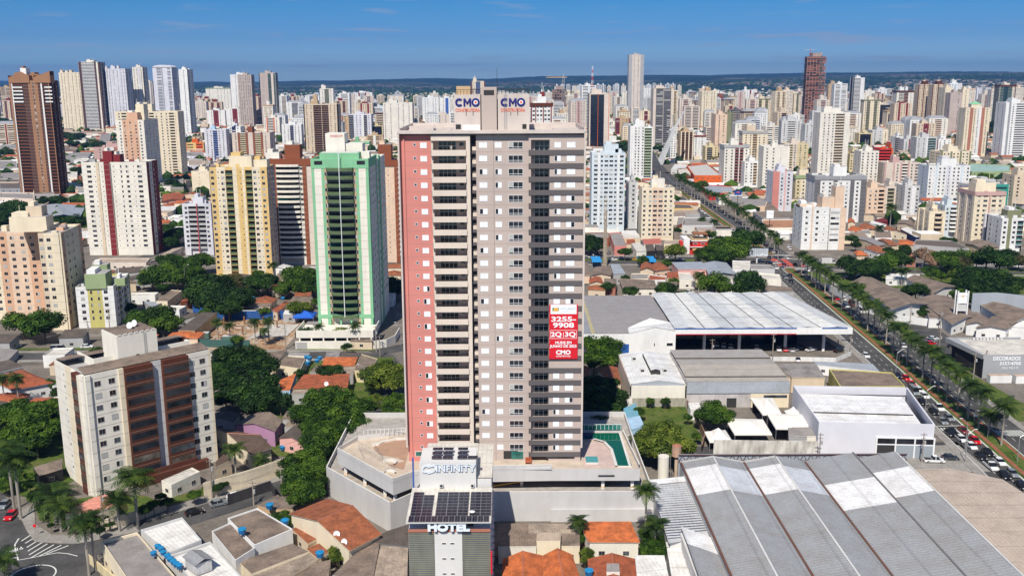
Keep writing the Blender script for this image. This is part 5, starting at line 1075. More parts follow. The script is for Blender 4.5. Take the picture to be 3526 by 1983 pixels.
CA=[[125.5,327.9,181,"white","car"],
[127.4,304.3,181,"navy","car"],
[129.1,301.5,181,"red","car"],
[128.5,295.2,181,"red","car"],
[128.2,289.0,181,"white","car"],
[127.7,283.6,181,"white","car"],
[125.9,287.6,181,"grey","van"],
[124.4,277.5,181,"black","car"],
[127.4,272.9,181,"white","pickup"],
[124.2,269.0,181,"black","car"],
[126.5,263.8,181,"grey","car"],
[123.3,260.9,181,"grey","car"],
[125.9,253.6,181,"darkred","car"],
[122.4,252.5,181,"black","car"],
[122.5,247.2,181,"white","car"],
[125.6,246.0,181,"red","car"],
[122.7,242.0,181,"white","car"],
[121.2,251.5,181,"black","car"],
[121.8,234.8,181,"black","car"],
[124.9,237.3,181,"black","car"],
[121.4,228.5,181,"white","pickup"],
[124.9,231.1,181,"white","car"],
[121.7,222.5,181,"black","car"],
[124.4,223.8,181,"grey","car"],
[122.9,216.4,181,"black","car"],
[108.6,232.5,95,"white","pickup"],
[113.6,234.1,95,"dgrey","car"],
[144.3,403.9,1,"white","car"],
[147.5,394.7,1,"white","van"],
[145.3,360.1,1,"grey","pickup"],
[143.6,340.8,1,"white","car"],
[158.9,350.3,80,"white","car"],
[157.0,347.2,80,"grey","car"],
[155.1,343.6,80,"red","car"],
[162.0,339.8,100,"black","car"],
[99.9,323.3,10,"white","car"],
[108.4,335.9,60,"white","car"],
[101.8,335.4,60,"grey","car"],
[103.8,336.6,60,"black","car"],
[118.1,334.4,60,"black","car"],
[138.1,264.5,0,"darkred","motorbike"],
[75.7,343.2,10,"white","car"],
[78.0,341.8,10,"white","car"],
[80.3,340.4,10,"white","car"],
[89.5,338.9,10,"white","car"],
[97.0,336.7,10,"white","car"],
[99.2,336.1,10,"red","car"],
[101.5,335.4,10,"lgrey","car"],
[100.0,323.3,10,"white","car"],
[44.8,522.8,90,"white","pickup"],
[55.3,514.7,90,"white","car"],
[60.4,518.5,90,"white","car"],
[67.7,515.4,90,"yellow","car"],
[91.7,513.3,90,"white","car"],
[101.0,510.8,90,"black","car"],
[113.2,510.5,90,"grey","car"],
[77.6,523.3,0,"darkred","car"],
[79.7,522.7,0,"white","car"],
[71.2,525.3,0,"white","car"],
[73.1,525.3,0,"grey","car"],
[75.9,525.2,0,"navy","car"],
[85.5,522.5,0,"white","car"],
[87.8,520.9,0,"grey","car"],
[54.8,534.2,10,"navy","car"],
[49.0,535.9,10,"grey","car"],
[68.4,538.7,10,"white","car"],
[60.3,532.5,5,"white","car"],
[133.5,509.4,90,"white","car"],
[137.6,503.6,90,"navy","car"],
[141.0,502.1,60,"white","car"],
[141.2,518.2,181,"black","car"],
[150.6,517.4,0,"white","car"],
[137.1,489.6,181,"white","car"],
[140.1,488.2,181,"grey","car"],
[143.4,496.4,181,"darkred","car"],
[149.1,496.2,181,"black","car"],
[135.2,465.1,181,"grey","car"],
[138.7,468.8,181,"black","car"],
[135.4,455.5,181,"black","car"],
[141.1,765.3,181,"black","car"],
[139.6,806.0,0,"lgrey","van"],
[145.5,778.2,181,"white","car"],
[141.0,708.6,181,"white","car"],
[141.1,697.7,181,"white","car"],
[139.9,722.7,181,"white","car"],
[163.3,656.5,0,"white","car"],
[160.8,546.4,20,"white","car"],
[159.2,530.2,20,"black","car"],
[161.8,553.2,20,"white","car"],
[149.8,558.7,0,"black","car"],
[148.1,536.8,0,"white","car"],
[81.9,432.5,80,"white","car"],
[92.4,434.9,80,"navy","car"],
[149.1,496.2,181,"black","car"],
[152.3,494.8,181,"red","car"],
[151.3,482.6,181,"white","car"],
[168.6,502.9,90,"white","truck"],
[160.3,530.1,20,"black","car"],
[146.7,455.3,1,"grey","car"],
[144.9,418.3,1,"red","car"],
[148.1,417.2,1,"white","car"],
[144.4,405.6,1,"lav","car"],
[148.1,407.4,1,"brown","van"],
[146.1,438.2,1,"navy","car"],
[147.8,396.3,1,"white","car"],
[164.6,462.1,90,"black","car"],
[172.2,465.6,90,"navy","car"],
[213.4,489.3,90,"grey","car"],
[222.0,496.0,90,"white","car"],
[228.8,495.9,90,"black","car"],
[253.1,498.2,90,"white","car"],
[158.7,420.0,20,"white","car"],
[205.0,680.0,20,"navy","car"],
[263.2,491.0,90,"white","car"],
[-114.1,202.4,175,"red","car"],
[-118.5,208.1,175,"grey","car"],
[-72.8,203.8,57,"black","car"],
[-68.7,208.4,57,"grey","car"],
[-65.8,212.3,57,"white","car"],
[-72.4,240.3,20,"white","car"],
[-66.9,250.5,60,"grey","car"],
[-185.3,345.6,80,"white","car"],
[-157.9,343.9,80,"white","car"],
[-166.5,339.8,85,"lgrey","van"],
[-70.6,353.4,0,"grey","car"],
[-67.7,353.3,0,"white","car"],
[-61.2,352.6,0,"white","car"],
[-54.7,352.8,0,"white","car"],
[-350.7,761.3,80,"white","car"],
[-357.5,787.7,80,"grey","car"]]
PO=[["lamp",121.1,267.5,9,0,""],
["lamp",120.3,240.3,9,0,""],
["lamp",127.7,306.5,9,0,""],
["sign",133.8,290.6,3,0,""],
["sign",131.8,259.8,3,0,""],
["sign",135.7,320.8,3,0,""],
["sign",139.2,378.7,3,0,""],
["utility",152.2,329.9,9,0,""],
["utility",151.4,301.8,9,0,""],
["utility",167.9,364.7,9,0,""],
["utility",157.2,367.9,9,0,""],
["lamp",201.5,470.9,12,0,""],
["lamp",205.2,470.8,12,0,""],
["utility",-89.6,194.5,10.5,57,"concrete utility pole with transformer beside the guard house"],
["utility",-71.3,212.1,10,57,"utility pole at the kerb beside the grey hatchback"],
["stop",-104.0,193.1,2.6,0,""],
["utility",46.1,334.0,9,0,""],
["utility",91.1,323.3,10,0,""],
["utility",69.9,323.6,8,0,""],
["utility",-49.4,336.3,10,0,""],
["utility",-83.4,341.0,9.5,0,""],
["lamp",-41.5,345.3,9,0,""],
["utility",-47.2,329.9,8,0,""],
["lamp",-47.5,295.1,8,0,""],
["lamp",-151.1,434.6,14,0,""],
["lamp",-359.5,796.8,9,0,""],
["utility",-159.5,349.6,9,0,""],
["utility",79.0,232.6,8,0,""],
["utility",105.4,232.3,8,0,""],
["lamp",116.6,232.2,9,0,""],
["lamp",129.9,232.0,8,0,""],
["utility",120.7,330.4,8,0,""],
["utility",-55.2,214.0,7,0,""],
["utility",-60.5,208.5,6,0,""],
["utility",-159.5,368.7,9,0,""],
["lamp",144.2,459.8,7,0,""],
["utility",103.3,440.0,8,0,""]]
UT={'hatch': [[-106.1, 191.0, -105.5, 193.8], [-104.8, 190.0, -104.1, 192.3], [-103.5, 188.1, -102.7, 191.2], [-102.5, 186.5, -101.3, 190.4], [-101.4, 184.8, -99.9, 189.7], [-100.4, 183.6, -98.3, 189.3], [-99.1, 184.2, -96.6, 189.1], [-98.0, 185.1, -95.0, 188.9]], 'row': [(-70.8, 176.1), (-69.8, 175.1), (-68.8, 173.6), (-67.5, 172.2), (-66.6, 171.0), (-65.6, 170.0), (-64.7, 169.0), (-63.8, 168.2), (-70.6, 173.3)], 'tanks': [(-55.8, 182.7, 5.8, 'blue tank on a frame between the two brown ribbed roofs'), (-53.7, 197.0, 4.6, 'blue tank beside the small green garden'), (-48.6, 189.5, 4.5, 'blue tank at the end of the brown roof'), (-38.3, 174.9, 4.6, 'blue tank on stilts near the big terracotta house'), (14.5, 167.7, 4.4, 'blue lettered tank between the tiled roofs near the hotel'), (-67.9, 306.4, 4.5, 'nearest blue tank of the cluster behind the tiled roofs'), (-65.0, 307.3, 5, 'largest blue tank of the cluster behind the tiled roofs'), (-68.1, 310.3, 5, 'middle blue tank of the cluster behind the tiled roofs'), (-69.4, 311.8, 5, 'leftmost blue tank of the cluster behind the tiled roofs'), (-64.7, 310.4, 5, 'rightmost blue tank of the cluster behind the tiled roofs'), (-110.8, 399.9, 5.5, 'blue tank on a post beside the hipped house'), (-97.6, 398.7, 5.5, 'blue tank between the two tiled houses'), (-61.4, 241.7, 0.5, 'turquoise tank standing beside the small pink house')], 'dish': [(-35.8, 179.9, 6.2, 'white dish on the lower right slope of the big terracotta roof'), (-33.8, 177.7, 5.6, 'smaller dish near the eave of the big terracotta roof'), (-57.4, 283.4, 4.6, 'white dish on the long red tiled roof')], 'hut': (-60.4, 169.0), 'red': (100.3, 532.2)}
# ---------------- ground, roads ----------------
gm=ground_mat('city_ground',((.10,.085,.07),(.20,.175,.15),(.15,.13,.11),(.27,.24,.21)),.035,fine=.8)
def hill(x,y):
 if y<6000: return 0
 r=min(1,max(0,(y-6500)/5500)); right=min(1,max(0,(x/y-.05)/.45)); left=min(1,max(0,(-x/y-.28)/.3))
 base=78+30*math.sin(x*.00042+1)+8*math.sin(x*.0013+y*.0006)+10*math.sin(x*.0021-.7)
 s=r*r*(3-2*r); q=min(1,max(0,(y-6000)/1800)); q=q*q*(3-2*q)
 far=7*math.sin(x*.004)*r+5*math.sin(x*.011+y*.003)*r
 return s*(base+right*25)+q*right*88*(1-.35*s)+far+s*left*15
mb=MB(); g2=ground_mat('far_land',((.030,.05,.022),(.045,.07,.03)),.001)
ys=[60,300,600,1000,1600,2400,3500,5000]+[6000+i*350 for i in range(30)]+[18000,22000]
NX=90
rows=[]
for y in ys:
 hw=y*.62+900; rows.append([(-hw+2*hw*i/NX,y,hill(-hw+2*hw*i/NX,y)) for i in range(NX+1)])
# far land colour: forest with fields and a speckle of roofs
def farland():
 m,t,b=newmat('far_town_and_forest'); g=nd(t,'ShaderNodeNewGeometry')
 n=noise(t,g.outputs['Position'],.0011,5,.6); n2=noise(t,g.outputs['Position'],.0045,4,.6); 
 v=nd(t,'ShaderNodeTexVoronoi'); v.inputs['Scale'].default_value=.03; t.links.new(g.outputs['Position'],v.inputs['Vector'])
 sp=nd(t,'ShaderNodeSeparateColor'); t.links.new(v.outputs['Color'],sp.inputs[0])
 roofs=nd(t,'ShaderNodeValToRGB'); e=roofs.color_ramp.elements; roofs.color_ramp.interpolation='CONSTANT'
 e[0].position=0; e[0].color=(.035,.055,.022,1); e[1].position=.42; e[1].color=(.30,.15,.09,1)
 for p,c in ((.62,(.20,.17,.14)),(.76,(.62,.60,.56)),(.86,(.04,.06,.025))): x=e.new(p); x.color=(*c,1)
 t.links.new(sp.outputs[0],roofs.inputs[0])
 forest=ramp(t,n2.outputs[0],.40,(.008,.024,.010),.66,(.045,.08,.025),(.58,(.014,.036,.014)))
 mk=ramp(t,n.outputs[0],.47,(0,0,0),.53,(1,1,1)); sx=nd(t,'ShaderNodeSeparateXYZ'); t.links.new(g.outputs['Position'],sx.inputs[0])
 dv=nd(t,'ShaderNodeMapRange'); dv.inputs[1].default_value=7000; dv.inputs[2].default_value=10500; dv.inputs[3].default_value=1.15; dv.inputs[4].default_value=0.0; t.links.new(sx.outputs[1],dv.inputs[0])
 ml=nd(t,'ShaderNodeMath',operation='MULTIPLY'); ml.use_clamp=True; t.links.new(mk.outputs[0],ml.inputs[0]); t.links.new(dv.outputs[0],ml.inputs[1])
 mx=nd(t,'ShaderNodeMix',data_type='RGBA'); t.links.new(ml.outputs[0],mx.inputs[0]); t.links.new(forest.outputs[0],mx.inputs[6]); t.links.new(roofs.outputs[0],mx.inputs[7]); t.links.new(mx.outputs[2],b.inputs['Base Color']); b.inputs['Roughness'].default_value=.95; b.inputs['Specular IOR Level'].default_value=.1
 return m
FL=farland()
mbg=MB(); mbf=MB()
for j in range(len(ys)-1):
 for i in range(NX):
  (mbg if ys[j]<3400 else mbf).poly([rows[j][i],rows[j][i+1],rows[j+1][i+1],rows[j+1][i]],gm if ys[j]<3400 else FL)
struct('ground',mbg); struct('hills',mbf)
ASPH=ground_mat('asphalt',((.050,.049,.049),(.075,.073,.072),(.105,.10,.098)),.12,fine=1.5)
CONC=ground_mat('pavement_concrete',((.22,.205,.185),(.33,.31,.285)),.25,fine=1.2); BRICK=ground_mat('brick_path',((.24,.085,.05),(.32,.12,.075)),.6); GRASS=ground_mat('lawn',((.035,.06,.012),(.08,.12,.02),(.13,.12,.045)),.25,fine=1.)
DIRT=ground_mat('bare_earth',((.22,.10,.05),(.36,.24,.15),(.48,.40,.32)),.15,fine=.9); REDP=simple('red_road_paint',(.42,.07,.05),.8)
def strip(mb,path,a,b,z,m,z0=None):
 P=[Vector(p) for p in path]; L_=[];R_=[]
 for i,p in enumerate(P):
  d=(P[min(i+1,len(P)-1)]-P[max(i-1,0)]).normalized(); nn=Vector((d.y,-d.x)); L_.append(p+nn*a); R_.append(p+nn*b)
 for i in range(len(P)-1):
  q=[(*L_[i],z),(*R_[i],z),(*R_[i+1],z),(*L_[i+1],z)]; mb.poly(q,m)
  if z0 is not None:
   mb.poly([(*L_[i],z0),(*L_[i],z),(*L_[i+1],z),(*L_[i+1],z0)],m); mb.poly([(*R_[i],z0),(*R_[i+1],z0),(*R_[i+1],z),(*R_[i],z)],m)
def dashes(mb,path,off,w,on,gap,z,m,start=0):
 P=[Vector(p) for p in path]; s=start; 
 for i in range(len(P)-1):
  d=P[i+1]-P[i]; ln=d.length; d.normalize(); nn=Vector((d.y,-d.x))
  while s<ln:
   e=min(s+on,ln); a=P[i]+d*s+nn*off; b=P[i]+d*e+nn*off
   mb.poly([(*(a-nn*w/2),z),(*(a+nn*w/2),z),(*(b+nn*w/2),z),(*(b-nn*w/2),z)],m); s+=on+gap
  s-=ln
AV=[(121.5,120),(124.5,180),(129,241.6),(130.1,260),(131.9,290),(134.0,322),(138.6,408),(141,455),(142,500),(143.2,627),(146,849),(149,960),(158,1090),(190,1300),(240,1600)]
AVs=AV[:9]; AVn=AV[8:]
mb=MB()
strip(mb,AV,-9.6,-1.9,.03,ASPH); strip(mb,AV,5.2,13.2,.03,ASPH)
CS=[(-200,519),(0,518),(85,515),(134,511),(170,499),(205,488),(262,482),(340,480),(460,478)]
strip(mb,CS,-10,-3,.034,ASPH); strip(mb,CS,3,12,.034,ASPH)
mb.poly([(130,496,.038),(160,489,.038),(160,520,.038),(130,526,.038)],ASPH)
strip(mb,[(-230,333),(-60,333),(-46,330),(-42,318),(-41,230)],-4.5,4.5,.036,ASPH); strip(mb,[(-50,335),(-30,352),(0,380),(40,470)],-4,4,.032,ASPH)
strip(mb,[(-125,150),(-97,181),(-80,197),(-70,205.5),(-60,214.5),(-45,229),(-20,250)],-4.2,4.2,.036,ASPH)
mb.poly([(-140,140,.04),(-70,140,.04),(-84,179,.04),(-90,189.5,.04),(-97,189.5,.04),(-103,190.5,.04),(-107,195.3,.04),(-111.5,201.5,.04),(-128,222,.04),(-150,222,.04)],ASPH)
strip(mb,[(-215,470),(-205,540),(-190,700),(-180,900)],-4,4,.032,ASPH); strip(mb,[(20,240.0),(60,240.5),(121,243)],-3.5,2.5,.03,ASPH)
strip(mb,[(146,420),(175,395),(200,360),(245,320),(300,290)],-5,5,.036,ASPH)
mb.poly([(146,380,.028),(146,318,.028),(154,312,.028),(166,340,.028),(168,372,.028)],ASPH)
strip(mb,[(70,455),(80,600),(95,900)],-4,4,.028,ASPH); strip(mb,[(-300,640),(0,650),(300,660)],-4,4,.028,ASPH); strip(mb,[(-400,1000),(300,1010),(700,1030)],-5,5,.03,ASPH)
struct('road',mb)
mb=MB()
strip(mb,AVs,-12.2,-9.6,.14,CONC,0); strip(mb,AVs,13.2,15.2,.14,CONC,0); strip(mb,[(-230,333),(-60,333)],4.5,7,.14,CONC,0); strip(mb,[(-230,333),(-62,333)],-6.5,-4.5,.14,CONC,0)
strip(mb,[(-80,197),(-70,205.5),(-60,214.5),(-52,222)],-8,-4.2,.14,CONC,0)
mb.poly([(-93,189.6,.15),(-82,195,.15),(-86,200,.15),(-95,193.5,.15),(-101,194,.15),(-107,199,.15),(-112,209,.15),(-115.5,205,.15),(-111.4,201.6,.15),(-107,195.4,.15),(-103,190.6,.15),(-97,189.6,.15)],CONC)
strip(mb,CS,12,15,.14,CONC,0); strip(mb,CS,-14,-10,.14,CONC,0); mb.poly([(110.4,244,.05),(120.4,244,.05),(120.2,226,.05),(93,226,.05),(93,237,.05),(110,236.5,.05)],CONC)
mb.poly([(-121,340,.05),(-84,340,.05),(-84,386,.05),(-122,386,.05)],DIRT)
struct('pavement',mb)
mb=MB()
for pa in (AVs[:-1]+[(141.8,490)],[(142.4,532),(143.2,627),(146,849)]):
 strip(mb,pa,-1.55,4.95,.14,GRASS,0)
for p,q in (([(-80,198),(-70,206.5),(-62,214)],None),): strip(mb,p,-12,-8.2,.16,GRASS,0)
strip(mb,CS[2:4]+[(122,512)] if 0 else [(-200,519),(0,518),(85,515),(125,511.6)],-2.6,2.6,.15,GRASS,0); strip(mb,[(165,501),(205,488),(262,482),(340,480)],-2.6,2.6,.15,GRASS,0)
mb.poly([(36.9,278.8,.06),(52.2,278.6,.06),(52.2,248,.06),(44.3,244,.06),(34,246,.06)],GRASS)
mb.poly([(143.8,318,.05),(150,318,.05),(154,300,.05),(156,262,.05),(143.9,262,.05)],GRASS); mb.poly([(-80,339.2,.07),(-50,338.4,.07),(-50,340,.07),(-79,341.5,.07)],GRASS)
mb.poly([(150,450,.05),(330,400,.05),(330,470,.05),(150,480,.05)],GRASS); strip(mb,[(-220,339),(-120,341)],-4,-1,.06,GRASS)
mb.poly([(-112,209,.1),(-107,201,.1),(-97,196.5,.1),(-88,201,.1),(-80,208,.1),(-88,214,.1),(-99,214,.1)],GRASS); mb.poly([(-150,225,.07),(-112,212,.07),(-108,226,.07),(-114,250,.07),(-150,262,.07)],GRASS); mb.poly([(-75,240,.07),(-45,236,.07),(-42,330,.07),(-80,328,.07)],GRASS); 
struct('grass_verge',mb)
mb=MB()
for pa in (AVs[:-1]+[(141.8,490)],[(142.4,532),(143.2,627),(146,849)]):
 strip(mb,pa,-.6,.5,.16,BRICK); strip(mb,pa,3.7,4.6,.16,BRICK)
struct('brick_path',mb)
mb=MB()
for pa in (AVs[:-1]+[(141.8,490)],[(142.4,532),(143.2,627),(146,849)]):
 strip(mb,pa,-1.95,-1.55,.17,PAINT,0); strip(mb,pa,4.95,5.2,.17,PAINT,0); strip(mb,pa,-9.75,-9.55,.16,PAINT,0)
struct('kerb',mb)
mb=MB()
for pa in (AVs[:-1]+[(141.8,488)],[(142.4,532),(143.2,627),(146,849)]):
 for off in (-4.5,-7): dashes(mb,pa,off,.14,2.2,3.6,.05,PAINT)
 for off in (7.8,10.5): dashes(mb,pa,off,.14,2.2,3.6,.05,PAINT)
for k in range(9): mb.poly([(120.8+k*.95,252.2,.052),(121.3+k*.95,252.2,.052),(121.3+k*.95,257,.052),(120.8+k*.95,257,.052)],PAINT)
for k in range(10): mb.poly([(135.4+k*.95,250.5,.052),(135.9+k*.95,250.5,.052),(135.9+k*.95,255,.052),(135.4+k*.95,255,.052)],PAINT)
mb.poly([(120.8,258.4,.053),(128,258.6,.053),(128,259,.053),(120.8,258.8,.053)],PAINT)
for (X0,Y0,n,dx,dy,ln) in ((132,490,9,.95,-.1,3.4),(147.6,487,9,.95,-.15,3.4),(131,530,9,.95,-.1,3.4),(147.5,527,9,.95,-.15,3.4)):
 for k in range(n): mb.poly([(X0+k*dx,Y0+k*dy,.054),(X0+.5+k*dx,Y0+k*dy,.054),(X0+.5+k*dx,Y0+ln+k*dy,.054),(X0+k*dx,Y0+ln+k*dy,.054)],PAINT)
mb.poly([(140.5,496,.05),(144,496,.05),(145,522,.05),(141.5,522,.05)],REDP); mb.poly([(146,494,.05),(149,494,.05),(150,520,.05),(147,520,.05)],REDP)
# corner hatch, give way letters and ring at the near left junction
for x0_,y0_,x1_,y1_ in UT['hatch']:
 s=Vector((x0_,y0_)); e=Vector((x1_,y1_)); d=(e-s).normalized(); nn=Vector((d.y,-d.x))*.16
 mb.poly([(*(s-nn),.055),(*(s+nn),.055),(*(e+nn),.055),(*(e-nn),.055)],PAINT)
strip(mb,[(-107.3,192.3),(-106.7,189.4),(-105.3,186.8),(-103.8,184.6),(-102.6,182.6)],-.15,.15,.056,PAINT); strip(mb,[(-102.6,182.6),(-100.9,183.3),(-97.5,185),(-95.8,185.7),(-93.5,185.3),(-91,184.2)],-.12,.12,.056,PAINT); strip(mb,[(-112,178.5),(-103.4,183.8)],-.14,.14,.056,PAINT)
ring=[(-96.5+4.3*math.cos(a*math.pi/14),176.2+4.3*math.sin(a*math.pi/14)) for a in range(29)]
strip(mb,ring,-.15,.15,.056,PAINT)
struct('road_markings',mb)
# ---------------- text helper ----------------
FONTC={}
def text(name,s,size,mat,parent,loc,rot=(math.pi/2,0,0),ext=.05,sx=1.,bold=0.,align='CENTER',width=None,sp=1.):
 cu=bpy.data.curves.new(name,'FONT'); cu.body=s; cu.size=size; cu.extrude=ext; cu.offset=bold; cu.align_x=align; cu.align_y='CENTER'; cu.resolution_u=3; cu.space_character=sp
 o=bpy.data.objects.new(name,cu); SC.collection.objects.link(o); bpy.context.view_layer.update()
 w=o.dimensions.x
 me=bpy.data.meshes.new_from_object(o); bpy.data.objects.remove(o); me.name=name
 o=bpy.data.objects.new(name,me); SC.collection.objects.link(o); me.materials.clear(); me.materials.append(mat)
 if width: sx=width/max(w,.01)
 o.scale=(sx,1,1); o.location=loc; o.rotation_euler=rot; o.parent=parent; return o
WHT=simple('sign_white',(.82,.84,.86),.4); NAVY=simple('sign_navy',(.01,.012,.16),.5); SRED=simple('sign_red',(.62,.008,.02),.5); ORNG=simple('sign_orange',(.75,.12,.03),.5); BLK=simple('matte_black',(.02,.02,.02),.6); STEELM=simple('galvanised_steel',(.45,.46,.47),.4,.6)
t_=text('lettering','PARE',2.0,PAINT,None,(-105.6,186.9,.06),(0,0,R(227)),.004,bold=.03,width=3.3); tag(t_,'white stop lettering painted on the road at the near left junction','road marking')
# ---------------- main tower ----------------
def main_tower():
 rt=thing('apartment_tower','very tall new taupe and salmon pink tower with a red banner, centre of the photo','apartment tower',(0,208,0))
 SAL=plaster('salmon','salmon_paint',.06); TB=plaster('tbeige','beige_paint',.08); TP=plaster('taupe','taupe_paint',.06); CH=plaster('charcoal','charcoal_paint',.1); FR=plaster('frame','frame_paint',.15)
 JT=simple('joint_line',(.30,.22,.20),.9)
 x0,x1=-24.3,15.93; zt=86.2; dep=29.5; z0=11.4; fl=2.865; tops=83.1
 zc=[tops-fl*k for k in range(25)]
 mb=MB()
 # core behind everything
 mb.box(x0+.3,2.2,0,x1-.3,dep,85.2,TP)
 # salmon wall
 mb.box(x0+.35,.0,z0-1,-17.24,2.25,85.2,SAL)
 # taupe walls, set in segments
 mb.box(-7.62,.0,z0-1,-3.85,2.25,85.2,TP); mb.box(-3.78,.05,z0-1,3.69,2.25,85.2,TP)
 for xx in (-3.815,): mb.box(xx-.03,.12,z0,xx+.03,2.25,85,JT)
 # recess column
 mb.box(-8.86,1.3,z0-1,-7.62,2.25,85.2,CH)
 # right block walls: solid left and right of the balcony opening
 mb.box(3.69,-.45,z0-1,4.2,2.2,85.2,TP); mb.box(8.2,-.45,z0-1,15.55,2.2,85.2,TP)
 # beige block right pier and left thin pier
 mb.box(-9.73,-.75,z0+2.6,-8.86,2.2,85.2,TB); mb.box(-17.24,-.3,z0+2.6,-16.83,2.2,85.2,TB)
 mb.box(-17.24,-.75,84.1,-9.73,2.2,85.2,TB); mb.box(4.2,-.45,84.2,8.2,2.2,85.2,TP)
 # horizontal joints on taupe and salmon walls
 for z in zc:
  for a,b,y in ((x0+.5,-17.3,-.012),(-7.6,-3.9,-.012),(-3.7,3.6,.038),(8.3,15.5,-.462)): mb.box(a,y,z-1.45,b,y+.05,z-1.40,JT)
 mb.box(x0+1.0,-.25,z0,x0+1.35,.05,84.9,SAL)
 mb.build('wall',rt)
 fb=MB()
 fb.box(x0,-1.3,z0+3.5,x0+.35,3,zt-.5,FR); fb.box(x1-.4,-1.3,z0+3.2,x1,3,zt-.5,FR); fb.box(x0,-1.3,zt-.6,x1,1.2,zt,FR); fb.box(x0,1.2,zt-1,x1,dep+.3,zt-.7,FR)
 for a,b,c,d in ((x0,1.2,x0+.25,dep),(x1-.25,1.2,x1,dep),(x0,dep-.25,x1,dep),(x0+4,12,x0+9,12.3),(x0+1,14,x0+7,14.25),(9,16,14,16.3),(4,20,13,20.2)): fb.box(a,b,zt-.75,c,d,zt+.35,FR)
 fb.box(9,2,zt-.5,14.5,5,zt+.25,FR); fb.box(-20,2,zt-.5,-13,4,zt+.3,FR)
 fb.build('roof_frame',rt)
 # roof blocks with signs
 rb=MB()
 rb.box(-12.4,4,zt-.8,-6.7,16,93.6,FR); rb.box(-6.45,3,zt-.8,-3.15,12,95.2,TP); rb.box(-2.95,4,zt-.8,3.9,16,93.7,FR); rb.box(-6.8,5,zt-.8,-2.9,11,92.5,DARK); rb.box(-5.9,2.9,93.6,-3.7,3.1,94.6,DARK)
 for a,b in ((-12.4,-6.7),(-2.95,3.9)):
  for yy in (4,15.8):
   for k in range(9):
    xx=a+(b-a)*k/8; rb.bar((xx,yy+.1,93.6),(xx,yy+.1,94.7),.11,BLK)
   rb.bar((a,yy+.1,94.7),(b,yy+.1,94.7),.12,BLK); rb.bar((a,yy+.1,94.2),(b,yy+.1,94.2),.05,BLK)
 rb.box(-12.1,3.93,86.3,-11,3.99,87.3,BLK); rb.box(2.4,3.93,86.3,3.3,3.99,87.3,BLK); rb.box(-10.6,3.95,86,-6.9,3.98,87.2,WHT)
 for xx in (-9.8,-8.3,-.1,1.4): rb.box(xx-.06,3.94,89.2,xx+.06,3.99,90.5,BLK)
 rb.box(-12.1,8,93.6,-9,12,95.4,plaster('tan'))
 rb.build('roof_house',rt)
 ld=MB()
 for xx in (-1.5,-1.0): ld.bar((xx,3.8,86.2),(xx,3.8,94.5),.05,STEELM)
 for k in range(20): ld.bar((-1.5,3.8,86.4+k*.4),(-1.0,3.8,86.4+k*.4),.04,STEELM)
 ld.build('ladder',rt)
 an=MB(); an.bar((-3.1,6,92),(-3.1,6,99.2),.12,BLK); an.bar((3.7,5,93.6),(3.7,5,96),.1,BLK); an.build('antenna',rt)
 for cx_ in (-9.5,.35):
  lg=MB(); yy=3.86
  def arc(x,z,ro,ri,a0,a1,n=22):
   for k in range(n):
    u=a0+(a1-a0)*k/n; v=a0+(a1-a0)*(k+1)/n
    q=[(x+math.cos(u)*ri,z+math.sin(u)*ri),(x+math.cos(u)*ro,z+math.sin(u)*ro),(x+math.cos(v)*ro,z+math.sin(v)*ro),(x+math.cos(v)*ri,z+math.sin(v)*ri)]
    lg.poly([(p[0],yy,p[1]) for p in q],NAVY); lg.poly([(q[1][0],yy,q[1][1]),(q[2][0],yy,q[2][1]),(q[2][0],4,q[2][1]),(q[1][0],4,q[1][1])],NAVY)
  arc(cx_-1.78,92.0,.88,.44,.75,5.53); arc(cx_+1.78,92.0,.90,.50,0,6.2832)
  for q in ([(-.86,-.85),(-.46,-.85),(-.46,.85),(-.86,.85)],[(.42,-.85),(.82,-.85),(.82,.85),(.42,.85)],[(-.46,.85),(-.46,.2),(-.12,-.4),(.08,-.4),(.02,.05),(-.02,.05)],[(.42,.85),(.42,.2),(.08,-.4),(-.12,-.4),(-.06,.05),(-.02,.05)]):
   lg.poly([(cx_+p[0],yy,92.0+p[1]) for p in q],NAVY)
  lg.build('logo',rt)
  sg2=text('logo_caption','CONSTRUTORA',.95,ORNG,rt,(cx_,3.95,90.3),ext=.03,bold=.012,width=5.3)
  d=MB(); d.cyl((cx_+1.78,3.92,92.0),(cx_+1.78,3.84,92.0),.46,.46,WHT,16); d.cyl((cx_+1.78,3.84,92.0),(cx_+1.78,3.79,92.0),.26,.26,ORNG,12); d.build('logo_dot',rt)
 # windows
 def wmesh(key,w,h,kind):
  k=('mt',key)
  if k in MESHC: return MESHC[k]
  mb=MB(); a=w/2; b=h/2; t=.07
  mb.box(-a,-.06,-b,a,.0,-b+t,FRM); mb.box(-a,-.06,b-t,a,0,b,FRM); mb.box(-a,-.06,-b+t,-a+t,0,b-t,FRM); mb.box(a-t,-.06,-b+t,a,0,b-t,FRM)
  if kind=='shut': mb.box(-a+t,-.04,-b+t,-.012,-.01,b-t,SHUT); mb.box(.012,-.035,-b+t,a-t,-.01,b-t,SHUT)
  elif kind=='left': mb.box(-a+t+.38*w,-.04,-b+t,a-t,-.01,b-t,SHUT); mb.poly([(-a+t,-.01,-b+t),(-a+t+.38*w,-.01,-b+t),(-a+t+.38*w,-.01,b-t),(-a+t,-.01,b-t)],GLD)
  elif kind=='right': mb.box(-a+t,-.04,-b+t,a-t-.38*w,-.01,b-t,SHUT); mb.poly([(a-t-.38*w,-.01,-b+t),(a-t,-.01,-b+t),(a-t,-.01,b-t),(a-t-.38*w,-.01,b-t)],GLD)
  elif kind=='small': mb.poly([(-a+t,-.01,-b+t),(a-t,-.01,-b+t),(a-t,-.01,b-t),(-a+t,-.01,b-t)],GLM)
  else:
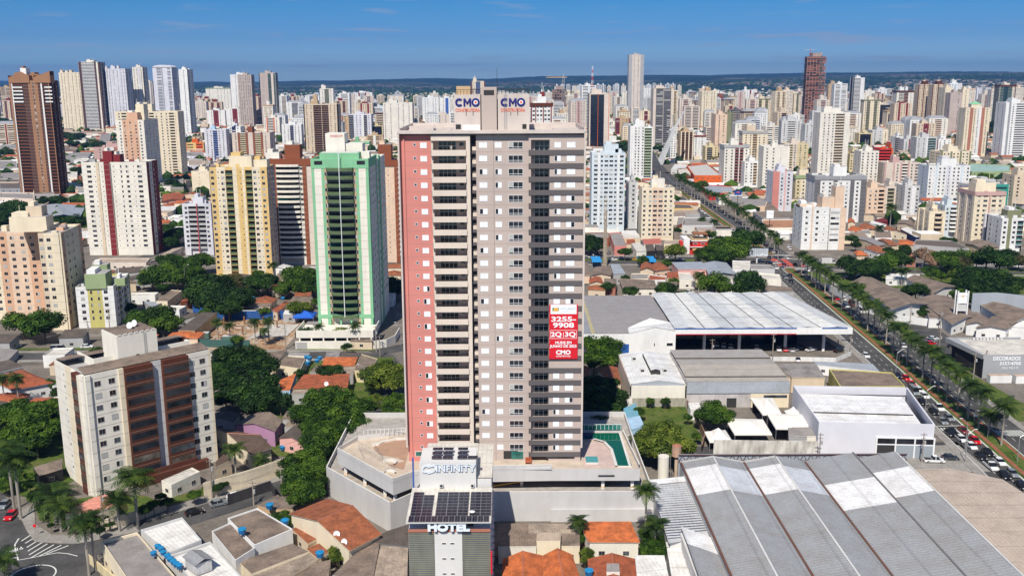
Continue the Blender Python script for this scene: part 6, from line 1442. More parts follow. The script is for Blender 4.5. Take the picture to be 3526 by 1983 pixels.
   mb.poly([(-a+t,-.01,-b+t),(a-t,-.01,-b+t),(a-t,-.01,b-t),(-a+t,-.01,b-t)],GLD); mb.box(-a+t,-.05,-b+.38,a-t,-.02,-b+.46,FRM)
   for q in (-.17,.17): mb.box(w*q-.03,-.05,-b+t,w*q+.03,-.02,b-t,FRM)
   if kind=='wideC': mb.poly([(-a+t,-.015,-b+.5),(-a*.3,-.015,-b+.5),(-a*.3,-.015,b-t),(-a+t,-.015,b-t)],CUR)
  o=mb.build('window'); me=o.data; bpy.data.objects.remove(o); MESHC[k]=me; return me
 rn=random.Random(3)
 allw=[]
 for k,z in enumerate(zc):
  sk=rn.choice(('left','shut','left','left','shut','right'))
  allw+= [((-20.8,-.0,z+.15),('sm',.62,.6,'small')),((-18.9,-.0,z),('p'+sk,1.42,1.22,sk))]
  sk=rn.choice(('shut','shut','shut','left')); allw+=[((-6.1,-.0,z),('q'+sk,1.75,1.22,sk))]
  sk=rn.choice(('shut','shut','shut','left')); allw+=[((-2.83,.05,z),('r'+sk,1.45,1.22,sk))]
  sk=rn.choice(('wide','wide','wideC')); allw+=[((.9,.05,z-.1),('s'+sk,3.15,1.55,sk))]
  if not 13<=k<=17:
   sk=rn.choice(('shut','shut','left')); allw+=[((9.9,-.45,z),('t'+sk,1.4,1.22,sk))]
   sk=rn.choice(('shut','shut','shut','right')); allw+=[((12.8,-.45,z),('u'+sk,1.85,1.22,sk))]
 order=sorted(range(len(allw)),key=lambda i:-allw[i][1][1]*allw[i][1][2])
 big=set(order[:100]); st=MB()
 for i,(loc,ky) in enumerate(allw):
  me=wmesh(ky[0],ky[1],ky[2],ky[3])
  if i in big: inst(me,'window',rt,loc)
  else:
   for p in me.polygons: st.poly([tuple(me.vertices[v].co+Vector(loc)) for v in p.vertices],me.materials[p.material_index])
 tag(st.build('window_rows',rt),kind='stuff')
 # left balconies, right balconies, recess
 DG=glassy('balcony_door_glass',(.012,.03,.04),.08)
 b1=MB(); X=lambda v:v+17.24
 b1.box(0,-1.15,-2.2,7.51,-1.0,-.95,TB); b1.box(0,-1.15,-2.2,.15,2.0,-.95,TB); b1.box(0,-1.0,-2.2,7.51,2.2,-1.62,TB)   # parapet, slab
 b1.box(.3,1.95,-1.62,7.51,2.15,1.1,TP)
 b1.poly([(1.45,1.9,-1.62),(5.2,1.9,-1.62),(5.2,1.9,.68),(1.45,1.9,.68)],DG)
 for q in (1.45,2.4,3.3,4.25,5.2): b1.box(q-.035,1.84,-1.62,q+.035,1.92,.7,STEELM)
 b1.box(1.45,1.84,.0-.3,5.2,1.88,-.24,FRM); b1.box(5.8,1.88,-.4,6.95,1.94,.55,FRM); b1.poly([(5.87,1.87,-.33),(6.88,1.87,-.33),(6.88,1.87,.48),(5.87,1.87,.48)],GLD)
 for q in range(8): b1.bar((.2+q*.25,-1.05,-.95),(.2+q*.25,-1.05,-.6),.03,BLK)
 b1.bar((.1,-1.05,-.6),(7.4,-1.05,-.6),.04,BLK)
 tmp=b1.build('balcony'); m1=tmp.data; bpy.data.objects.remove(tmp)
 b2=MB()
 b2.box(0,-.62,-2.16,11.86,-.47,-1.05,CH); b2.box(.0,-.62,-2.16,.12,.0,-1.05,CH); b2.box(.52,-.47,-2.1,4.5,2.2,-1.55,TP)
 b2.box(.52,1.3,-1.55,4.5,1.5,1.2,TP); b2.poly([(1.3,1.25,-1.55),(4.4,1.25,-1.55),(4.4,1.25,.72),(1.3,1.25,.72)],DG)
 for q in (1.3,2.33,3.36,4.4): b2.box(q-.035,1.18,-1.55,q+.035,1.27,.74,FRM)
 b2.box(1.3,1.18,-.28,4.4,1.22,-.22,FRM); b2.box(.52,1.15,-.4,1.25,1.28,-.32,TB)
 tmp=b2.build('balcony'); m2=tmp.data; bpy.data.objects.remove(tmp)
 b3=MB(); b3.box(0,.6,-1.9,1.24,1.35,-1.2,CH); b3.box(.35,.9,-1.2,1.2,1.3,-.4,TB); b3.box(.3,1.22,.1,.95,1.3,.65,BLK); b3.box(0,.55,.95,1.24,1.3,1.0,BLK)
 tmp=b3.build('service_ledge'); m3=tmp.data; bpy.data.objects.remove(tmp)
 for k,z in enumerate(zc):
  inst(m1,'balcony',rt,(-17.24,0,z)); inst(m2,'balcony',rt,(3.69,0,z)); inst(m3,'service_ledge',rt,(-8.86,0,z))
 # ground floor openings
 gf=MB(); gf.box(-22.4,-.05,12.2,-19.9,.02,13.4,FRM); gf.box(-22.3,-.08,12.3,-20,-.04,13.3,GLT); gf.box(-3.0+4,-.02,11.6,4.6,.04,13.9,FRM) if 0 else None
 gf.box(-2.1,-.0,11.45,1.2,.06,13.4,DARK); gf.box(-.3,-.05,11.45,2.4,.03,13.2,GLT); gf.box(7.6,-.56,11.7,14.2,-.48,12.9,GLD)
 gf.build('entrance_glazing',rt)
 # banner
 bn=MB(); bx0,bx1,bz0,bz1=8.25,14.6,35.6,48.1
 bn.box(bx0,-.92,bz0,bx1,-.84,bz1,SRED); bn.box(bx0+.3,-.95,bz1-2.15,bx1-.3,-.925,bz1-.02,WHT); bn.box(bx0+.7,-.97,bz1-1.5,bx0+2.1,-.955,bz1-.7,simple('logo_green',(.02,.2,.12),.5))
 bn.poly([(bx0+.78,-.985,bz1-1.5),(bx0+2.1,-.985,bz1-1.5),(bx0+1.85,-.985,bz1-.7),(bx0+1.1,-.985,bz1-.7)],simple('logo_gold',(.75,.42,.08),.5))
 for a,b,c,d in ((bx0+.2,42.2-1.9,bx1-.2,42.28-1.9),(bx0+.2,42.2,bx1-.2,42.28),(bx0+.2,40.3,bx0+.28,42.28),(bx1-.28,40.3,bx1-.2,42.28)): bn.box(a,-.96,b,c,-.93,d,WHT)
 B=bn.build('banner',rt); cx_=(bx0+bx1)/2
 def bt(s,size,z,w,m=WHT,dx=0,bold=.03): text('lettering',s,size,m,B,(cx_+dx,-.955,z),ext=.015,bold=bold,width=w)
 bt('ALTO AREIÃO',.6,bz1-.95,3.5,simple('logo_grey',(.3,.38,.5),.5),1.0,0); bt('RESIDENCIAL',.3,bz1-1.5,2.4,simple('logo_grey2',(.5,.55,.6),.5),.9,0)
 bt('3255-',1.55,44.75,5.5,bold=.05); bt('9908',1.55,43.35,4.7,bold=.05); bt('2Q',1.5,41.25,2.4,dx=-1.6,bold=.05); bt('3Q',1.5,41.25,2.4,dx=1.5,bold=.05); bt('|',1.3,41.25,.12,bold=0)
 bt('MUDE EM',.85,39.35,3.6); bt('JUNHO DE 2023',.85,38.55,6.0); bt('CMO',1.3,37.1,3.3,bold=.06); bt('CONSTRUTORA',.5,36.25,3.3,bold=.01)
main_tower()
# ---------------- podium ----------------
def podium():
 rt=thing('podium','pale concrete car park podium with a pool deck around the tall tower','podium',(0,0,0))
 PW=plaster('podium','podium_wall',.12); CAP=plaster((.72,.70,.66),'podium_cap',.1); FLR=plaster((.42,.39,.36),'parking_floor',.4)
 low=[(-44.4,214.2),(-26.7,194.2),(-21.9,199.8),(-18,199.7),(31.5,199.5),(31.0,229),(31,252),(-44,252)]
 mb=MB(); mb.prism(low,0,5.7,PW,FLR); n=len(low)
 def rim(mb,pts,z0,z1,th,m,cap,closed=True,skip=()):
  n=len(pts); c=Vector((sum(p[0] for p in pts)/n,sum(p[1] for p in pts)/n))
  for i in range(n):
   if i in skip: continue
   a=Vector(pts[i]); b=Vector(pts[(i+1)%n]); d=(b-a).normalized(); nn=Vector((-d.y,d.x))
   if (c-a).dot(nn)<0: nn=-nn
   q=[a,b,b+nn*th,a+nn*th]
   for z,mm in ((z1,cap),): mb.poly([(*p,z) for p in q],mm)
   mb.poly([(*q[0],z0),(*q[1],z0),(*q[1],z1),(*q[0],z1)],m); mb.poly([(*q[3],z0),(*q[2],z0),(*q[2],z1),(*q[3],z1)],m)
 rim(mb,low,5.68,7.1,.25,PW,CAP)
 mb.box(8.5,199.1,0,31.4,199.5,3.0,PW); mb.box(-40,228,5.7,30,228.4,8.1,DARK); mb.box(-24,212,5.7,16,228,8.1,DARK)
 mb.build('wall',rt)
 deck=[(-41.5,213.9),(-26.1,195.8),(-22.1,199.8),(-8,202.6),(8.8,203.2),(28.7,203.1),(27.4,225.5),(-26.2,225.5),(-30.6,223.6),(-37.9,221.4)]
 mb=MB(); DK=plaster((.56,.47,.38),'deck_floor',.3)
 mb.prism(deck[:4]+[(8.8,203.2),(28.7,203.1),(27.4,225.5)]+deck[7:],8.1,11.0,PW,DK); rim(mb,deck,10.9,12.0,.22,PW,CAP,skip=(4,))
 mb.box(-8,202.9,10.9,8.8,203.15,11.3,PW); mb.box(19.3,202.95,9.2,23,203.08,9.5,DARK)
 mb.build('deck',rt)
 mb=MB()
 for x,y in ((-39.5,212.9),(-34,206.6),(-28.6,200.4),(-26,197.5),(12,204.4),(20.5,204.4),(27.2,204.4),(27,214),(26.5,223),(2,206),(-8,206),(-20,203)): mb.box(x-.35,y-.35,6.9,x+.35,y+.35,8.1,CAP); mb.box(x-.37,y-.37,7.2,x+.37,y+.37,7.32,simple('safety_yellow',(.7,.35,.03),.6))
 mb.build('column',rt) if 0 else None
 for x,y in ((-39.5,212.9),(-34,206.6),(-28.6,200.4),(-26,197.5),(20.5,204.4),(27.2,204.4),(27,214),(26.5,223),(2,206),(-8,206),(-20,203)):
  c=MB(); c.box(-.35,-.35,0,.35,.35,2.5,CAP); c.box(-.37,-.37,.3,.37,.37,.42,simple('safety_yellow',(.7,.35,.03),.6)); c.build('column',rt,loc=(x,y,5.7))
 mb=MB(); Y_=simple('safety_yellow',(.7,.35,.03),.6)
 for k in range(9):
  a=Vector((-43.3,213.6))+Vector((15.9,-18.2))*(k/9+.03); d=Vector((.75,.66)); mb.poly([(*a,5.73),(*(a+Vector((.1,-.11))),5.73),(*(a+Vector((.1,-.11))+d*4),5.73),(*(a+d*4),5.73)],Y_)
 for k in range(8): mb.box(29,205+k*3.2,5.7,31,205.12+k*3.2,5.73,Y_)
 mb.poly([(-8,204,5.8),(9,206.5,7.6),(9,206.5,7.8),(-8,204,6.0)],Y_); mb.build('parking_lines',rt)
 # pool
 mb=MB(); WAT=simple('pool_water',(.0,.085,.045),.06); COP=plaster((.66,.64,.62),'pool_coping',.1); PDK=plaster((.60,.46,.42),'pool_deck_tiles',.25)
 outer=[(19.2,224.6),(19.9,221),(22.4,219),(23.7,214),(23.8,204),(27.0,203.9),(26.2,224.6)]
 mb.prism(outer,11.0,11.35,COP,WAT); mb.box(17,220.5,11.0,19.9,225,11.3,PDK,top=simple('pool_water_deep',(.0,.03,.12),.06))
 for i in range(1,4):
  a=Vector(outer[i]); b=Vector(outer[i+1]); d=(b-a).normalized(); nn=Vector((d.y,-d.x)); 
  if nn.x>0: nn=-nn
  mb.poly([(*a,11.38),(*b,11.38),(*(b+nn*.7),11.38),(*(a+nn*.7),11.38)],COP)
 mb.box(16.2,204,11.0,23.2,219,11.06,PDK); mb.box(26.25,203.9,11,26.8,224.8,11.42,COP)
 mb.box(16.8,205.6,11.06,19.6,209.2,11.5,COP,top=simple('jacuzzi_water',(.08,.3,.3),.05))
 o=mb.build('pool',rt)
 mb=MB(); 
 for k in range(12): x=15.8+k; mb.box(x-.04,225.0,12,x+.04,225.08,13.4,FRM)
 mb.box(15.8,225,13.35,27,225.08,13.45,FRM); mb.box(15.8,225.02,12,27,225.05,13.3,GLT); mb.build('glass_rail',rt)
 # left terraces
 mb=MB(); BR=plaster((.42,.26,.18),'play_surface',.25)
 mb.poly([(-33.5,216.5,11.04),(-31.5,212,11.04),(-27,210,11.04),(-24.6,207.8,11.04),(-24.6,222.8,11.04),(-30,222.5,11.04)],BR); mb.poly([(-28.5,205.6,11.05),(-24.6,203,11.05),(-24.6,208,11.05)],BR)
 for a,b in (((-36.7,215),(-30,207)),((-30,207),(-31.8,204.2))): 
  d=Vector(b)-Vector(a); mb.box(*(min(a[0],b[0]),min(a[1],b[1]),11),*(min(a[0],b[0])+.01,min(a[1],b[1])+.01,11.01),CAP)
 ring=[(-27.6+1.4*math.cos(k*.5),200.6+1.4*math.sin(k*.5)) for k in range(10)]
 strip(mb,ring,-.15,.15,11.5,CAP,11); strip(mb,[(-33.6,217.5),(-32.3,217.8),(-31.2,219.6),(-28.5,221.2),(-25,221.6)],-.25,.25,11.5,CAP,11); strip(mb,[(-29.8,207.4),(-27.9,208.2),(-26.6,206.8),(-27,205.2)],-.15,.15,11.6,CAP,11)
 mb.build('terrace_details',rt)
 mb=MB()
 def rail(P,z0,h,stp=1.0):
  for i in range(len(P)-1):
   a=Vector(P[i]); b=Vector(P[i+1]); n=max(1,int((b-a).length/stp))
   for k in range(n+1): p=a+(b-a)*k/n; mb.bar((*p,z0),(*p,z0+h),.045,STEELM)
   for zz in (h,h*.5): mb.bar((*a,z0+zz),(*b,z0+zz),.04,STEELM)
 rail([(-41.4,213.8),(-36,207.6)],12,1.0); rail([(-41.4,213.8),(-37.9,221.3),(-34.6,222.4)],12,1.5); rail([(-36.7,215),(-33.3,211),(-29.9,206.8)],11,2.2,.6); rail([(-33.2,216.8),(-29.8,208)],11,1.1); rail([(-29.5,207),(-27,203.6)],11,1.0)
 rail([(-36.6,215),(-34.5,209)],11,1.0); rail([(-28.9,200.6),(-28,202.2),(-26.4,202)],11,.9,.4)
 for k in range(12):
  p=Vector((-36.4,222.0))+Vector((11,1.6))*(k/11); mb.box(p.x-.05,p.y-.05,12,p.x+.05,p.y+.05,13.3,FRM)
 mb.bar((-36.4,222,13.3),(-25.4,223.6,13.3),.1,FRM); mb.build('railing',rt)
 ch=thing('lounge_bench','orange red wooden bench on the podium terrace','bench',(3.6,206.2,11.0)); mb=MB(); OR=simple('orange_wood',(.35,.08,.03),.6)
 mb.box(-.7,.5,0,.7,.65,1.3,OR); mb.box(-.7,-.4,0,-.6,.5,.55,OR); mb.box(.6,-.4,0,.7,.5,.55,OR); mb.box(-.6,-.4,.35,.6,.5,.45,OR); mb.build('frame',ch); mb=MB(); mb.box(-.58,-.35,.46,.58,.45,.58,simple('cushion',(.4,.12,.06),.8)); mb.build('seat',ch)
podium()
# ---------------- hotel ----------------
def hotel():
 rt=thing('hotel_building','near white hotel block with solar panels, white roof lettering and ribbed metal front','hotel',(0,160,0))
 WHI=plaster((.66,.65,.64),'hotel_wall',.08); RIB=roofmat('metal',(.20,.20,.15)); LGT=plaster('lav','hotel_side',.2); CR=roofmat('metal','offroof'); x0,x1=-18.9,-4.1
 mb=MB(); mb.box(x0,.35,0,x1,24,17.5,LGT); mb.box(-14.2,.0,0,-9.2,.35,17.2,WHI); mb.box(x0,-.05,17.2,x1,.4,17.6,plaster('terracotta'))
 mb.box(x0,1.8,17.5,x1,24,19.4,plaster((.50,.49,.48),'terrace_wall',.1)); mb.box(-17.7,11,17.5,-7.0,18.4,26.0,WHI); mb.box(-7.0,12,17.5,x1,20,22.2,WHI)
 for z in (13.9,10.9,7.9): mb.box(-14.2,-.02,z,-9.2,.0,z+.04,LGT)
 mb.box(-17.2,1.7,18.7,-15,1.82,19.2,DARK); mb.box(-8.2,1.7,17.5,-7.2,1.82,19.4,DARK); mb.box(-13,1.72,17.7,-8.6,1.8,19.3,plaster('grey'))
 mb.build('wall',rt)
 mb=MB()
 for a,b in ((x0,-14.25),(-9.15,x1)): mb.poly([(a,.3,0),(b,.3,0),(b,.3,17.2),(a,.3,17.2)],RIB)
 
 for a,b in ((x0,-14.25),(-9.15,x1)):
  n=MB()
  for k in range(46): n.box(a,.1,.2+k*.37,b,.34,.34+k*.37,plaster((.24,.24,.18),'rib_paint',.5))
  n.build('ribbed_cladding',rt)
 mb=MB(); q=[(x0-.3,-1.0,19.55),(x1+.2,-1.0,19.55),(x1+.2,11,20.9),(x0-.3,11,20.9)]; mb.poly(q,CR); mb.poly([(a,b,c-.18) for a,b,c in q],WHI)
 for i in range(4): a,b=q[i],q[(i+1)%4]; mb.poly([(a[0],a[1],a[2]-.18),(b[0],b[1],b[2]-.18),b,a],WHI)
 q=[(-7,12,22.4),(x1+.15,12,22.4),(x1+.15,27,23.4),(-7,27,23.4)]; mb.poly(q,CR); mb.poly([(-17.4,19.2,23),(-7,19.2,23),(-7,27,23.6),(-17.4,27,23.6)],CR); mb.box(-17.4,19.2,17.5,x1,27,22.4,WHI)
 mb.build('roof',rt,uv=True)
 PAN=simple('solar_cell',(.008,.009,.022),.18); FRP=simple('panel_frame',(.16,.16,.18),.4)
 def panel_mesh(w,h):
  m=MB(); m.box(0,0,0,w,h,.05,FRP); m.poly([(.06,.05,.056),(w-.06,.05,.056),(w-.06,h-.05,.056),(.06,h-.05,.056)],PAN); 
  m.box(w/2-.015,.05,.056,w/2+.015,h-.05,.06,FRP); o=m.build('solar_panel'); me=o.data; bpy.data.objects.remove(o); return me
 pa=panel_mesh(1.0,1.9); pb=panel_mesh(1.95,.98); sl=math.atan2(1.35,12)
 def z_at(y): return 19.6+(y+1)*1.35/12
 def put(me,x,y):
  o=inst(me,'solar_panel',rt,(x,y,z_at(y)+.03)); o.rotation_euler=(sl,0,0)
 for k in range(14): put(pa,x0+.1+k*1.04,-.95)
 for r in range(8):
  y=1.05+r*1.02
  put(pb,x0+.25,y); 
  if r<7: put(pb,x0+2.25,y)
  for k in range(3): put(pb,-14.1+k*2.0,y)
  for k in range(2): put(pb,-7.9+k*1.98,y)
 for k,x in enumerate((-15.5,-13.4,-10.6,-8.6)):
  for r in range(3 if k<3 else 1):
   o=inst(pb,'solar_panel',rt,(x,12.2+r*1.5,26.25+r*.26)); o.rotation_euler=(R(10),0,0)
 SG=simple('sign_grey_white',(.72,.76,.82),.4)
 text('lettering_outline','INFINITY',1.75,simple('sign_edge',(.16,.22,.32),.5),rt,(-10.9,10.97,24.7),ext=.03,bold=.13,width=7.85)
 text('lettering','INFINITY',1.75,SG,rt,(-10.9,10.8,24.75),ext=.08,bold=.04,width=7.5)
 lg=MB()
 for (cx_,fl) in ((-16.5,1),(-15.3,-1)):
  P=[]; 
  for k in range(15):
   a=math.pi*(.5+k/14) if fl==1 else math.pi*(-.5+k/14)
   P.append((cx_+math.cos(a)*.62,24.75+math.sin(a)*.62*1.0))
  P=[(P[0][0]+.9*fl,P[0][1])]+P+[(P[-1][0]+.9*fl,P[-1][1])]
  for i in range(len(P)-1):
   a=Vector((P[i][0],P[i][1])); b=Vector((P[i+1][0],P[i+1][1])); d=(b-a); 
   if d.length<1e-4: continue
   nn=Vector((-d.y,d.x)).normalized()*.16
   for y in (10.78,):
    q=[a-nn,b-nn,b+nn,a+nn]; lg.poly([(p.x,y,p.y+(p.x-cx_)*.25) for p in q],SG); lg.poly([(p.x,y+.14,p.y+(p.x-cx_)*.25) for p in q],SG)
    for u in range(4): p,w=q[u],q[(u+1)%4]; lg.poly([(p.x,y,p.y+(p.x-cx_)*.25),(w.x,y,w.y+(w.x-cx_)*.25),(w.x,y+.14,w.y+(w.x-cx_)*.25),(p.x,y+.14,p.y+(p.x-cx_)*.25)],SG)
 lg.build('logo',rt)
 text('lettering','HOTEL',1.95,simple('sign_blue_white',(.72,.80,.88),.35),rt,(-11.6,-.55,18.35),ext=.18,bold=.11,width=7.6)
 for z in (15.0,12.0,9.0,6.0,3.0):
  for x in (-12.5,-11.0):
   w=MB(); w.box(-.4,-.06,-.16,.4,.0,.16,FRM); w.box(-.34,-.08,-.12,.34,-.05,.12,DARK); w.build('window',rt,loc=(x,0,z))
 for x,y,z in ((-13.6,10.5,21.2),(-7.7,10.5,21.2)):
  c=MB(); c.box(-.35,-.2,0,.35,.2,.7,plaster('lgrey')); c.cyl((0,-.21,.35),(0,-.24,.35),.26,.26,BLK,10); c.build('air_conditioner',rt,loc=(x,y,z))
 for k in range(11):
  for j in range(4):
   c=MB(); c.box(0,-.4,0,.32,.4,.62,plaster('lgrey')); c.build('air_conditioner',rt,loc=(x1+.02,2.5+j*5.2,1.5+k*1.45+.3*(j%2)))
 m=MB(); m.box(x1+.02,-.3,9,x1+.3,.2,13.4,SRED); m.build('side_sign',rt); m=MB(); m.box(x0-.3,12,18,x0+.0,12.3,26.5,plaster('blue')); m.build('vertical_sign',rt)
 c=MB(); 
 for k in range(8):
  a0,a1=k*math.pi/4,(k+1)*math.pi/4; c.poly([(0,0,0),(math.cos(a0)*.55,math.sin(a0)*.55,.12),(math.cos(a1)*.55,math.sin(a1)*.55,.12)],WHT)
 c.cyl((0,0,-.6),(0,0,0),.04,.04,STEELM,6); c.build('dish_antenna',rt,loc=(-7.4,.9,20.6))
hotel()
# ---------------- brown balcony building (near left) ----------------
STY['BLf']='P0:.5 w0:1.45 w0:1.45 P1:.5 E2:3.0 -3:1.1 E2:2.9 w0:1.0 w0:1.5 -1:.3'
STY['BLs']='-0:1.2 s0:.5 -1:1.2 P0:.5 E2:.8 P0:.5'
WS['E']=(9,1.65)
def near_left():
 rt=tower('apartment_building','ten storey cream building with two dark brown enclosed balcony columns, lower left',-99.3,213.3,31.5,19,R(44.5),29.2,9,['offwhite','cream','brown','lgrey'],'BLf',side='BLs',z0=2.2,lod=1,roof='none',group=None,cat='apartment building')
 mb=MB(); CR=roofmat('cement','brownroof'); CW=plaster('offwhite')
 mb.poly([(.2,.3,30.3),(31.3,.3,30.3),(31.3,4.8,31.1),(.2,4.8,31.1)],CR); mb.poly([(.2,13.5,31.0),(12,13.5,31.0),(12,18.7,30.4),(.2,18.7,30.4)],CR); mb.poly([(19,14,31.0),(31.3,14,31.0),(31.3,18.7,30.4),(19,18.7,30.4)],CR)
 mb.poly([(10.4,5.2,36.9),(20,5.2,36.9),(20,13.8,36.9),(10.4,13.8,36.9)],CR); mb.build('roof',rt,uv=True)
 mb=MB(); mb.box(10.2,5,29.2,20.2,14,36.7,CW); mb.box(5.5,8,29.2,10.2,8.25,31.4,CW); mb.box(5.5,8.25,29.2,5.7,18.6,31.2,CW); mb.box(20.2,8,29.2,30,8.25,31.2,CW)
 for k in range(7): mb.box(10.5+k*1.4,4.9,36.7,11.4+k*1.4,5.1,36.95,CW)
 mb.box(14.6,4.95,29.4,15.4,5.02,31.3,DARK); mb.build('roof_house',rt)
 ld=MB()
 for xx in (16.8,17.3): ld.bar((xx,4.85,30),(xx,4.85,36.7),.06,STEELM)
 for k in range(14): ld.bar((16.8,4.85,30.2+k*.47),(17.3,4.85,30.2+k*.47),.05,STEELM)
 ld.build('ladder',rt)
 b=MB(); BRK=plaster('brown','dark_brick',.3); b.box(10,-2.6,0,28,-.8,2.2,BRK); b.box(9.5,-1.6,2.2,25,-1.2,3.3,BRK); b.build('base_wall',rt)
 for x,y in ((15.4,9.0),(17.2,10.4)): dish('white dish, %s one of two on the roof box of the brown balcony building'%('left' if x<16 else 'right'),(*((rt.matrix_basis@Vector((x,y,37.0))).xyz),),.8)
def dish(label,loc,r,group='satellite dishes'):
 c=MB()
 for k in range(10):
  a0,a1=k*math.pi/5,(k+1)*math.pi/5; c.poly([(0,0,0),(math.cos(a0)*r,-.35*r+math.sin(a0)*r*.3,.3*r+math.sin(a0)*r),(math.cos(a1)*r,-.35*r+math.sin(a1)*r*.3,.3*r+math.sin(a1)*r)],WHT)
 root=thing('satellite_dish',label,'satellite dish',loc,RND.uniform(-.4,.4),group); c.build('reflector',root,loc=(0,0,.6)); d=MB(); d.bar((0,0,0),(0,0,.7),.07,STEELM); d.bar((0,-.1,.7),(0,-r*.9,1.0),.04,STEELM); d.build('mount',root); return root
# ---------------- green tower ----------------
def green_tower():
 rt=tower('apartment_tower','mint green and cream tower with moss green curved balconies and a long white pole',-74.2,357,21.2,22,0,67.3,20,['offwhite','green','moss','tan'],'-1:.7 -0:1.7 -1:.7 t3:.6 C2:6.4 t3:.6 -1:.7 -0:1.7 -1:.7',side='-1:.5 w0:1 w0:1 w0:1 -1:.6',z0=8.2,lod=1,roof='none',group='apartment towers of the city')
 GR=plaster('green'); mb=MB()
 mb.box(-.1,-.12,64.8,21.3,.4,68.3,GR); mb.box(-.12,0,64.8,.3,22,68.3,GR); mb.box(20.9,0,64.8,21.32,22,68.3,GR); mb.box(-.1,-.14,7.8,21.3,.3,9.2,GR); mb.box(3.2,.4,68.3,17.8,6,70.4,GR); mb.box(3.6,1,70.4,17.4,5.8,70.6,plaster('lgrey')); mb.box(1.2,-.2,66.2,4.2,0,67.6,GLD); mb.box(17,-.2,66.2,20,0,67.6,GLD); mb.box(2,22,0,21.3,46,66.5,plaster('offwhite')); mb.box(20.9,26,0,21.5,30,67.5,GR)
 for k in range(19):
  for yy in (24,33,38,42): mb.box(21.3,yy,11.5+k*2.85,21.36,yy+1.4,12.7+k*2.85,GLD)
 mb.build('rear_wing',rt)
 mb=MB(); mb.box(4.4,7,67,11.6,15,77.2,plaster('offwhite')); mb.box(11.6,8,67,18,15,73.4,plaster('offwhite')); mb.box(18,5,67,21,9,70.5,plaster('offwhite')); mb.build('roof_house',rt)
 text('lettering','ENGESCOM',1.1,SRED,rt,(8.6,6.95,76.2),ext=.02,width=4.5)
 mb=MB(); mb.cyl((10.6,-2.2,8.5),(10.6,-1.9,71.5),.14,.14,WHT,6); mb.build('pole',rt)
 # podium car park
 pr=thing('parking_podium','two level cream parking podium under the mint green tower','podium',(-79.8,340.5,0)); CW=plaster('offwhite'); mb=MB()
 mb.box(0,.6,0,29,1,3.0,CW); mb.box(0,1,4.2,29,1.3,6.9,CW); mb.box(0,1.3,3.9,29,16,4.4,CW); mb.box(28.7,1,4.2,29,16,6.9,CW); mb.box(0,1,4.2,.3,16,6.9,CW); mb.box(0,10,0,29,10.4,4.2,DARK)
 mb.box(.3,1.3,5.0,28.7,16,5.3,CW); mb.build('wall',pr)
 for k in range(7): c=MB(); c.box(-.25,-.25,0,.25,.25,1.4,CW); c.build('column',pr,loc=(1.5+k*4.4,1.3,2.9))
 for k in range(6): c=MB(); c.box(-.3,-.3,0,.3,.3,2.5,plaster('green')); c.build('column',pr,loc=(6.4+k*4.0,15.8,5.3))
 m=MB(); m.box(.3,.5,0,4.2,.62,2.6,plaster('grey')); m.build('gate',pr)
 m=MB(); pts=[(29,1),(33,3),(35.6,9),(36,20)]
 for i in range(3): a,b=pts[i],pts[i+1]; m.prism([a,b,(b[0]+.25,b[1]-.2),(a[0]+.25,a[1]-.2)],0,3,CW)
 m.build('curved_wall',pr)
near_left(); green_tower()
# ---------------- data driven towers ----------------
TDEF=dict(rz=0,z0=4,lod=2,roof='box',box=None,crown=None,cat='apartment tower',n='apartment_tower',s='side')
TW=[{**TDEF,**t} for t in TW]
for i,T_ in enumerate(TW):
 tower(T_['n'],T_['l'],T_['x'],T_['y'],T_['w'],T_['d'],R(T_['rz']),T_['h'],T_['fl'],T_['pal'],T_['f'],T_['s'],T_['z0'],T_['lod'],T_['roof'],box=T_['box'],crown=T_['crown'],cat=T_['cat'],seed=i)
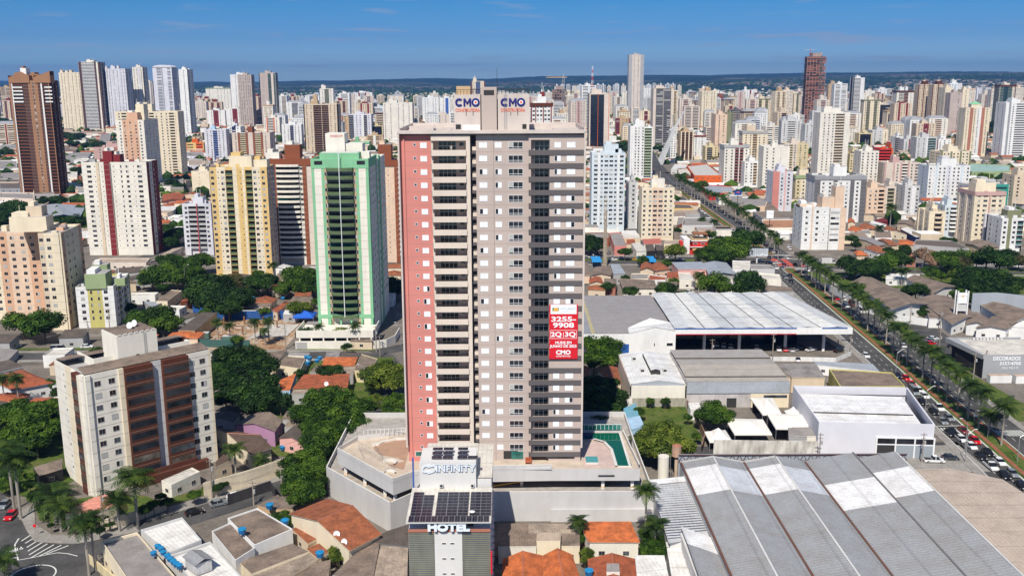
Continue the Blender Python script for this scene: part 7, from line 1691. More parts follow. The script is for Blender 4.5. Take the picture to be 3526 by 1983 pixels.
# ---------------- houses, sheds, halls ----------------
ROOFS={}
def house(name,label,P,z,kind,rh,wall,rk,roof,cat,group,wn=1,win=True):
 c=Vector((sum(p[0] for p in P)/len(P),sum(p[1] for p in P)/len(P)))
 Q=[(p[0]-c.x,p[1]-c.y) for p in P]
 area=sum(Q[i][0]*Q[(i+1)%len(Q)][1]-Q[(i+1)%len(Q)][0]*Q[i][1] for i in range(len(Q)))
 if area<0 and len(Q)==4: Q=[Q[1],Q[0],Q[3],Q[2]]
 elif area<0: Q=Q[::-1]
 W_=plaster(wall); RM=roofmat(rk,roof); rt=thing(name,label,cat,(c.x,c.y,0),0,group)
 cc=Vector((0,0)); ins=.94 if kind in 'ghm' else 1.0
 q=[(x*ins,y*ins) for x,y in Q]; n=len(q)
 wb=MB(); par=rh if kind=='f' else 0
 if kind=='f': rh2=0
 for i in range(n):
  a,b=q[i],q[(i+1)%n]; wb.poly([(*a,0),(*b,0),(*b,z+par),(*a,z+par)],W_)
  if par:
   ai=(a[0]*.97,a[1]*.97); bi=(b[0]*.97,b[1]*.97); wb.poly([(*a,z+par),(*b,z+par),(*bi,z+par),(*ai,z+par)],W_); wb.poly([(*ai,z-.05),(*bi,z-.05),(*bi,z+par),(*ai,z+par)],W_)
 rb=MB(); zs=[z]*n
 def slab(poly):
  rb.poly(poly,RM); rb.poly([(x,y,zz-.12) for x,y,zz in poly],W_)
 if kind=='f':
  s=.965 if par else 1.02; poly=[(x*s,y*s,z+(0 if par else .15)) for x,y in Q]
  if len(Q)==4 and not par: poly=[(p[0],p[1],p[2]+(0 if i<2 else .35)) for i,p in enumerate(poly)]
  slab(poly)
  for i in range(n): a,b=poly[i],poly[(i+1)%n]; rb.poly([(a[0],a[1],z-.1),(b[0],b[1],z-.1),b,a],W_)
 elif kind=='m':
  poly=[(*Q[0],z),(*Q[1],z),(*Q[2],z+rh),(*Q[3],z+rh)]; slab(poly)
  wb.poly([(*q[2],z),(*q[3],z),(*q[3],z+rh-.1),(*q[2],z+rh-.1)],W_); wb.poly([(*q[1],z),(*q[2],z),(*q[2],z+rh-.1)],W_); wb.poly([(*q[0],z),(*q[3],z),(*q[3],z+rh-.1)],W_)
 else:
  m0=((Q[0][0]+Q[1][0])/2,(Q[0][1]+Q[1][1])/2); m1=((Q[2][0]+Q[3][0])/2,(Q[2][1]+Q[3][1])/2)
  k=.28 if kind=='h' else 0
  r0=(m0[0]+(m1[0]-m0[0])*k,m0[1]+(m1[1]-m0[1])*k,z+rh); r1=(m1[0]+(m0[0]-m1[0])*k,m1[1]+(m0[1]-m1[1])*k,z+rh)
  A,B,C_,D=[(*p,z) for p in Q]
  slab([B,C_,r1,r0]); slab([D,A,r0,r1])
  if kind=='h': slab([A,B,r0]); slab([C_,D,r1])
  else:
   i0=(m0[0]*ins,m0[1]*ins,z+rh-.15); i1=(m1[0]*ins,m1[1]*ins,z+rh-.15); wb.poly([(*q[0],z-.01),(*q[1],z-.01),i0],W_); wb.poly([(*q[2],z-.01),(*q[3],z-.01),i1],W_)
  if rk=='tile': rb.cyl(r0,r1,.12,.12,plaster('terracotta'),5,False)
 wb.build('wall',rt); rb.build('roof',rt,uv=True)
 if win:
  rn=random.Random(int(abs(c.x*13+c.y*7)))
  for i in range(n):
   a=Vector(q[i]); b=Vector(q[(i+1)%n]); d=b-a; ln=d.length; d.normalize(); nn=Vector((d.y,-d.x))
   if nn.y>.1 or ln<3: continue
   kk=max(1,int(ln/4.5)) if ln<30 else int(ln/6)
   for fz in ([1.5] if z<6.5 else [1.6,z-1.7]):
    for j in range(kk):
     p=a+d*(ln*(j+.5)/kk)+nn*.02; inst(window_mesh('w',rn.choice((0,0,1)),1.3,1.0),'window',rt,(p.x,p.y,fz),math.atan2(d.y,d.x))
 return rt
HS=[[h[0],h[1],[tuple(h[2][i:i+2]) for i in range(0,len(h[2]),2)]]+h[3:] for h in HS]
for h in HS:
 nm,lb,P,z,kd,rh,wl,rk,rf,g=h[:10]
 house(nm,lb or 'auto:'+nm.replace('_',' '),P,z,kd,rh,wl,rk,rf,h[10] if len(h)>10 else nm.replace('_',' '),('low houses of the neighbourhood','low commercial roofs')[g])
# ---------------- long metal sheds, lower right ----------------
def sheds():
 rt=thing('factory_hall','huge factory hall with four long grey ridged roofs and white skylight bands, lower right','factory hall',(65,185,0)); G=roofmat('metal','greyroofm') if 0 else None
 COL['shedgrey']=(.33,.34,.35); GR=roofmat('metal','shedgrey'); WR=roofmat('metal',(.82,.82,.82)); WL=plaster('lgrey'); RU=plaster((.14,.06,.045),'rusty_gutter',.5); COL['bandgrey']=(.55,.58,.62); LG=roofmat('metal',(.60,.63,.68))
 Y0,Y1=140,211.0; o=(65,185)
 def P(x,y,z): return (x-o[0],y-o[1],z)
 lines=[(39.6,8.6,'e'),(47.2,10.2,'r'),(54.4,8.6,'v'),(61.9,10.2,'r'),(68.8,8.6,'v'),(80.2,10.9,'r'),(80.35,8.9,'v2'),(90.1,11.2,'r')]
 mb=MB(); segs=[(39.6,8.6,47.2,10.0,213,211),(47.2,10.0,54.4,8.6,0,0),(54.4,8.6,61.9,10.0,0,0),(61.9,10.0,68.8,8.6,0,0),(68.8,8.6,80.2,10.6,0,0),(80.25,8.9,90.1,10.9,0,0)]
 bands=[(208.2,194,WR),(207,193.5,LG),(208.2,194,WR),(207,193.5,LG),(199.0,186,WR),(204.2,191.0,WR)]
 for (xa,za,xb,zb,_,_),(b1,b0,bm) in zip(segs,bands):
  for ya,yb,m in ((Y0,b0,GR),(b0,b1,bm),(b1,Y1+(2 if xa>60 else 1),GR)):
   mb.poly([P(xa,ya,za),P(xa,yb,za),P(xb,yb,zb),P(xb,ya,zb)],m)
 for i,(xa,za,xb,zb,_,_) in enumerate(segs):
  mb.poly([P(xa,Y1+2,0),P(xb,Y1+2,0),P(xb,Y1+2,zb),P(xa,Y1+2,za)],WL); mb.poly([P(xa,Y0,0),P(xb,Y0,0),P(xb,Y0,zb),P(xa,Y0,za)],WL)
 mb.build('roof',rt,uv=True)
 mb=MB(); mb.box(*P(39.5,Y0,0),*P(39.6,Y1+2,8.6),WL); mb.box(*P(90.1,Y0,0),*P(90.2,Y1+2,9.0),WL)
 mb.box(*P(40,217.6,0),*P(95,218,8.4),roofmat('metal','bluegrey')); mb.build('wall',rt,uv=True)
 mb=MB()
 for x in (39.6,54.4,68.8,80.32): mb.box(*P(x-.22,Y0,8.55),*P(x+.22,Y1+1,8.8),RU)
 for xa in (47.2,61.9,90.1): mb.box(*P(xa-.2,Y0,(10.0 if xa<90 else 10.9)),*P(xa+.2,Y1+1,(10.1 if xa<90 else 11.0)),plaster('lgrey'))
 mb.box(*P(80.05,Y0,10.5),*P(80.4,Y1+2,10.78),plaster((.17,.17,.18),'bay_shade_cap',.3))  # dark cap added to draw the shade line between the two bays
 mb.bar(P(40,217.3,8.4),P(95,217.3,8.4),.22,RU); mb.bar(P(40,217.3,6.9),P(95,217.3,6.9),.18,RU)
 for k in range(32): x=40+k*1.72; mb.bar(P(x,217.3,6.9),P(x+.86,217.3,8.4),.1,RU); mb.bar(P(x+.86,217.3,8.4),P(x+1.72,217.3,6.9),.1,RU)
 mb.build('gutter',rt)
 b=thing('factory_hall','wide beige ribbed roof with a blue grey parapet in the lower right corner','factory hall',(100,180,0)); BR=roofmat('metal',(.52,.43,.35)); mb=MB(); o=(100,180)
 mb.poly([P(90.3,140,8.4),P(118,140,8.4),P(111.5,190,8.6),P(110,201.3,8.8),P(101,207.5,8.9),P(90.4,206.8,8.9)],BR); mb.build('roof',b,uv=True)
 mb=MB(); path=[(90.4,207.2),(101,208),(110.4,201.8),(112,190),(119,140)]
 strip(mb,path,-.15,.15,9.7,plaster('bluegrey'),0); mb.build('parapet',b)
 COL['galv']=(.50,.52,.54); s=thing('shed','small silver corrugated roof between the podium and the long grey roofs','shed',(35,192,0)); o=(35,192); mb=MB(); GV=roofmat('metal',(.55,.57,.6)); mb.poly([P(31.3,205.5,7.0),P(31.0,176,6.6),P(39.5,178.5,6.6),P(39.5,207.5,7.0)],GV)
 for k in range(26): y=177.5+k*1.12; mb.poly([P(31.05,y,7.02),P(39.45,y+1.2,7.02),P(39.45,y+1.5,7.16),P(31.05,y+.3,7.16)],GV)
 mb.poly([P(31.3,205.5,7.2),P(31.25,202.6,7.2),P(39.5,204.6,7.2),P(39.5,207.5,7.2)],WR); mb.build('roof',s,uv=True); mb=MB(); mb.box(*P(31.4,177,0),*P(39.3,204,6.4),WL); mb.build('wall',s)
 s=thing('shed','narrow white and grey sloped roof at the left edge of the long grey roofs','shed',(37,168,0)); o=(37,168); mb=MB(); mb.poly([P(33.9,179.4,8.6),P(33.9,172,8.6),P(39.4,169.5,7.6),P(39.4,176.6,7.6)],WR); mb.poly([P(33.9,172,8.6),P(33.6,150,8.6),P(39.4,150,7.6),P(39.4,169.5,7.6)],GR); mb.build('roof',s,uv=True); mb=MB(); mb.box(*P(33.7,150,0),*P(39.3,179,7.4),WL); mb.build('wall',s)
sheds()
# ---------------- right hand buildings ----------------
def right_side():
 WH=plaster('white'); WR=roofmat('metal',(.80,.80,.79)); BLU=plaster((.02,.10,.36),'stripe_blue',.1); RD=plaster((.50,.02,.05),'stripe_red',.1)
 # car dealership canopy
 rt=thing('dealership_canopy','broad white dealership roof canopy with a blue top stripe and red lower stripe','canopy',(88,330,0)); mb=MB()
 def P(x,y,z): return (x-88,y-330,z)
 xs=[57.8,68.5,79.3,90,100,110,120.8]
 for i in range(6):
  a,b=xs[i],xs[i+1]; m=(a+b)/2; sh=[.0,3.5,3,2.5,2,1.5,1][i]; cols=[(.62,.64,.65),(.78,.78,.75)]
  f=lambda x,y:x-(y-330)*.0 
  for (xa,xb,c) in ((a,m,cols[i%2]),(m,b,cols[(i+1)%2])):
   ka=(xa-57.8)/63; kb=(xb-57.8)/63; ya=388
   XA=57.8+(xa-57.8)*.87; XB=57.8+(xb-57.8)*.87
   mb.poly([P(xa,330.2,10.0+.5*(xa==m)),P(xb,330.2,10.0+.5*(xb==m)),P(XB,ya,10.0+.5*(xb==m)),P(XA,ya,10.0+.5*(xa==m))],roofmat('metal',c))
 for i in range(1,6):
  xa=xs[i]; XA=57.8+(xa-57.8)*.87; mb.poly([P(xa-.12,330.2,10.06),P(xa+.2,330.2,10.06),P(XA+.2,388,10.06),P(XA-.12,388,10.06)],DARK)
 for k in (345,366): mb.poly([P(72,k,10.62),P(104,k-1,10.62),P(104,k-.7,10.62),P(72,k+.3,10.62)],STEELM)
 mb.build('roof',rt,uv=True)
 mb=MB(); mb.box(*P(57.8,329.8,7.9),*P(120.9,330.1,10.3),WH); mb.box(*P(57.8,329.74,9.9),*P(101,329.9,10.32),BLU); mb.box(*P(110,329.74,9.9),*P(119,329.9,10.32),BLU); mb.box(*P(57.8,329.74,7.9),*P(101,329.9,8.2),RD)
 mb.poly([P(120.9,329.8,7.9),P(112.9,388,7.9),P(112.9,388,10.3),P(120.9,329.8,10.3)],WH); mb.poly([P(57.8,330,7.9),P(120.8,330,7.9),P(112.7,388,7.9),P(57.8,388,7.9)],plaster('lgrey')); mb.build('fascia',rt)
 for x in (69.6,82.3,99,112.9):
  c=MB(); c.cyl((0,0,0),(0,0,8),.55,.55,WH,12); c.build('column',rt,loc=P(x,336,0))
 m=MB(); m.box(*P(58,345,0),*P(106,346,7.8),GLB); m.box(*P(58,340,0),*P(58.4,388,7.9),WH); m.box(*P(58.4,336,.03),*P(108,345,.06),ASPH); m.build('showroom',rt)
 m=MB(); m.box(*P(58.5,386,0),*P(112,387,7.8),GLB); m.build('rear_wall',rt)
 s=thing('dealership_building','long pale hall with a grey ribbed roof and yellow strips beside the main tower','hall',(36,330,0)); m=MB()
 def P(x,y,z): return (x-36,y-330,z)
 for a,b,c in ((8,19.8,(.30,.28,.27)),(19.8,21,(.50,.43,.22)),(21,28,(.30,.31,.33)),(28,29.2,(.50,.43,.22)),(29.2,57.6,(.33,.31,.30))): 
  m.poly([P(a,327.8,9),P(b,327.8,9),P(b,355,9.6),P(a,355,9.6)],roofmat('metal',c)); m.poly([P(a,355.3,9.5),P(b,355.3,9.5),P(b,388,9.2),P(a,388,9.2)],roofmat('metal',c))
 m.poly([P(41.4,327.6,9.05),P(50.4,327.6,11.3),P(57.6,327.6,9.9),P(57.6,340,9.95),P(50.4,341,11.3),P(41.4,335,9.1)],WR); m.build('roof',s,uv=True)
 m=MB(); m.box(*P(8,327.6,0),*P(57.7,388,8.9),WH); m.poly([P(41.4,327.5,0),P(57.7,327.5,0),P(57.7,327.5,9.8),P(50.4,327.5,11.2),P(41.4,327.5,9)],WH); m.box(*P(30,327.5,.0),*P(41.3,327.7,5.2),BLU); m.box(*P(41.3,327.4,0),*P(52,327.6,.9),BLU); m.build('wall',s)
 for a,b in ((54.5,56.8),(50,50.5)): w=MB(); w.box(0,0,0,b-a,.1,1.1,FRM); w.box(.1,-.03,.1,b-a-.1,0,1,GLD); w.build('window',s,loc=P(a,327.35,4.6))
 w=MB(); w.box(0,0,0,6.5,.1,1.1,FRM)
 for k in range(8): w.box(.1+k*.8,-.03,.1,.78+k*.8,0,1,GLM)
 w.build('window',s,loc=(24.5,-1.9-.9+.3,4.6)) if 0 else None
 # white roofed workshop
 s=thing('workshop','white roofed workshop with a raised roof vent and tall cream wall','workshop',(44,292,0)); m=MB()
 def P(x,y,z): return (x-44,y-292,z)
 m.poly([P(35.6,276.4,7),P(44,276.4,8.1),P(43.9,309,8.1),P(35.8,309,7)],WR); m.poly([P(44,276.4,8.1),P(52.2,276.4,7),P(52.6,309,7),P(43.9,309,8.1)],WR)
 m.poly([P(42.6,283,9.3),P(44,283,9.7),P(44,303,9.7),P(42.6,303,9.3)],WR); m.poly([P(44,283,9.7),P(45.6,283,9.3),P(45.6,303,9.3),P(44,303,9.7)],WR); m.build('roof',s,uv=True)
 m=MB(); m.box(*P(35.5,276,0),*P(52.3,276.3,6.6),plaster('offwhite')); m.box(*P(35.5,276,0),*P(35.8,309,6.8),plaster('tbeige')); m.box(*P(52,276,0),*P(52.3,309,6.8),plaster('tbeige')); m.box(*P(35.6,308.7,0),*P(52.3,309,6.9),WH); m.poly([P(36,276.35,6.6),P(52,276.35,6.6),P(52,276.35,7),P(44,276.35,8.05),P(36,276.35,7)],plaster('bluegrey'))
 m.box(*P(42.7,283.1,7.9),*P(45.5,302.9,9.2),DARK); m.box(*P(35.5,275.9,0),*P(52.3,276.0,2.8),plaster((.42,.40,.34),'stained_wall',.7)); m.build('wall',s)
 for x,y in ((39.5,300),(40.5,287),(47.5,287)): c=MB(); c.box(-.7,-.6,0,.7,.6,1.1,plaster('lgrey')); c.box(-.5,-.64,.2,.5,-.6,.9,DARK); c.build('air_conditioner',s,loc=P(x,y,7.6))
 # grey twin hall
 s=thing('warehouse','grey ribbed roof warehouse with a pale blue metal front','warehouse',(68,292,0)); m=MB(); GR=roofmat('metal',(.42,.39,.35)); GR2=roofmat('metal',(.46,.42,.36))
 def P(x,y,z): return (x-68,y-292,z)
 for ya,za,yb,zb,g in ((275.4,8,279,8.3,GR),(279,8.6,290,9.0,GR2),(290,9.0,297,8.8,GR),(297,9.1,308.3,8.6,GR)): m.poly([P(52.4,ya,za),P(83.1,ya,za),P(83.1,yb,zb),P(52.4,yb,zb)],g)
 for ya,z in ((279,8.3),(297,8.8)): m.box(*P(52.4,ya-.12,z),*P(83.1,ya,z+.3),DARK)
 m.build('roof',s,uv=True); m=MB(); m.box(*P(52.4,275.3,0),*P(83.1,308,7.95),plaster((.55,.52,.52),'grey_render',.4)); m.box(*P(52.4,275.0,4.5),*P(83.2,275.25,7.98),roofmat('metal',(.56,.62,.70))); m.box(*P(64.5,275.1,.0),*P(67.4,275.28,2.9),DARK); m.box(*P(71.6,275.05,0),*P(83.1,275.2,4.3),plaster('cream')); m.box(*P(75.5,274.95,3.1),*P(82.5,275.1,3.9),GLM); m.build('wall',s)
 # white showroom
 s=thing('showroom_building','large new white showroom with a pale grey parapet and glazed entrance','showroom',(95,240,0)); m=MB()
 def P(x,y,z): return (x-95,y-240,z)
 c=[(79.9,237.2),(109.2,235.0),(114.4,265.5),(81.9,267.6)]; n_=[(.5,.8),(-.6,.9),(-.9,-.6),(.6,-.6)]
 m.poly([P(80.6,238.5,7.2),P(107.6,236.6,7.2),P(111.5,262,7.6),P(82.6,265.5,7.6)],roofmat('metal',(.84,.84,.84))); m.poly([P(81.8,249,7.9),P(108.6,246.4,7.9),P(110.6,257.5,8.0),P(82.6,259.5,8.0)],roofmat('metal',(.84,.84,.84))); m.build('roof',s,uv=True)
 m=MB(); LV=plaster('lav','showroom_wall',.06)
 for i in range(4):
  a,b=c[i],c[(i+1)%4]; m.poly([P(*a,0),P(*b,0),P(*b,9.3),P(*a,9.3)],LV)
  ai=(95+(a[0]-95)*.975,250+(a[1]-250)*.975); bi=(95+(b[0]-95)*.975,250+(b[1]-250)*.975); m.poly([P(*ai,7),P(*bi,7),P(*bi,9.3),P(*ai,9.3)],LV); m.poly([P(*a,9.3),P(*b,9.3),P(*bi,9.3),P(*ai,9.3)],LV)
 m.build('wall',s)
 m=MB(); m.box(0,0,0,15,.3,5.6,FRM)
 for k in range(3):
  for z0,z1,g in ((.1,3.5,GLM if k else DARK),(3.9,5.3,GLD)): m.box(.4+k*4.85,-.06,z0,4.85+k*4.85,0,z1,g if z0>1 or k==0 else plaster((.30,.34,.38),'roller_door',.1))
 o=m.build('entrance',s,loc=P(94.6,235.8,0)); o.rotation_euler=(0,0,R(-4.3))
 # decorados
 s=thing('commercial_building','low black and grey commercial building with white wall lettering at the right','commercial building',(162,314,0)); m=MB()
 def P(x,y,z): return (x-162,y-314,z)
 m.poly([P(154.7,303.3,7.3),P(178,307,7.3),P(178,324,7.3),P(154.9,324.6,7.3)],roofmat('flat','offroof')); m.build('roof',s,uv=True); m=MB(); GY=plaster((.34,.35,.37),'grey_cladding',.05); BK=plaster((.02,.02,.024),'black_cladding',.1)
 m.box(*P(154.5,303,0),*P(178,303.2,7.9),GY); m.box(*P(154.4,303,0),*P(154.8,324.9,6.6),BK); m.poly([P(154.3,302.9,6.4),P(151.8,325,6.4),P(151.8,325,7.9),P(154.3,302.9,7.9)],GY); m.poly([P(154.3,302.9,7.9),P(151.8,325,7.9),P(155.2,325,7.9),P(155.2,303.1,7.9)],GY); m.poly([P(154.3,302.9,6.4),P(151.8,325,6.4),P(155.2,325,6.4),P(155.2,303.1,6.4)],BK); m.box(*P(154.5,324.6,0),*P(178,324.9,7.9),GY); m.box(*P(154.3,306,.2),*P(154.4,322,3.2),GLD); m.build('wall',s)
 for k in range(9): c_=MB(); c_.box(-.4,-.3,0,.4,.3,.8,plaster('lgrey')); c_.build('air_conditioner',s,loc=P(161+k*1.2,323.5,7.35))
 text('lettering','DECORADOS',1.7,WHT,s,P(162.3,302.9,6.6),ext=.05,bold=.05,width=9); text('lettering','DINÁ',1.4,WHT,s,P(170,302.9,6.6),ext=.05,width=3.4); text('lettering','3157-4705',1.5,WHT,s,P(163.6,302.9,4.9),ext=.05,bold=.04,width=7); text('lettering','2Q | 3Q | 3S',1.0,WHT,s,P(163.8,302.9,3.4),ext=.05,width=5.4)
 for (x,y,w,l) in ((154.6,297.2,7,'white shipping container beside the lettered commercial building'),(162.6,296.5,9,'white container with rusty roof at the right edge')):
  t=thing('shipping_container',l,'shipping container',(x,y,0)); m=MB(); m.box(0,0,.1,w,2.4,2.6,plaster('white'),top=plaster((.55,.42,.33),'rusty_top',.5)); m.build('body',t); m=MB(); 
  for k in range(int(w/.5)): m.box(.1+k*.5,-.05,.2,.3+k*.5,0,2.5,plaster('white'))
  m.build('ribs',t)
 # tents
 def tent(label,P4,z,rise,pyr=True):
  c=Vector((sum(p[0] for p in P4)/4,sum(p[1] for p in P4)/4)); t=thing('tent',label,'tent',(c.x,c.y,0),0,'white event tents'); m=MB(); TM=simple('tent_fabric',(.78,.75,.69),.7); q=[(p[0]-c.x,p[1]-c.y) for p in P4]
  for i in range(4):
   a,b=q[i],q[(i+1)%4]; mid=((a[0]+b[0])/2,(a[1]+b[1])/2)
   am=(a[0]*.5,a[1]*.5); bm=(b[0]*.5,b[1]*.5)
   m.poly([(*a,z),(*b,z),(*bm,z+rise*.35),(*am,z+rise*.35)],TM); m.poly([(*am,z+rise*.35),(*bm,z+rise*.35),(0,0,z+rise)],TM); m.poly([(*a,z-.35),(*b,z-.35),(*b,z),(*a,z)],TM)
  m.build('canopy',t)
  for a in q: f=MB(); f.cyl((0,0,0),(0,0,z),.08,.08,STEELM,6); f.build('pole',t,loc=(a[0]*.97,a[1]*.97,0))
  m=MB(); m.box(min(a[0] for a in q)*.8,max(a[1] for a in q)*.85,0,max(a[0] for a in q)*.8,max(a[1] for a in q)*.9,z*.8,DARK); m.build('back_curtain',t)
 tent('white tent slung against the grey warehouse',[(70.5,257),(76,257),(77.2,271.3),(70.5,271.3)],4.3,2); tent('long white tent beside the showroom wall',[(71.1,245.3),(80,244.9),(82.4,256.7),(71.7,256.9)],4.5,1.6); tent('wide white tent with dark open front above the stained wall',[(59.4,242.7),(69.4,242.6),(69.9,254.2),(59.4,255.1)],3.9,1.5)
 tent('small white peaked tent beside the weedy lot',[(52.1,239.7),(58.3,239.6),(58.2,248.3),(52.2,247.1)],3.0,2.4); tent('small white peaked tent left of the torn one',[(78,258),(82,258),(82,262),(78,262)],3.6,2.0)
 # walls
 def wall(label,path,h,th,c,cat='wall',name='boundary_wall',dirt=.3):
  a=path[0]; t=thing(name,label,cat,(a[0],a[1],0)); m=MB(); strip(m,[(p[0]-a[0],p[1]-a[1]) for p in path],-th/2,th/2,h,plaster(c,None,dirt),0); m.build('wall_face',t); return t
 wall('rain stained white wall along the lane behind the long grey roofs',[(53,238.5),(80,237)],4,.3,(.66,.64,.60),dirt=.75)
 wall('brick wall on the right side of the weedy lot',[(52.6,276),(53,262),(52.6,248),(50,239)],2.4,.25,(.30,.18,.12),dirt=.6); wall('blue metal hoarding around the building site',[(-136,398),(-130,396.5),(-122,387),(-100,386),(-97.5,387.5),(-89.5,384)],3.6,.15,(.01,.09,.34),cat='hoarding',name='site_hoarding')
 wall('dark green mesh hoarding in front of the building site',[(-124,349),(-118,345),(-108,343.5),(-97,343)],3,.12,(.04,.12,.11),cat='hoarding',name='site_hoarding'); wall('long white compound wall along the service road',[(147.5,440),(149,395),(156,378),(172,366),(200,345),(240,318),(290,290)],3,.25,'white',dirt=.12)
 wall('beige street wall of the brown balcony building',[(-73,211.5),(-64,219.5),(-57,227)],4.2,.3,'cream'); wall('cream curved wall at the street corner',[(-97,198),(-92,194.5),(-86,199),(-80,206)],2.6,.3,'cream'); wall('pale car park fence of the dealership',[(60,325),(100,323),(113,322),(121,330)],1.6,.12,'white',cat='fence',name='fence'); wall('blue base fence along the avenue car lot',[(121,330),(118,350),(121,400)],1.8,.12,'white',cat='fence',name='fence')
 wall('low yellow wall of the corner shop yard',[(-88,182),(-66,160)],2.0,.25,'lemon'); wall('black walled yard wall by the parked white car',[(-66.5,208.5),(-58.5,216.5),(-56,211.5)],2.6,.25,(.04,.04,.045))
 t=thing('canopy_tent','bright blue pyramid canopy beside the green tower','tent',(-84.8,382,0)); m=MB(); BT=simple('blue_tarp',(.01,.10,.50),.6)
 q=[(-4.2,-4.2),(4.2,-4.2),(4.2,4.2),(-4.2,4.2)]
 for i in range(4): m.poly([(*q[i],3),(*q[(i+1)%4],3),(0,0,5.6)],BT); m.poly([(*q[i],2.4),(*q[(i+1)%4],2.4),(*q[(i+1)%4],3),(*q[i],3)],BT)
 m.build('canopy',t)
 for a in q: f=MB(); f.cyl((0,0,0),(0,0,3),.08,.08,STEELM,6); f.build('pole',t,loc=(*a,0))
 for i,(x,y,w,l) in enumerate(((44.5,500,5,'left blue tarp canopy right of the main tower'),(71,500,9,'larger blue tarp canopy beside the red gable houses'))):
  t=thing('canopy_tent',l,'tent',(x,y,0),0,'blue tarp canopies'); m=MB(); 
  for k in range(2): m.poly([(-w/2,-7+k*7,3.2),(w/2,-7+k*7,3.2),(w/2,-3.5+k*7,4.4),(-w/2,-3.5+k*7,4.4)],simple('sky_tarp',(.02,.22,.50),.6)); m.poly([(-w/2,-3.5+k*7,4.4),(w/2,-3.5+k*7,4.4),(w/2,k*7,3.2),(-w/2,k*7,3.2)],simple('sky_tarp',(.02,.22,.50),.6))
  m.build('canopy',t)
  for a in (-1,1): f=MB(); f.cyl((0,0,0),(0,0,3.2),.08,.08,STEELM,6); f.build('pole',t,loc=(a*w/2*.95,-6.8,0))
 # tanks by the podium
 t=thing('storage_tank','white cylindrical tank with a ladder beside the podium','storage tank',(36.9,220.5,0)); m=MB(); m.cyl((0,0,0),(0,0,6.9),1.35,1.35,plaster('offwhite'),20); m.build('body',t,smooth=False); m=MB(); 
 for k in range(12): a=k*math.pi/6; m.bar((1.3*math.cos(a),1.3*math.sin(a),6.9),(1.3*math.cos(a),1.3*math.sin(a),7.6),.05,STEELM)
 for zz in range(14): m.bar((1.7,-.25,zz*.5),(1.7,.25,zz*.5),.05,STEELM)
 m.bar((1.7,-.25,0),(1.7,-.25,7.4),.07,STEELM); m.bar((1.7,.25,0),(1.7,.25,7.4),.07,STEELM); m.build('ladder',t)
 t=thing('water_tower','rusty topped cream water tower beside the white tank','water tower',(40.3,222,0)); m=MB(); m.cyl((0,0,0),(0,0,6.5),.45,.45,plaster((.62,.48,.36),'rusty_cream',.6),12); m.build('column',t); m=MB(); m.cyl((0,0,6.3),(0,0,9.0),1.15,1.15,plaster((.66,.42,.30),'rusty_tank',.7),16); m.cyl((0,0,9),(0,0,9.35),1.15,.3,plaster('terracotta'),16); m.build('tank',t)
 # sign tower
 t=thing('sign_tower','slender white framed sign tower among the brown warehouses','sign tower',(177,368.4,0)); m=MB()
 for x in (-2,2):
  for y in (-1,1): m.box(x-.25,y-.25,0,x+.25,y+.25,15,plaster('white'))
 for k in range(5): m.box(-2,-1,1+k*3.0,2,1,1.25+k*3,plaster('white'))
 m.build('frame',t); m=MB(); m.box(-1.7,-.9,10,1.7,-.7,14.3,WHT); m.box(-1.7,-.88,7.2,1.7,-.7,9.6,plaster('lgrey')); m.box(-.45,-.96,12.6,.45,-.9,13.4,simple('logo_gold',(.75,.42,.08),.5)); m.build('panel',t)
 def signpole(label,x,y,w,h,z,mat,txt,rz=0):
  t=thing('sign_post',label,'sign',(x,y,0),rz,'tall street signs'); m=MB(); m.cyl((0,0,0),(0,0,z+h/2),.22,.18,BLK,8); m.build('post',t); m=MB(); m.box(-w/2,-.25,z-h/2,w/2,.25,z+h/2,mat); p=m.build('panel',t)
  for s_,sz,dz,mm in txt: text('lettering',s_,sz,mm,p,(0,-.28,z+dz),ext=.02,width=w*.7)
 signpole('blue sign panel on a tall black post above the supermarket',163,690,5,3.2,16,simple('sign_blue',(.01,.06,.3),.4),[('▲',1.2,.5,ORNG)]); signpole('white sign panel on a tall black post beside the palms',162.5,600,4.4,5,13,WHT,[('~~~',1.2,.6,BLK)])
 t=thing('billboard','pale double panel billboard on a white post near the crossing','billboard',(131,505,0)); m=MB(); m.cyl((0,0,0),(0,0,4.5),.4,.4,plaster('white'),8); m.cyl((0,0,4),(3,-1,5.2),.3,.3,plaster('white'),8); m.build('post',t); m=MB(); m.poly([(-5.2,-1.5,4.4),(5.5,-.6,4.0),(5.5,-.6,8.1),(-5.2,-1.5,8.5)],plaster((.45,.50,.55),'old_panel',.5)); 
 for k in range(12): x=-5.2+k*.97; m.box(x,-1.62+k*.085,4.3,x+.12,-1.5+k*.085,8.4,FRM)
 m.box(-5.2,-1.4,4.2,5.5,-.4,4.4,FRM); m.build('panel',t)
 # construction site
 t=thing('construction_site','building site with timber, columns and pale slabs beside the green tower','building site',(-103,363,0)); m=MB(); rn=random.Random(5); TAN=[plaster('tan'),plaster((.5,.4,.3),'timber',.4),plaster((.55,.52,.48),'raw_concrete',.4),plaster((.25,.12,.06),'rusty_steel',.3)]
 for k in range(160):
  x,y=rn.uniform(-17,17),rn.uniform(-17,18); a=rn.uniform(0,3.14); l_=rn.uniform(.6,4); w_=rn.uniform(.1,.8); ca,sa=math.cos(a),math.sin(a)
  m.box(0,0,0,l_,w_,rn.uniform(.08,.35),rn.choice(TAN),lambda p,q,r,x=x,y=y,ca=ca,sa=sa:(x+p*ca-q*sa,y+p*sa+q*ca,r+.06))
 for x,y in ((-14,14),(-6,15),(2,14),(9,8),(-10,4),(-2,-2),(6,-6)): m.box(x,y,0,x+.5,y+.5,3.4,TAN[3])
 m.poly([(2,-8,.3),(16,-4,.3),(17,14,.3),(4,14,.3)],TAN[2]); m.build('slabs_and_timber',t)
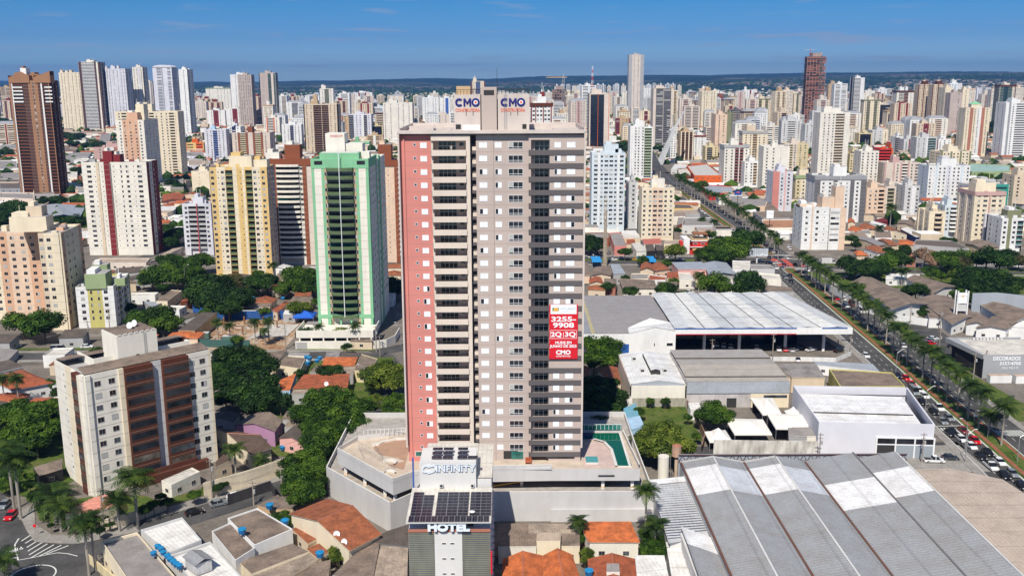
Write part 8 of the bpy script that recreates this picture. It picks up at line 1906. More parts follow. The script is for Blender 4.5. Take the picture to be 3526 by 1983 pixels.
 for x,y in ((-106.5,351),(-119,356)): 
  c=thing('site_container','grey green site container at the edge of the building site' if x>-110 else 'darker site container left of the other one','container',(x,y,0)); m=MB(); m.box(-3,-1.2,0,3,1.2,2.5,plaster((.08,.16,.14),'container_green',.3)); m.build('body',c); m=MB(); m.box(-2.8,-1.0,2.5,2.8,1.0,2.7,plaster('lgrey')); m.build('roof',c)
right_side()

t=thing('swimming_pool','small deep blue garden pool below the orange veranda roof','swimming pool',(18.5,184.5,0)); m=MB(); m.box(-8,-2.2,0,7,2.4,.12,plaster((.40,.14,.09),'brick_terrace',.3)); m.build('terrace',t); m=MB(); m.cyl((2,-.4,.12),(2,-.4,.16),2.6,2.6,plaster('beige'),18); m.build('coping',t); m=MB(); m.cyl((2,-.4,.16),(2,-.4,.19),2.1,2.1,simple('pool_blue',(.0,.02,.25),.06),18); m.box(-7,-1.6,.12,0,-.6,.18,simple('pool_blue',(.0,.02,.25),.06)); m.build('water',t)

bt=[o for o in SC.objects if o.parent is None and str(o.get('label','')).startswith('tall brown apartment tower')][0]; TBm=plaster('tallbrown')
cr=MB(); h_=96.2; w_=36.1
for xa,xb,za,zb in ((0,10,3,8),(10,18,8,3.5),(22,36.1,3.5,8.5)): cr.poly([(xa,-.6,h_-1),(xb,-.6,h_-1),(xb,-.6,h_+zb),(xa,-.6,h_+za)],TBm); cr.poly([(xa,-.6,h_+za),(xb,-.6,h_+zb),(xb,6,h_+zb),(xa,6,h_+za)],TBm); cr.poly([(xa,6,h_-1),(xb,6,h_-1),(xb,6,h_+zb),(xa,6,h_+za)],TBm)
for x in (0,10,18,22,36.1): cr.poly([(x,-.6,h_-1),(x,6,h_-1),(x,6,h_+5),(x,-.6,h_+5)],TBm)
cr.build('crown_parapet',bt)
wb_=plaster('white')
for k in range(5):
 z=h_-4-k*2.95
 for xa,xb in ((2.2,11),(30,36.3)): m=MB(); m.box(xa,-.25,z-1.2,xb,-.02,z-.1,wb_); m.build('white_balcony_front',bt)
# ---------------- trees ----------------
def leafcloud(rn,lobes,n,size,flat=.8):
 mb=MB(); m=FOL[0]; mi=mb.mat(m)
 for i in range(n):
  c,r,sh=rn.choice(lobes)
  d=Vector((rn.gauss(0,1),rn.gauss(0,1),rn.gauss(.25,1))).normalized(); rr=r*(rn.random()**.35)
  p=Vector(c)+Vector((d.x,d.y,d.z*flat))*rr
  nn=(d+Vector((rn.gauss(0,.5),rn.gauss(0,.5),rn.gauss(.5,.5)))).normalized(); a=nn.orthogonal().normalized(); a.rotate(Matrix.Rotation(rn.uniform(0,6.28),3,nn)); b=nn.cross(a)
  s=size*rn.uniform(.6,1.3)
  mb.poly([p-a*s,p-b*s*.7,p+a*s,p+b*s*.7],m); mb.sh.append(min(1,max(0,sh+rn.uniform(-.2,.2))))
 return mb
CROWN=[]
for k in range(6):
 rn=random.Random(100+k); lobes=[]
 for i in range(24):
  a=i*2.4+rn.uniform(-.4,.4); q=.12+.66*math.sqrt(i/24)*rn.uniform(.85,1.1); z=rn.uniform(-.3,.55)*(1-q*.7); lobes.append(((math.cos(a)*q,math.sin(a)*q,z),rn.uniform(.30,.44),rn.random()))
 o=leafcloud(rn,lobes,6000,.06).build('crown'); CROWN.append(o.data); bpy.data.objects.remove(o)
mb=MB(); mb.cyl((0,0,0),(0,0,.6),.09,.06,BARK,7,False)
for a in (0,2.1,4.2): mb.cyl((0,0,.5),(.3*math.cos(a),.3*math.sin(a),1.0),.05,.02,BARK,5,False)
o=mb.build('trunk'); TRUNK=o.data; bpy.data.objects.remove(o)
KN=['green broadleaf tree','dark green broadleaf tree','yellow green tree','dry olive tree','pink flowering tree']
def tree(x,y,r,hc,k,rn,label='',group='street and garden trees'):
 t=thing('broadleaf_tree' if k!=4 else 'flowering_tree',label or 'auto:'+KN[k],'tree',(x,y,0),rn.uniform(0,6.28),group)
 c=inst(CROWN[rn.randrange(6)],'crown',t,(0,0,hc*.93),0,(r*rn.uniform(1.28,1.5),r*rn.uniform(1.28,1.5),r*rn.uniform(1.15,1.45)))
 c.material_slots[0].link='OBJECT'; c.material_slots[0].material=FOL[k]
 inst(TRUNK,'trunk',t,(0,0,0),0,(r*.9,r*.9,hc)); return t
rt_=random.Random(11)
for (x,y,r,hc,k) in TR: tree(x,y,r,hc,k,rt_)
# palms
def frond_mesh(seed):
 rn=random.Random(seed); mb=MB(); n=24
 for i in range(n):
  a=i*2.4+rn.uniform(-.2,.2); el=.95-.095*(i%16)+rn.uniform(-.1,.1); L_=rn.uniform(2.9,3.8); p=Vector((0,0,0)); d=Vector((math.cos(a)*math.cos(el),math.sin(a)*math.cos(el),math.sin(el))); side=Vector((-math.sin(a),math.cos(a),0))
  sh=rn.random()
  for s in range(7):
   q=p+d*L_/7; w=[.5,.85,1.0,.95,.8,.55,.25][s]
   for sg in (-1,1):
    tipd=(side*sg*w+d*.35-Vector((0,0,.28*w)))
    for u in (0,.5):
     b0=p+(q-p)*u; b1=p+(q-p)*(u+.36); mb.poly([b0,b1,b1+tipd*.9,b0+tipd],PALM); mb.sh.append(min(1,max(0,sh+rn.uniform(-.15,.15))))
   p=q; d=(d+Vector((0,0,-.21))).normalized()
 o=mb.build('fronds'); me=o.data; bpy.data.objects.remove(o); return me
FR=[frond_mesh(k) for k in range(4)]
mb=MB(); 
for a,b,r0,r1 in ((0,.15,.26,.2),(.15,.6,.2,.23),(.6,.86,.23,.15),): mb.cyl((0,0,a),(0,0,b),r0,r1,PTR,8,False)
mb.cyl((0,0,.86),(0,0,1.0),.15,.10,plaster((.12,.2,.05),'crownshaft',.1),8)
o=mb.build('trunk'); PT=o.data; bpy.data.objects.remove(o)
for (x,y,H_,s) in PL:
 t=thing('palm_tree','auto:'+('tall palm tree' if H_>9 else 'short palm tree'),'palm tree',(x,y,0),rt_.uniform(0,6.28),'palms of the avenue and gardens')
 inst(PT,'trunk',t,(0,0,0),0,(s,s,H_)); inst(rt_.choice(FR),'fronds',t,(0,0,H_),rt_.uniform(0,6),(s,s,s))
# ---------------- cars ----------------
CARC={k:simple('car_paint_'+k,c,.25) for k,c in dict(white=(.72,.72,.72),black=(.012,.012,.014),grey=(.20,.22,.24),lgrey=(.45,.46,.48),dgrey=(.04,.05,.055),navy=(.015,.02,.05),red=(.55,.01,.015),darkred=(.18,.01,.015),yellow=(.55,.30,.03),lav=(.30,.32,.42),brown=(.12,.05,.03)).items()}
CGL=simple('car_glass',(.012,.014,.018),.08); TYR=simple('tyre_rubber',(.02,.02,.02),.8); RIM=simple('wheel_rim',(.4,.4,.42),.35,.5); HL=simple('head_lamp',(.75,.75,.72),.2); TLM=simple('tail_lamp',(.35,.01,.01),.3)
def loft(mb,prof,hw,m,hw2=None):
 for i in range(len(prof)-1):
  (y0,z0),(y1,z1)=prof[i],prof[i+1]; mb.poly([(-hw,y0,z0),(hw,y0,z0),(hw,y1,z1),(-hw,y1,z1)],m)
 for s in (-1,1): mb.poly([(s*hw,y,z) for y,z in prof],m)
CARM={}
def car_parts(ty):
 if ty in CARM: return CARM[ty]
 P=[]
 def fin(mb,name,loc=(0,0,0)): o=mb.build(name); me=o.data; bpy.data.objects.remove(o); P.append((name,me,loc))
 body=MB(); BP=CARC['white']
 if ty=='motorbike':
  body.box(-.12,-.7,.5,.12,.6,.9,BP); body.bar((-.35,.5,1.0),(.35,.5,1.0),.05,TYR); fin(body,'body')
  for y in (-.65,.7): w=MB(); w.cyl((-.06,0,0),(.06,0,0),.3,.3,TYR,12); fin(w,'wheel',(0,y,.3))
  r=MB(); r.cyl((0,-.25,.85),(0,-.05,1.45),.2,.22,plaster('red'),8); r.cyl((0,0,1.5),(0,0,1.78),.13,.12,plaster('black'),8); fin(r,'rider'); CARM[ty]=P; return P
 L_,cab,zr={'car':(4.2,(-1.75,-1.25,.35,1.05),1.48),'pickup':(5.2,(-.55,-.35,.75,1.45),1.75),'van':(5.6,(-2.6,-2.55,1.6,2.3),2.4),'truck':(7.5,(2.0,2.05,3.2,3.55),2.4)}[ty]
 h=L_/2; zb=.92 if ty!='van' else 1.15; hw=.87 if ty=='car' else .95
 loft(body,[(-h,.3),(-h,.75),(-h+.1,zb-.02),(cab[0],zb),(cab[3],zb),(h-.25,zb-.16),(h,.62),(h,.3)],hw,BP)
 if ty=='truck': body.box(-1.05,-3.7,.7,1.05,1.8,2.9,plaster('lgrey'))
 loft(body,[(cab[1]+.05,zr),(cab[1]+.05,zr-.03),(cab[2],zr-.03),(cab[2],zr)],hw*.78,BP); 
 body.poly([(-hw*.78,cab[1],zr),(hw*.78,cab[1],zr),(hw*.78,cab[2],zr),(-hw*.78,cab[2],zr)],BP)
 for s in (-1,1):
  for (ya,yb) in (((cab[0]),(cab[1])),((cab[2]),(cab[3]))): pass
  body.poly([(s*(hw*.79),(cab[1]+cab[2])/2-.05,zr),(s*(hw*.79),(cab[1]+cab[2])/2+.05,zr),(s*(hw+.0),(cab[1]+cab[2])/2+.08,zb),(s*(hw+.0),(cab[1]+cab[2])/2-.08,zb)],BP)
 if ty=='pickup': body.box(-hw+.1,-h+.15,zb-.02,hw-.1,cab[0]-.1,zb+.01,BLK)
 fin(body,'body')
 g=MB(); a=[(-hw*.97,cab[0],zb),(hw*.97,cab[0],zb),(hw*.97,cab[3],zb),(-hw*.97,cab[3],zb)]; b=[(-hw*.77,cab[1],zr-.02),(hw*.77,cab[1],zr-.02),(hw*.77,cab[2],zr-.02),(-hw*.77,cab[2],zr-.02)]
 for i in range(4): g.poly([a[i],a[(i+1)%4],b[(i+1)%4],b[i]],CGL)
 fin(g,'window')
 for x in (-1,1):
  for y in (-h*.62,h*.62):
   w=MB(); w.cyl((-.11,0,0),(.11,0,0),.32,.32,TYR,14); w.cyl((x*.1,0,0),(x*.125,0,0),.19,.19,RIM,10); fin(w,'wheel',(x*(hw-.08),y,.32))
  l=MB(); l.box(-.18,-.04,-.08,.18,.06,.08,HL); fin(l,'headlight',(x*(hw-.25),h-.03,.68)); l=MB(); l.box(-.16,-.05,-.09,.16,.03,.09,TLM); fin(l,'taillight',(x*(hw-.2),-h+.02,.78))
 CARM[ty]=P; return P
NAMECAR=dict(car='parked_car',pickup='pickup_truck',van='van',truck='truck',motorbike='motorcycle')
for (x,y,hd,co,ty) in CA:
 cn={'lav':'pale blue','navy':'dark blue','lgrey':'silver','dgrey':'dark grey','darkred':'dark red'}.get(co,co); mv=hd in(181,1,0)
 t=thing({'car':'car'}.get(ty,NAMECAR[ty]),'auto:'+cn+' '+{'motorbike':'motorcycle with rider','pickup':'pickup truck'}.get(ty,ty),{'motorbike':'motorcycle','pickup':'pickup'}.get(ty,ty),(x,y,.04),R(-hd),'cars and other vehicles of the streets')
 for n,me,loc in car_parts(ty):
  c=inst(me,n,t,loc)
  if n=='body': c.material_slots[0].link='OBJECT'; c.material_slots[0].material=CARC[co]
# ---------------- poles ----------------
def pole(k,x,y,H_,rz,l):
 if k=='lamp':
  t=thing('street_lamp','auto:grey street lamp','street lamp',(x,y,0),R(rz)+(0 if int(x*3)%2 else math.pi),'street lamps'); m=MB(); m.cyl((0,0,0),(0,0,H_*.85),.13,.08,STEELM,8); m.cyl((0,0,H_*.85),(1.6,0,H_),.07,.05,STEELM,6); m.build('post',t); m=MB(); m.box(1.5,-.15,H_-.08,2.3,.15,H_+.08,plaster('lgrey')); m.build('lamp_head',t)
 elif k=='utility':
  t=thing('utility_pole',l or 'auto:concrete utility pole','utility pole',(x,y,0),R(rz),'utility poles'); m=MB(); m.cyl((0,0,0),(0,0,H_),.2,.13,plaster((.33,.29,.25),'pole_concrete',.4),8); m.build('post',t); m=MB(); m.box(-.9,-.06,H_-.5,.9,.06,H_-.38,BARK); m.box(-.7,-.06,H_-1.5,.7,.06,H_-1.4,BARK)
  for q in (-.8,-.3,.3,.8): m.cyl((q,0,H_-.38),(q,0,H_-.18),.05,.03,plaster('lgrey'),6)
  m.build('crossarm',t); m=MB(); m.cyl((.35,-.25,H_-3),(.35,-.25,H_-2),.25,.25,plaster('grey'),10); m.build('transformer',t)
 elif k=='sign':
  t=thing('traffic_sign','auto:small white traffic sign','traffic sign',(x,y,0),0,'small signs of the median'); m=MB(); m.cyl((0,0,0),(0,0,H_),.05,.05,STEELM,6); m.build('post',t); m=MB(); m.box(-.3,-.04,H_-.6,.3,0,H_,WHT); m.build('plate',t)
 else:
  t=thing('stop_sign','round dark red sign on a thin post at the near left corner','traffic sign',(x,y,0),0); m=MB(); m.cyl((0,0,0),(0,0,H_),.05,.05,STEELM,6); m.build('post',t); m=MB(); m.cyl((0,-.05,H_),(0,.0,H_),.4,.4,SRED,8); m.build('plate',t)
for p in PO: pole(*p)
wires=MB()
def wire(a,b,sag=.6):
 a=Vector(a); b=Vector(b); n=8; pr=a
 for i in range(1,n+1): u=i/n; p=a+(b-a)*u-Vector((0,0,4*sag*u*(1-u))); wires.bar(pr,p,.035,BLK); pr=p
pq=[(-93.9,194.5),(-67,208.5)]
a,b=Vector((-94.4,192.5,10)),Vector((-66.6,212.5,9.5))
for dz,off in ((0,-.7),(0,.7),(-1.2,0),(-3,.2)):
 wire((a.x+off,a.y,a.z+dz),(b.x+off,b.y,b.z+dz)); wire((a.x+off,a.y,a.z+dz),(-125,172+off,9.5+dz)); wire((b.x+off,b.y,b.z+dz),(-47,234+off,9.5+dz))
tag(wires.build('power_lines'),'thin black overhead power lines above the near left street','power line')
# gantry message sign over the avenue
for (x,y,l) in ((121.5,345,'dark message panel hanging over the avenue by the canopy end'),(131,250,'dark message panel over the stopped cars')):
 t=thing('message_sign',l,'traffic sign',(x,y,0),0,'overhead message signs'); m=MB(); m.cyl((0,0,0),(0,0,6.2),.12,.1,STEELM,8); m.bar((0,0,6),(5,0,6.2),.12,STEELM); m.build('post',t); m=MB(); m.box(1.5,-.1,5.4,5.2,.1,6.6,BLK); m.build('panel',t)
# blue tanks
BT=simple('tank_blue',(.01,.13,.33),.45); BT2=simple('tank_lid_blue',(.015,.22,.45),.4)
def tank(x,y,z,r,l):
 t=thing('water_tank',l,'water tank',(x,y,z),0,'round blue roof tanks'); m=MB(); m.cyl((0,0,0),(0,0,r*1.1),r*.8,r,BT,16); m.build('body',t); m=MB(); m.cyl((0,0,r*1.1),(0,0,r*1.25),r*1.06,r*1.0,BT2,16); m.cyl((0,0,r*1.25),(0,0,r*1.38),r*.45,r*.4,BT2,12); m.build('lid',t)
 return t
for i,(x,y) in enumerate(UT['row']): tank(x,y,5.9,.62,'auto:blue roof tank in a row')
for x,y,z,l in UT['tanks']: tank(x,y,z,.85,l)
# roof hut
t=thing('roof_hut','grey metal hut standing on a white roof beside the blue tanks','hut',(*UT['hut'],5.2),R(-45)); m=MB(); m.box(-2.2,-1.6,0,2.2,1.6,2.3,roofmat('metal','lgrey')); m.build('wall',t,uv=True); m=MB(); m.poly([(-2.6,-2,2.4),(2.6,-2,2.4),(2.6,0,3.1),(-2.6,0,3.1)],roofmat('metal','steel')); m.poly([(-2.6,0,3.1),(2.6,0,3.1),(2.6,2,2.4),(-2.6,2,2.4)],roofmat('metal','steel')); m.build('roof',t,uv=True)
for x,y,z,l in UT['dish']: dish(l,(x,y,z),.7)
# ---------------- red restaurant ----------------
X0,Y0=UT['red']
t=thing('restaurant_building','bright red stepped building with a brown timber roof terrace','restaurant',(X0,Y0,0)); RDp=plaster('red','restaurant_red',.1); WH=plaster('white'); m=MB()
m.box(0,0,0,12,9,4.2,RDp); m.box(1.5,1.5,4.2,10.5,10,7.2,RDp); m.box(-3.4,2,0,0,14,8.5,WH); m.box(-5,4,0,-3.4,9,6.5,RDp); m.build('wall',t)
m=MB(); m.box(-.2,-1.5,4.2,12.2,0,4.4,WH); m.box(1,-1.8,2.6,13.5,-1.2,3.5,plaster('yellow')); m.build('awning',t)
m=MB(); m.box(.8,1,7.2,11.2,10,7.7,WH); m.box(1.2,1.4,7.7,10.8,10,8.5,plaster('tan')); TBR=plaster((.30,.12,.05),'timber_brown',.2); m.box(2,2,10.8,10,9,11.4,TBR)
for x in (2.2,5.5,9.6): m.box(x,2.2,7.7,x+.3,2.5,10.8,TBR)
m.build('roof_terrace',t)
for k,x in enumerate((3,7.2)): w=MB(); w.box(-1.1,-.06,-.5,1.1,0,.5,FRM); w.box(-1,-.09,-.4,1,-.06,.4,DARK); w.build('window',t,loc=(x,1.45,5.8))
# ---------------- masts, bridge pylon, unfinished towers ----------------
def lattice(name,label,cat,x,y,H_,w0,w1,mats,n,parts='mast'):
 t=thing(name,label,cat,(x,y,0)); m=MB()
 for k in range(n):
  z0,z1=H_*k/n,H_*(k+1)/n; a=w0+(w1-w0)*k/n; b=w0+(w1-w0)*(k+1)/n; mt=mats[k%len(mats)]
  for i in range(4):
   s=((-1,-1),(1,-1),(1,1),(-1,1)); p,q=s[i],s[(i+1)%4]
   m.bar((p[0]*a,p[1]*a,z0),(p[0]*b,p[1]*b,z1),max(.12,w0*.14),mt); m.bar((p[0]*a,p[1]*a,z0),(q[0]*b,q[1]*b,z1),max(.08,w0*.08),mt); m.bar((p[0]*b,p[1]*b,z1),(q[0]*b,q[1]*b,z1),max(.08,w0*.08),mt)
 m.build('lattice',t); return t
lt=lattice('radio_mast','cream lattice radio mast with antennas right of the main tower','radio mast',48.9,496.5,37,1.0,.55,[plaster((.62,.52,.38),'mast_cream',.3)],26)
m=MB(); m.cyl((0,0,0),(0,0,30),.75,.55,plaster((.50,.42,.32),'mast_core',.4),8); m.cyl((0,0,37),(0,0,41),.1,.05,STEELM,6); m.build('core',lt)
for k in range(9):
 a=k*.9; z=20+k*1.1; m=MB(); m.box(-.12,-.12,0,.12,.12,1.5,WHT); m.build('antenna_panel',lt,loc=(1.6*math.cos(a),1.6*math.sin(a),z))
lattice('radio_mast','red and white lattice mast behind the dark glass office','radio mast',124,1500,115,3.2,.5,[plaster('red'),plaster('white')],22)
lattice('crane','grey construction crane mast next to the concrete frame tower','crane',117,2200,100,2.4,2.4,[plaster('lgrey')],24)
m=MB(); m.bar((-38,0,99),(8,0,99),1.4,plaster('yellow')); m.bar((-38,0,102),(8,0,100),.7,plaster('yellow')); m.bar((0,0,99),(0,0,107),1,plaster('lgrey'))
o=[o for o in bpy.data.objects if o.name.startswith('crane') and o.parent is None][-1]; m.build('jib',o)
def frame_tower(label,x,y,w,d,h,fl,brick):
 t=thing('unfinished_tower',label,'unfinished tower',(x,y,0),0,'concrete frame towers under construction'); m=MB(); CN=plaster((.40,.30,.26),'raw_slab',.4); BRK=plaster(brick,None,.3); rn=random.Random(9)
 fh=h/fl
 m.box(3,3,0,w-3,d-3,h,BRK)
 for k in range(fl+1):
  z=k*fh; e=rn.choice((0,.0,.8,2.4)) if k>fl*.45 else .3; m.box(-e,-e*.5,z-.25,w+e*.7,d,z+.15,CN)
  if k<fl:
   for q in range(6): 
    if rn.random()<.62: m.box(w*q/6+.4,.8,z+.15,w*(q+1)/6-.3,1.2,z+fh*.75,BRK)
 m.build('frame',t)
 m=MB()
 for q in range(7): m.box(w*q/6-.35,0,0,w*q/6+.35,.8,h,CN)
 m.build('column',t); m=MB(); m.box(w*.3,3,h,w*.8,d-4,h+7,CN); m.build('roof_house',t)
 m=MB(); m.box(w*.72,-1.3,0,w*.72+1.4,-.2,h*1.02,plaster('dgrey')); m.build('hoist',t); return t
ft=frame_tower('very tall unfinished tower of raw slabs and red brick on the right skyline',571,1900,36,30,136,43,(.34,.10,.06))
m=MB(); m.bar((8,10,140),(8,10,150),.8,plaster('red')); m.bar((-4,10,149),(16,10,149.5),.6,plaster('lgrey')); m.build('derrick',ft)
frame_tower('grey brown concrete frame tower with a crane right of the rooftop sign',92,2200,32,24,73,22,(.30,.19,.15))
# bridge pylon and viaduct
t=thing('bridge_pylon','leaning pale concrete pylon of the cable stayed overpass','bridge pylon',(168,1105,0)); m=MB(); PC=plaster((.52,.53,.53),'pylon_concrete',.25)
A=[(-3.5,-3,-1),(4.5,-3,-1),(4.5,3,-1),(-3.5,3,-1)]; B=[(27.0,0,60.5),(28.4,0,60.5),(28.4,1.5,60.5),(27.0,1.5,60.5)]; M1=[(x*.35+y*.65,u*.35+v*.65,p*.35+q*.65) for (x,u,p),(y,v,q) in zip(A,B)]; M1=[(x-1.0,u,p+1) for x,u,p in M1]
for lo,hi in ((A,M1),(M1,B)):
 for i in range(4): m.poly([lo[i],lo[(i+1)%4],hi[(i+1)%4],hi[i]],PC)
m.poly(B,PC); m.build('shaft',t)
t=thing('viaduct','grey road viaduct climbing below the leaning pylon','viaduct',(150,960,0)); m=MB(); pth=[(-4.5,-90),(-3.8,-20),(0,30),(6,90),(12,150),(24,260)]; 
for i in range(len(pth)-1):
 for q in range(4):
  u0,u1=q/4,(q+1)/4; a=(pth[i][0]+(pth[i+1][0]-pth[i][0])*u0,pth[i][1]+(pth[i+1][1]-pth[i][1])*u0); b=(pth[i][0]+(pth[i+1][0]-pth[i][0])*u1,pth[i][1]+(pth[i+1][1]-pth[i][1])*u1)
  za=6.5*min(1,max(0,(a[1]+90)/170)); zb=6.5*min(1,max(0,(b[1]+90)/170)); 
  m.poly([(a[0]-5,a[1],za+.3),(a[0]+5,a[1],za+.3),(b[0]+5,b[1],zb+.3),(b[0]-5,b[1],zb+.3)],ASPH)
  for s in (-5,5): m.poly([(a[0]+s,a[1],0),(b[0]+s,b[1],0),(b[0]+s,b[1],zb+1.2),(a[0]+s,a[1],za+1.2)],PC)
m.build('deck',t)
# ---------------- people ----------------
SK=simple('skin_tone',(.30,.16,.10),.6)
def person(label,x,y,z,rz,shirt,trs,lean=0.):
 t=thing('person',label,'person',(x,y,z),rz)
 vs=[(0,0,.95),(0,.02,1.2),(0,.03+lean*.1,1.42),(0,.02+lean*.15,1.55),(0,0+lean*.2,1.68),(-.19,.02,1.38),(-.27,.0,1.12),(-.28,-.12,.90),(.19,.02,1.38),(.27,.0,1.12),(.26,-.14,.92),(-.1,0,.9),(-.12,-.08,.5),(-.13,.05,.08),(-.13,-.12,.04),(.1,0,.9),(.13,.06,.5),(.13,.14,.08),(.13,-.02,.04)]
 ed=[(0,1),(1,2),(2,3),(3,4),(2,5),(5,6),(6,7),(2,8),(8,9),(9,10),(0,11),(11,12),(12,13),(13,14),(0,15),(15,16),(16,17),(17,18)]
 rad=[.15,.14,.13,.055,.11,.065,.05,.035,.065,.05,.035,.09,.065,.045,.045,.09,.065,.045,.045]
 me=bpy.data.meshes.new('body'); me.from_pydata(vs,ed,[]); o=bpy.data.objects.new('body',me); SC.collection.objects.link(o)
 o.modifiers.new('skin','SKIN')
 for i,r in enumerate(rad): me.skin_vertices[0].data[i].radius=(r,r*.8)
 me.skin_vertices[0].data[0].use_root=True
 s=o.modifiers.new('sub','SUBSURF'); s.levels=1; s.render_levels=1
 dg=bpy.context.evaluated_depsgraph_get(); nm=bpy.data.meshes.new_from_object(o.evaluated_get(dg)); bpy.data.objects.remove(o)
 for mm in (simple('cloth_'+shirt[0],shirt[1],.8),simple('cloth_'+trs[0],trs[1],.8),SK,simple('hair_dark',(.02,.015,.01),.7)): nm.materials.append(mm)
 for p in nm.polygons:
  c=p.center; p.material_index=1 if c.z<.93 and abs(c.x)<.24 else (3 if c.z>1.68 else (2 if c.z>1.5 or (abs(c.x)>.22 and c.z<1.15) else 0))
 b=bpy.data.objects.new('body',nm); SC.collection.objects.link(b); b.parent=t; return t
person('pedestrian in dark clothes walking on the pavement at the near left corner',-103.4,197.8,.15,.4,('black',(.02,.02,.025)),('charcoal',(.04,.04,.05)))
person('worker in white cap and light shirt at the roof edge of the main tower',-16.6,209.5,85.7,.2,('pale',(.55,.52,.5)),('jeans',(.04,.06,.14)),-.6)
person('person in pale top leaning on the top balcony of the main tower',-12.9,207.6,81.45,0,('pale2',(.5,.45,.42)),('white',(.5,.5,.52)),-.3)
person('pedestrian standing by the parked white hatchback near the big tree',-69.5,218.4,.15,1,('olive',(.06,.06,.04)),('jeans',(.04,.06,.14)))
person('figure in dark clothes on the roof of the black and grey building',156.5,304.8,7.35,.5,('black',(.02,.02,.025)),('charcoal',(.04,.04,.05)))
# ---------------- background fill ----------------
def cpx(x,y): return 1763+3307*x/(y*.977+20)
occ=[(T_['x'],T_['y'],max(T_['w'],T_['d'])) for T_ in TW]+[(571,1900,40),(92,2200,40),(168,1105,60),(124,1500,14)]
def freet(x,y,r): return all((x-a)**2+(y-b)**2>(r+c*.75)**2 for a,b,c in occ)
rf=random.Random(42); PROT=[]
PALS=[(['offwhite','beige','tan'],'off white'),(['cream','tan','brown'],'cream'),(['white','ltblue','steel'],'white'),(['white','grey','dgrey'],'bright white'),(['tbeige','mauve','terracotta'],'rosy beige'),(['offwhite','peach','beige'],'pale cream'),(['lgrey','white','dgrey'],'light grey'),(['beige','darkred','cream'],'beige'),(['cream','olive','beige'],'warm cream'),(['lav','steel','white'],'pale lavender'),(['beige','brown','tan'],'beige brown'),(['offwhite','tan','white'],'pale')]
STN=['win','win2','balc','balc2','rib','band','slabs','stripe','mid']
for k in range(44):
 pal,pn=PALS[k%12]; st=STN[(k*5+k//9)%9]; fl=[8,11,13,16,19,24,28,10][k%8]; h=fl*2.8+4.5; w=rf.uniform(18,32); d=rf.uniform(15,22)
 bx=[(w*.3,d*.2,w*.62,d*.7,rf.uniform(4,8),rf.choice((0,0,1)))]
 o=tower('apartment_tower','x',0,0,w,d,0,h,fl,pal,st,rf.choice(('side','side2','win')),lod=2,roof=rf.choice(('box','box','box','mansard' if fl<20 else 'box')),box=bx,seed=k,crown=(pal[1],1.2) if k%5==0 else None)
 PROT.append((o.data,w,d,h,pn,fl)); bpy.data.objects.remove(o)
def zone(x,y):
 p=cpx(x,y)
 if p<-60 or p>3590: return 0
 if y<1250: return .16 if p>2850 else 0.0
 if 1950<p: return 1.0 if y<4200 else .5
 if 900<p<1950: return .95 if y>1500 else .08
 return .6 if y>1900 else .06
cnt=0; tries=0
fill=[]
while cnt<480 and tries<30000:
 tries+=1; y=900+rf.random()**.9*3400; x=rf.uniform(-.62,.62)*y*1.0
 if rf.random()>zone(x,y): continue
 me,w,d,h,pn,fl=rf.choice(PROT)
 if y<1700 and h>50 or y>2300 and h>58 or y>3000 and h>42: continue
 if cpx(x,y)<1950 and h>62 : continue
 if abs(x-(146+max(0,(y-849))*.1))<26: continue
 if not freet(x+w/2,y+d/2,max(w,d)*.62): continue
 occ.append((x,y,max(w,d))); cnt+=1; fill.append((y,x,me,pn,fl,R(rf.choice((0,0,0,-4,5,12))),1.0))
pw=[p for p in PROT if p[4] in('white','bright white','off white')]
for k in range(22):
 me,w,d,h,pn,fl=pw[k%len(pw)]; fill.append((5200 if k<11 else 5300,230+k*31 if k<11 else 560+(k-11)*34,me,pn,fl,0,62/h*(1 if k%3 else .9)))
fill.sort(key=lambda q:q[0])
for y,x,me,pn,fl,rz,zs in fill[:150]:
 o=bpy.data.objects.new('apartment_tower',me); SC.collection.objects.link(o); o.location=(x,y,0); o.rotation_euler=(0,0,rz)
 tag(o,'auto:'+('tall ' if fl>=19 else 'low ' if fl<=8 else '')+pn+' apartment tower','apartment tower','distant apartment towers')
mass=MB()
for y,x,me,pn,fl,rz,zs in fill[150:]:
 ca,sa=math.cos(rz),math.sin(rz); mats=[m for m in me.materials]
 co=[(x+v.co.x*ca-v.co.y*sa,y+v.co.x*sa+v.co.y*ca,v.co.z*zs) for v in me.vertices]
 for p in me.polygons:
  if p.normal.y>.7: continue
  b0=len(mass.v); vs=list(p.vertices); mass.v.extend(co[k] for k in vs); mass.f.append(tuple(range(b0,b0+len(vs)))); mass.m.append(mass.mat(mats[p.material_index]))
tag(mass.build('distant_towers'),'dense far off mass of pale apartment towers under the hills','apartment towers',kind='stuff')
# individual small houses in gaps
occ2=[(sum(p[0] for p in H_[2])/len(H_[2]),sum(p[1] for p in H_[2])/len(H_[2]),12) for H_ in HS]+[(a,b,c*.9+4) for a,b,c in occ]+[(x,y,r) for x,y,r,_,_ in TR]+[(-74+10,357+20,34),(-103,363,26)]
def onroad(x,y):
 for pa,a,b in ((AV,-14,17),(CS,-17,17)):
  for i in range(len(pa)-1):
   (x0,y0),(x1,y1)=pa[i],pa[i+1]
   dx,dy=x1-x0,y1-y0; L2=dx*dx+dy*dy; u=((x-x0)*dx+(y-y0)*dy)/L2
   if 0<=u<=1:
    s=((x-x0)*dy-(y-y0)*dx)/math.sqrt(L2)
    if a<s<b: return True
 return False
cols=[('beige','redtile','tile','red tiled'),('cream','terraroof','tile','terracotta roofed'),('white','offroof','flat','white flat roofed'),('beige','brownroof','cement','brown roofed'),('offwhite','greyroof','flat','grey roofed'),('peach','orangetile','tile','orange tiled'),('grey','darkroof','cement','dark roofed'),('white','whiteroof','metal','white metal roofed')]
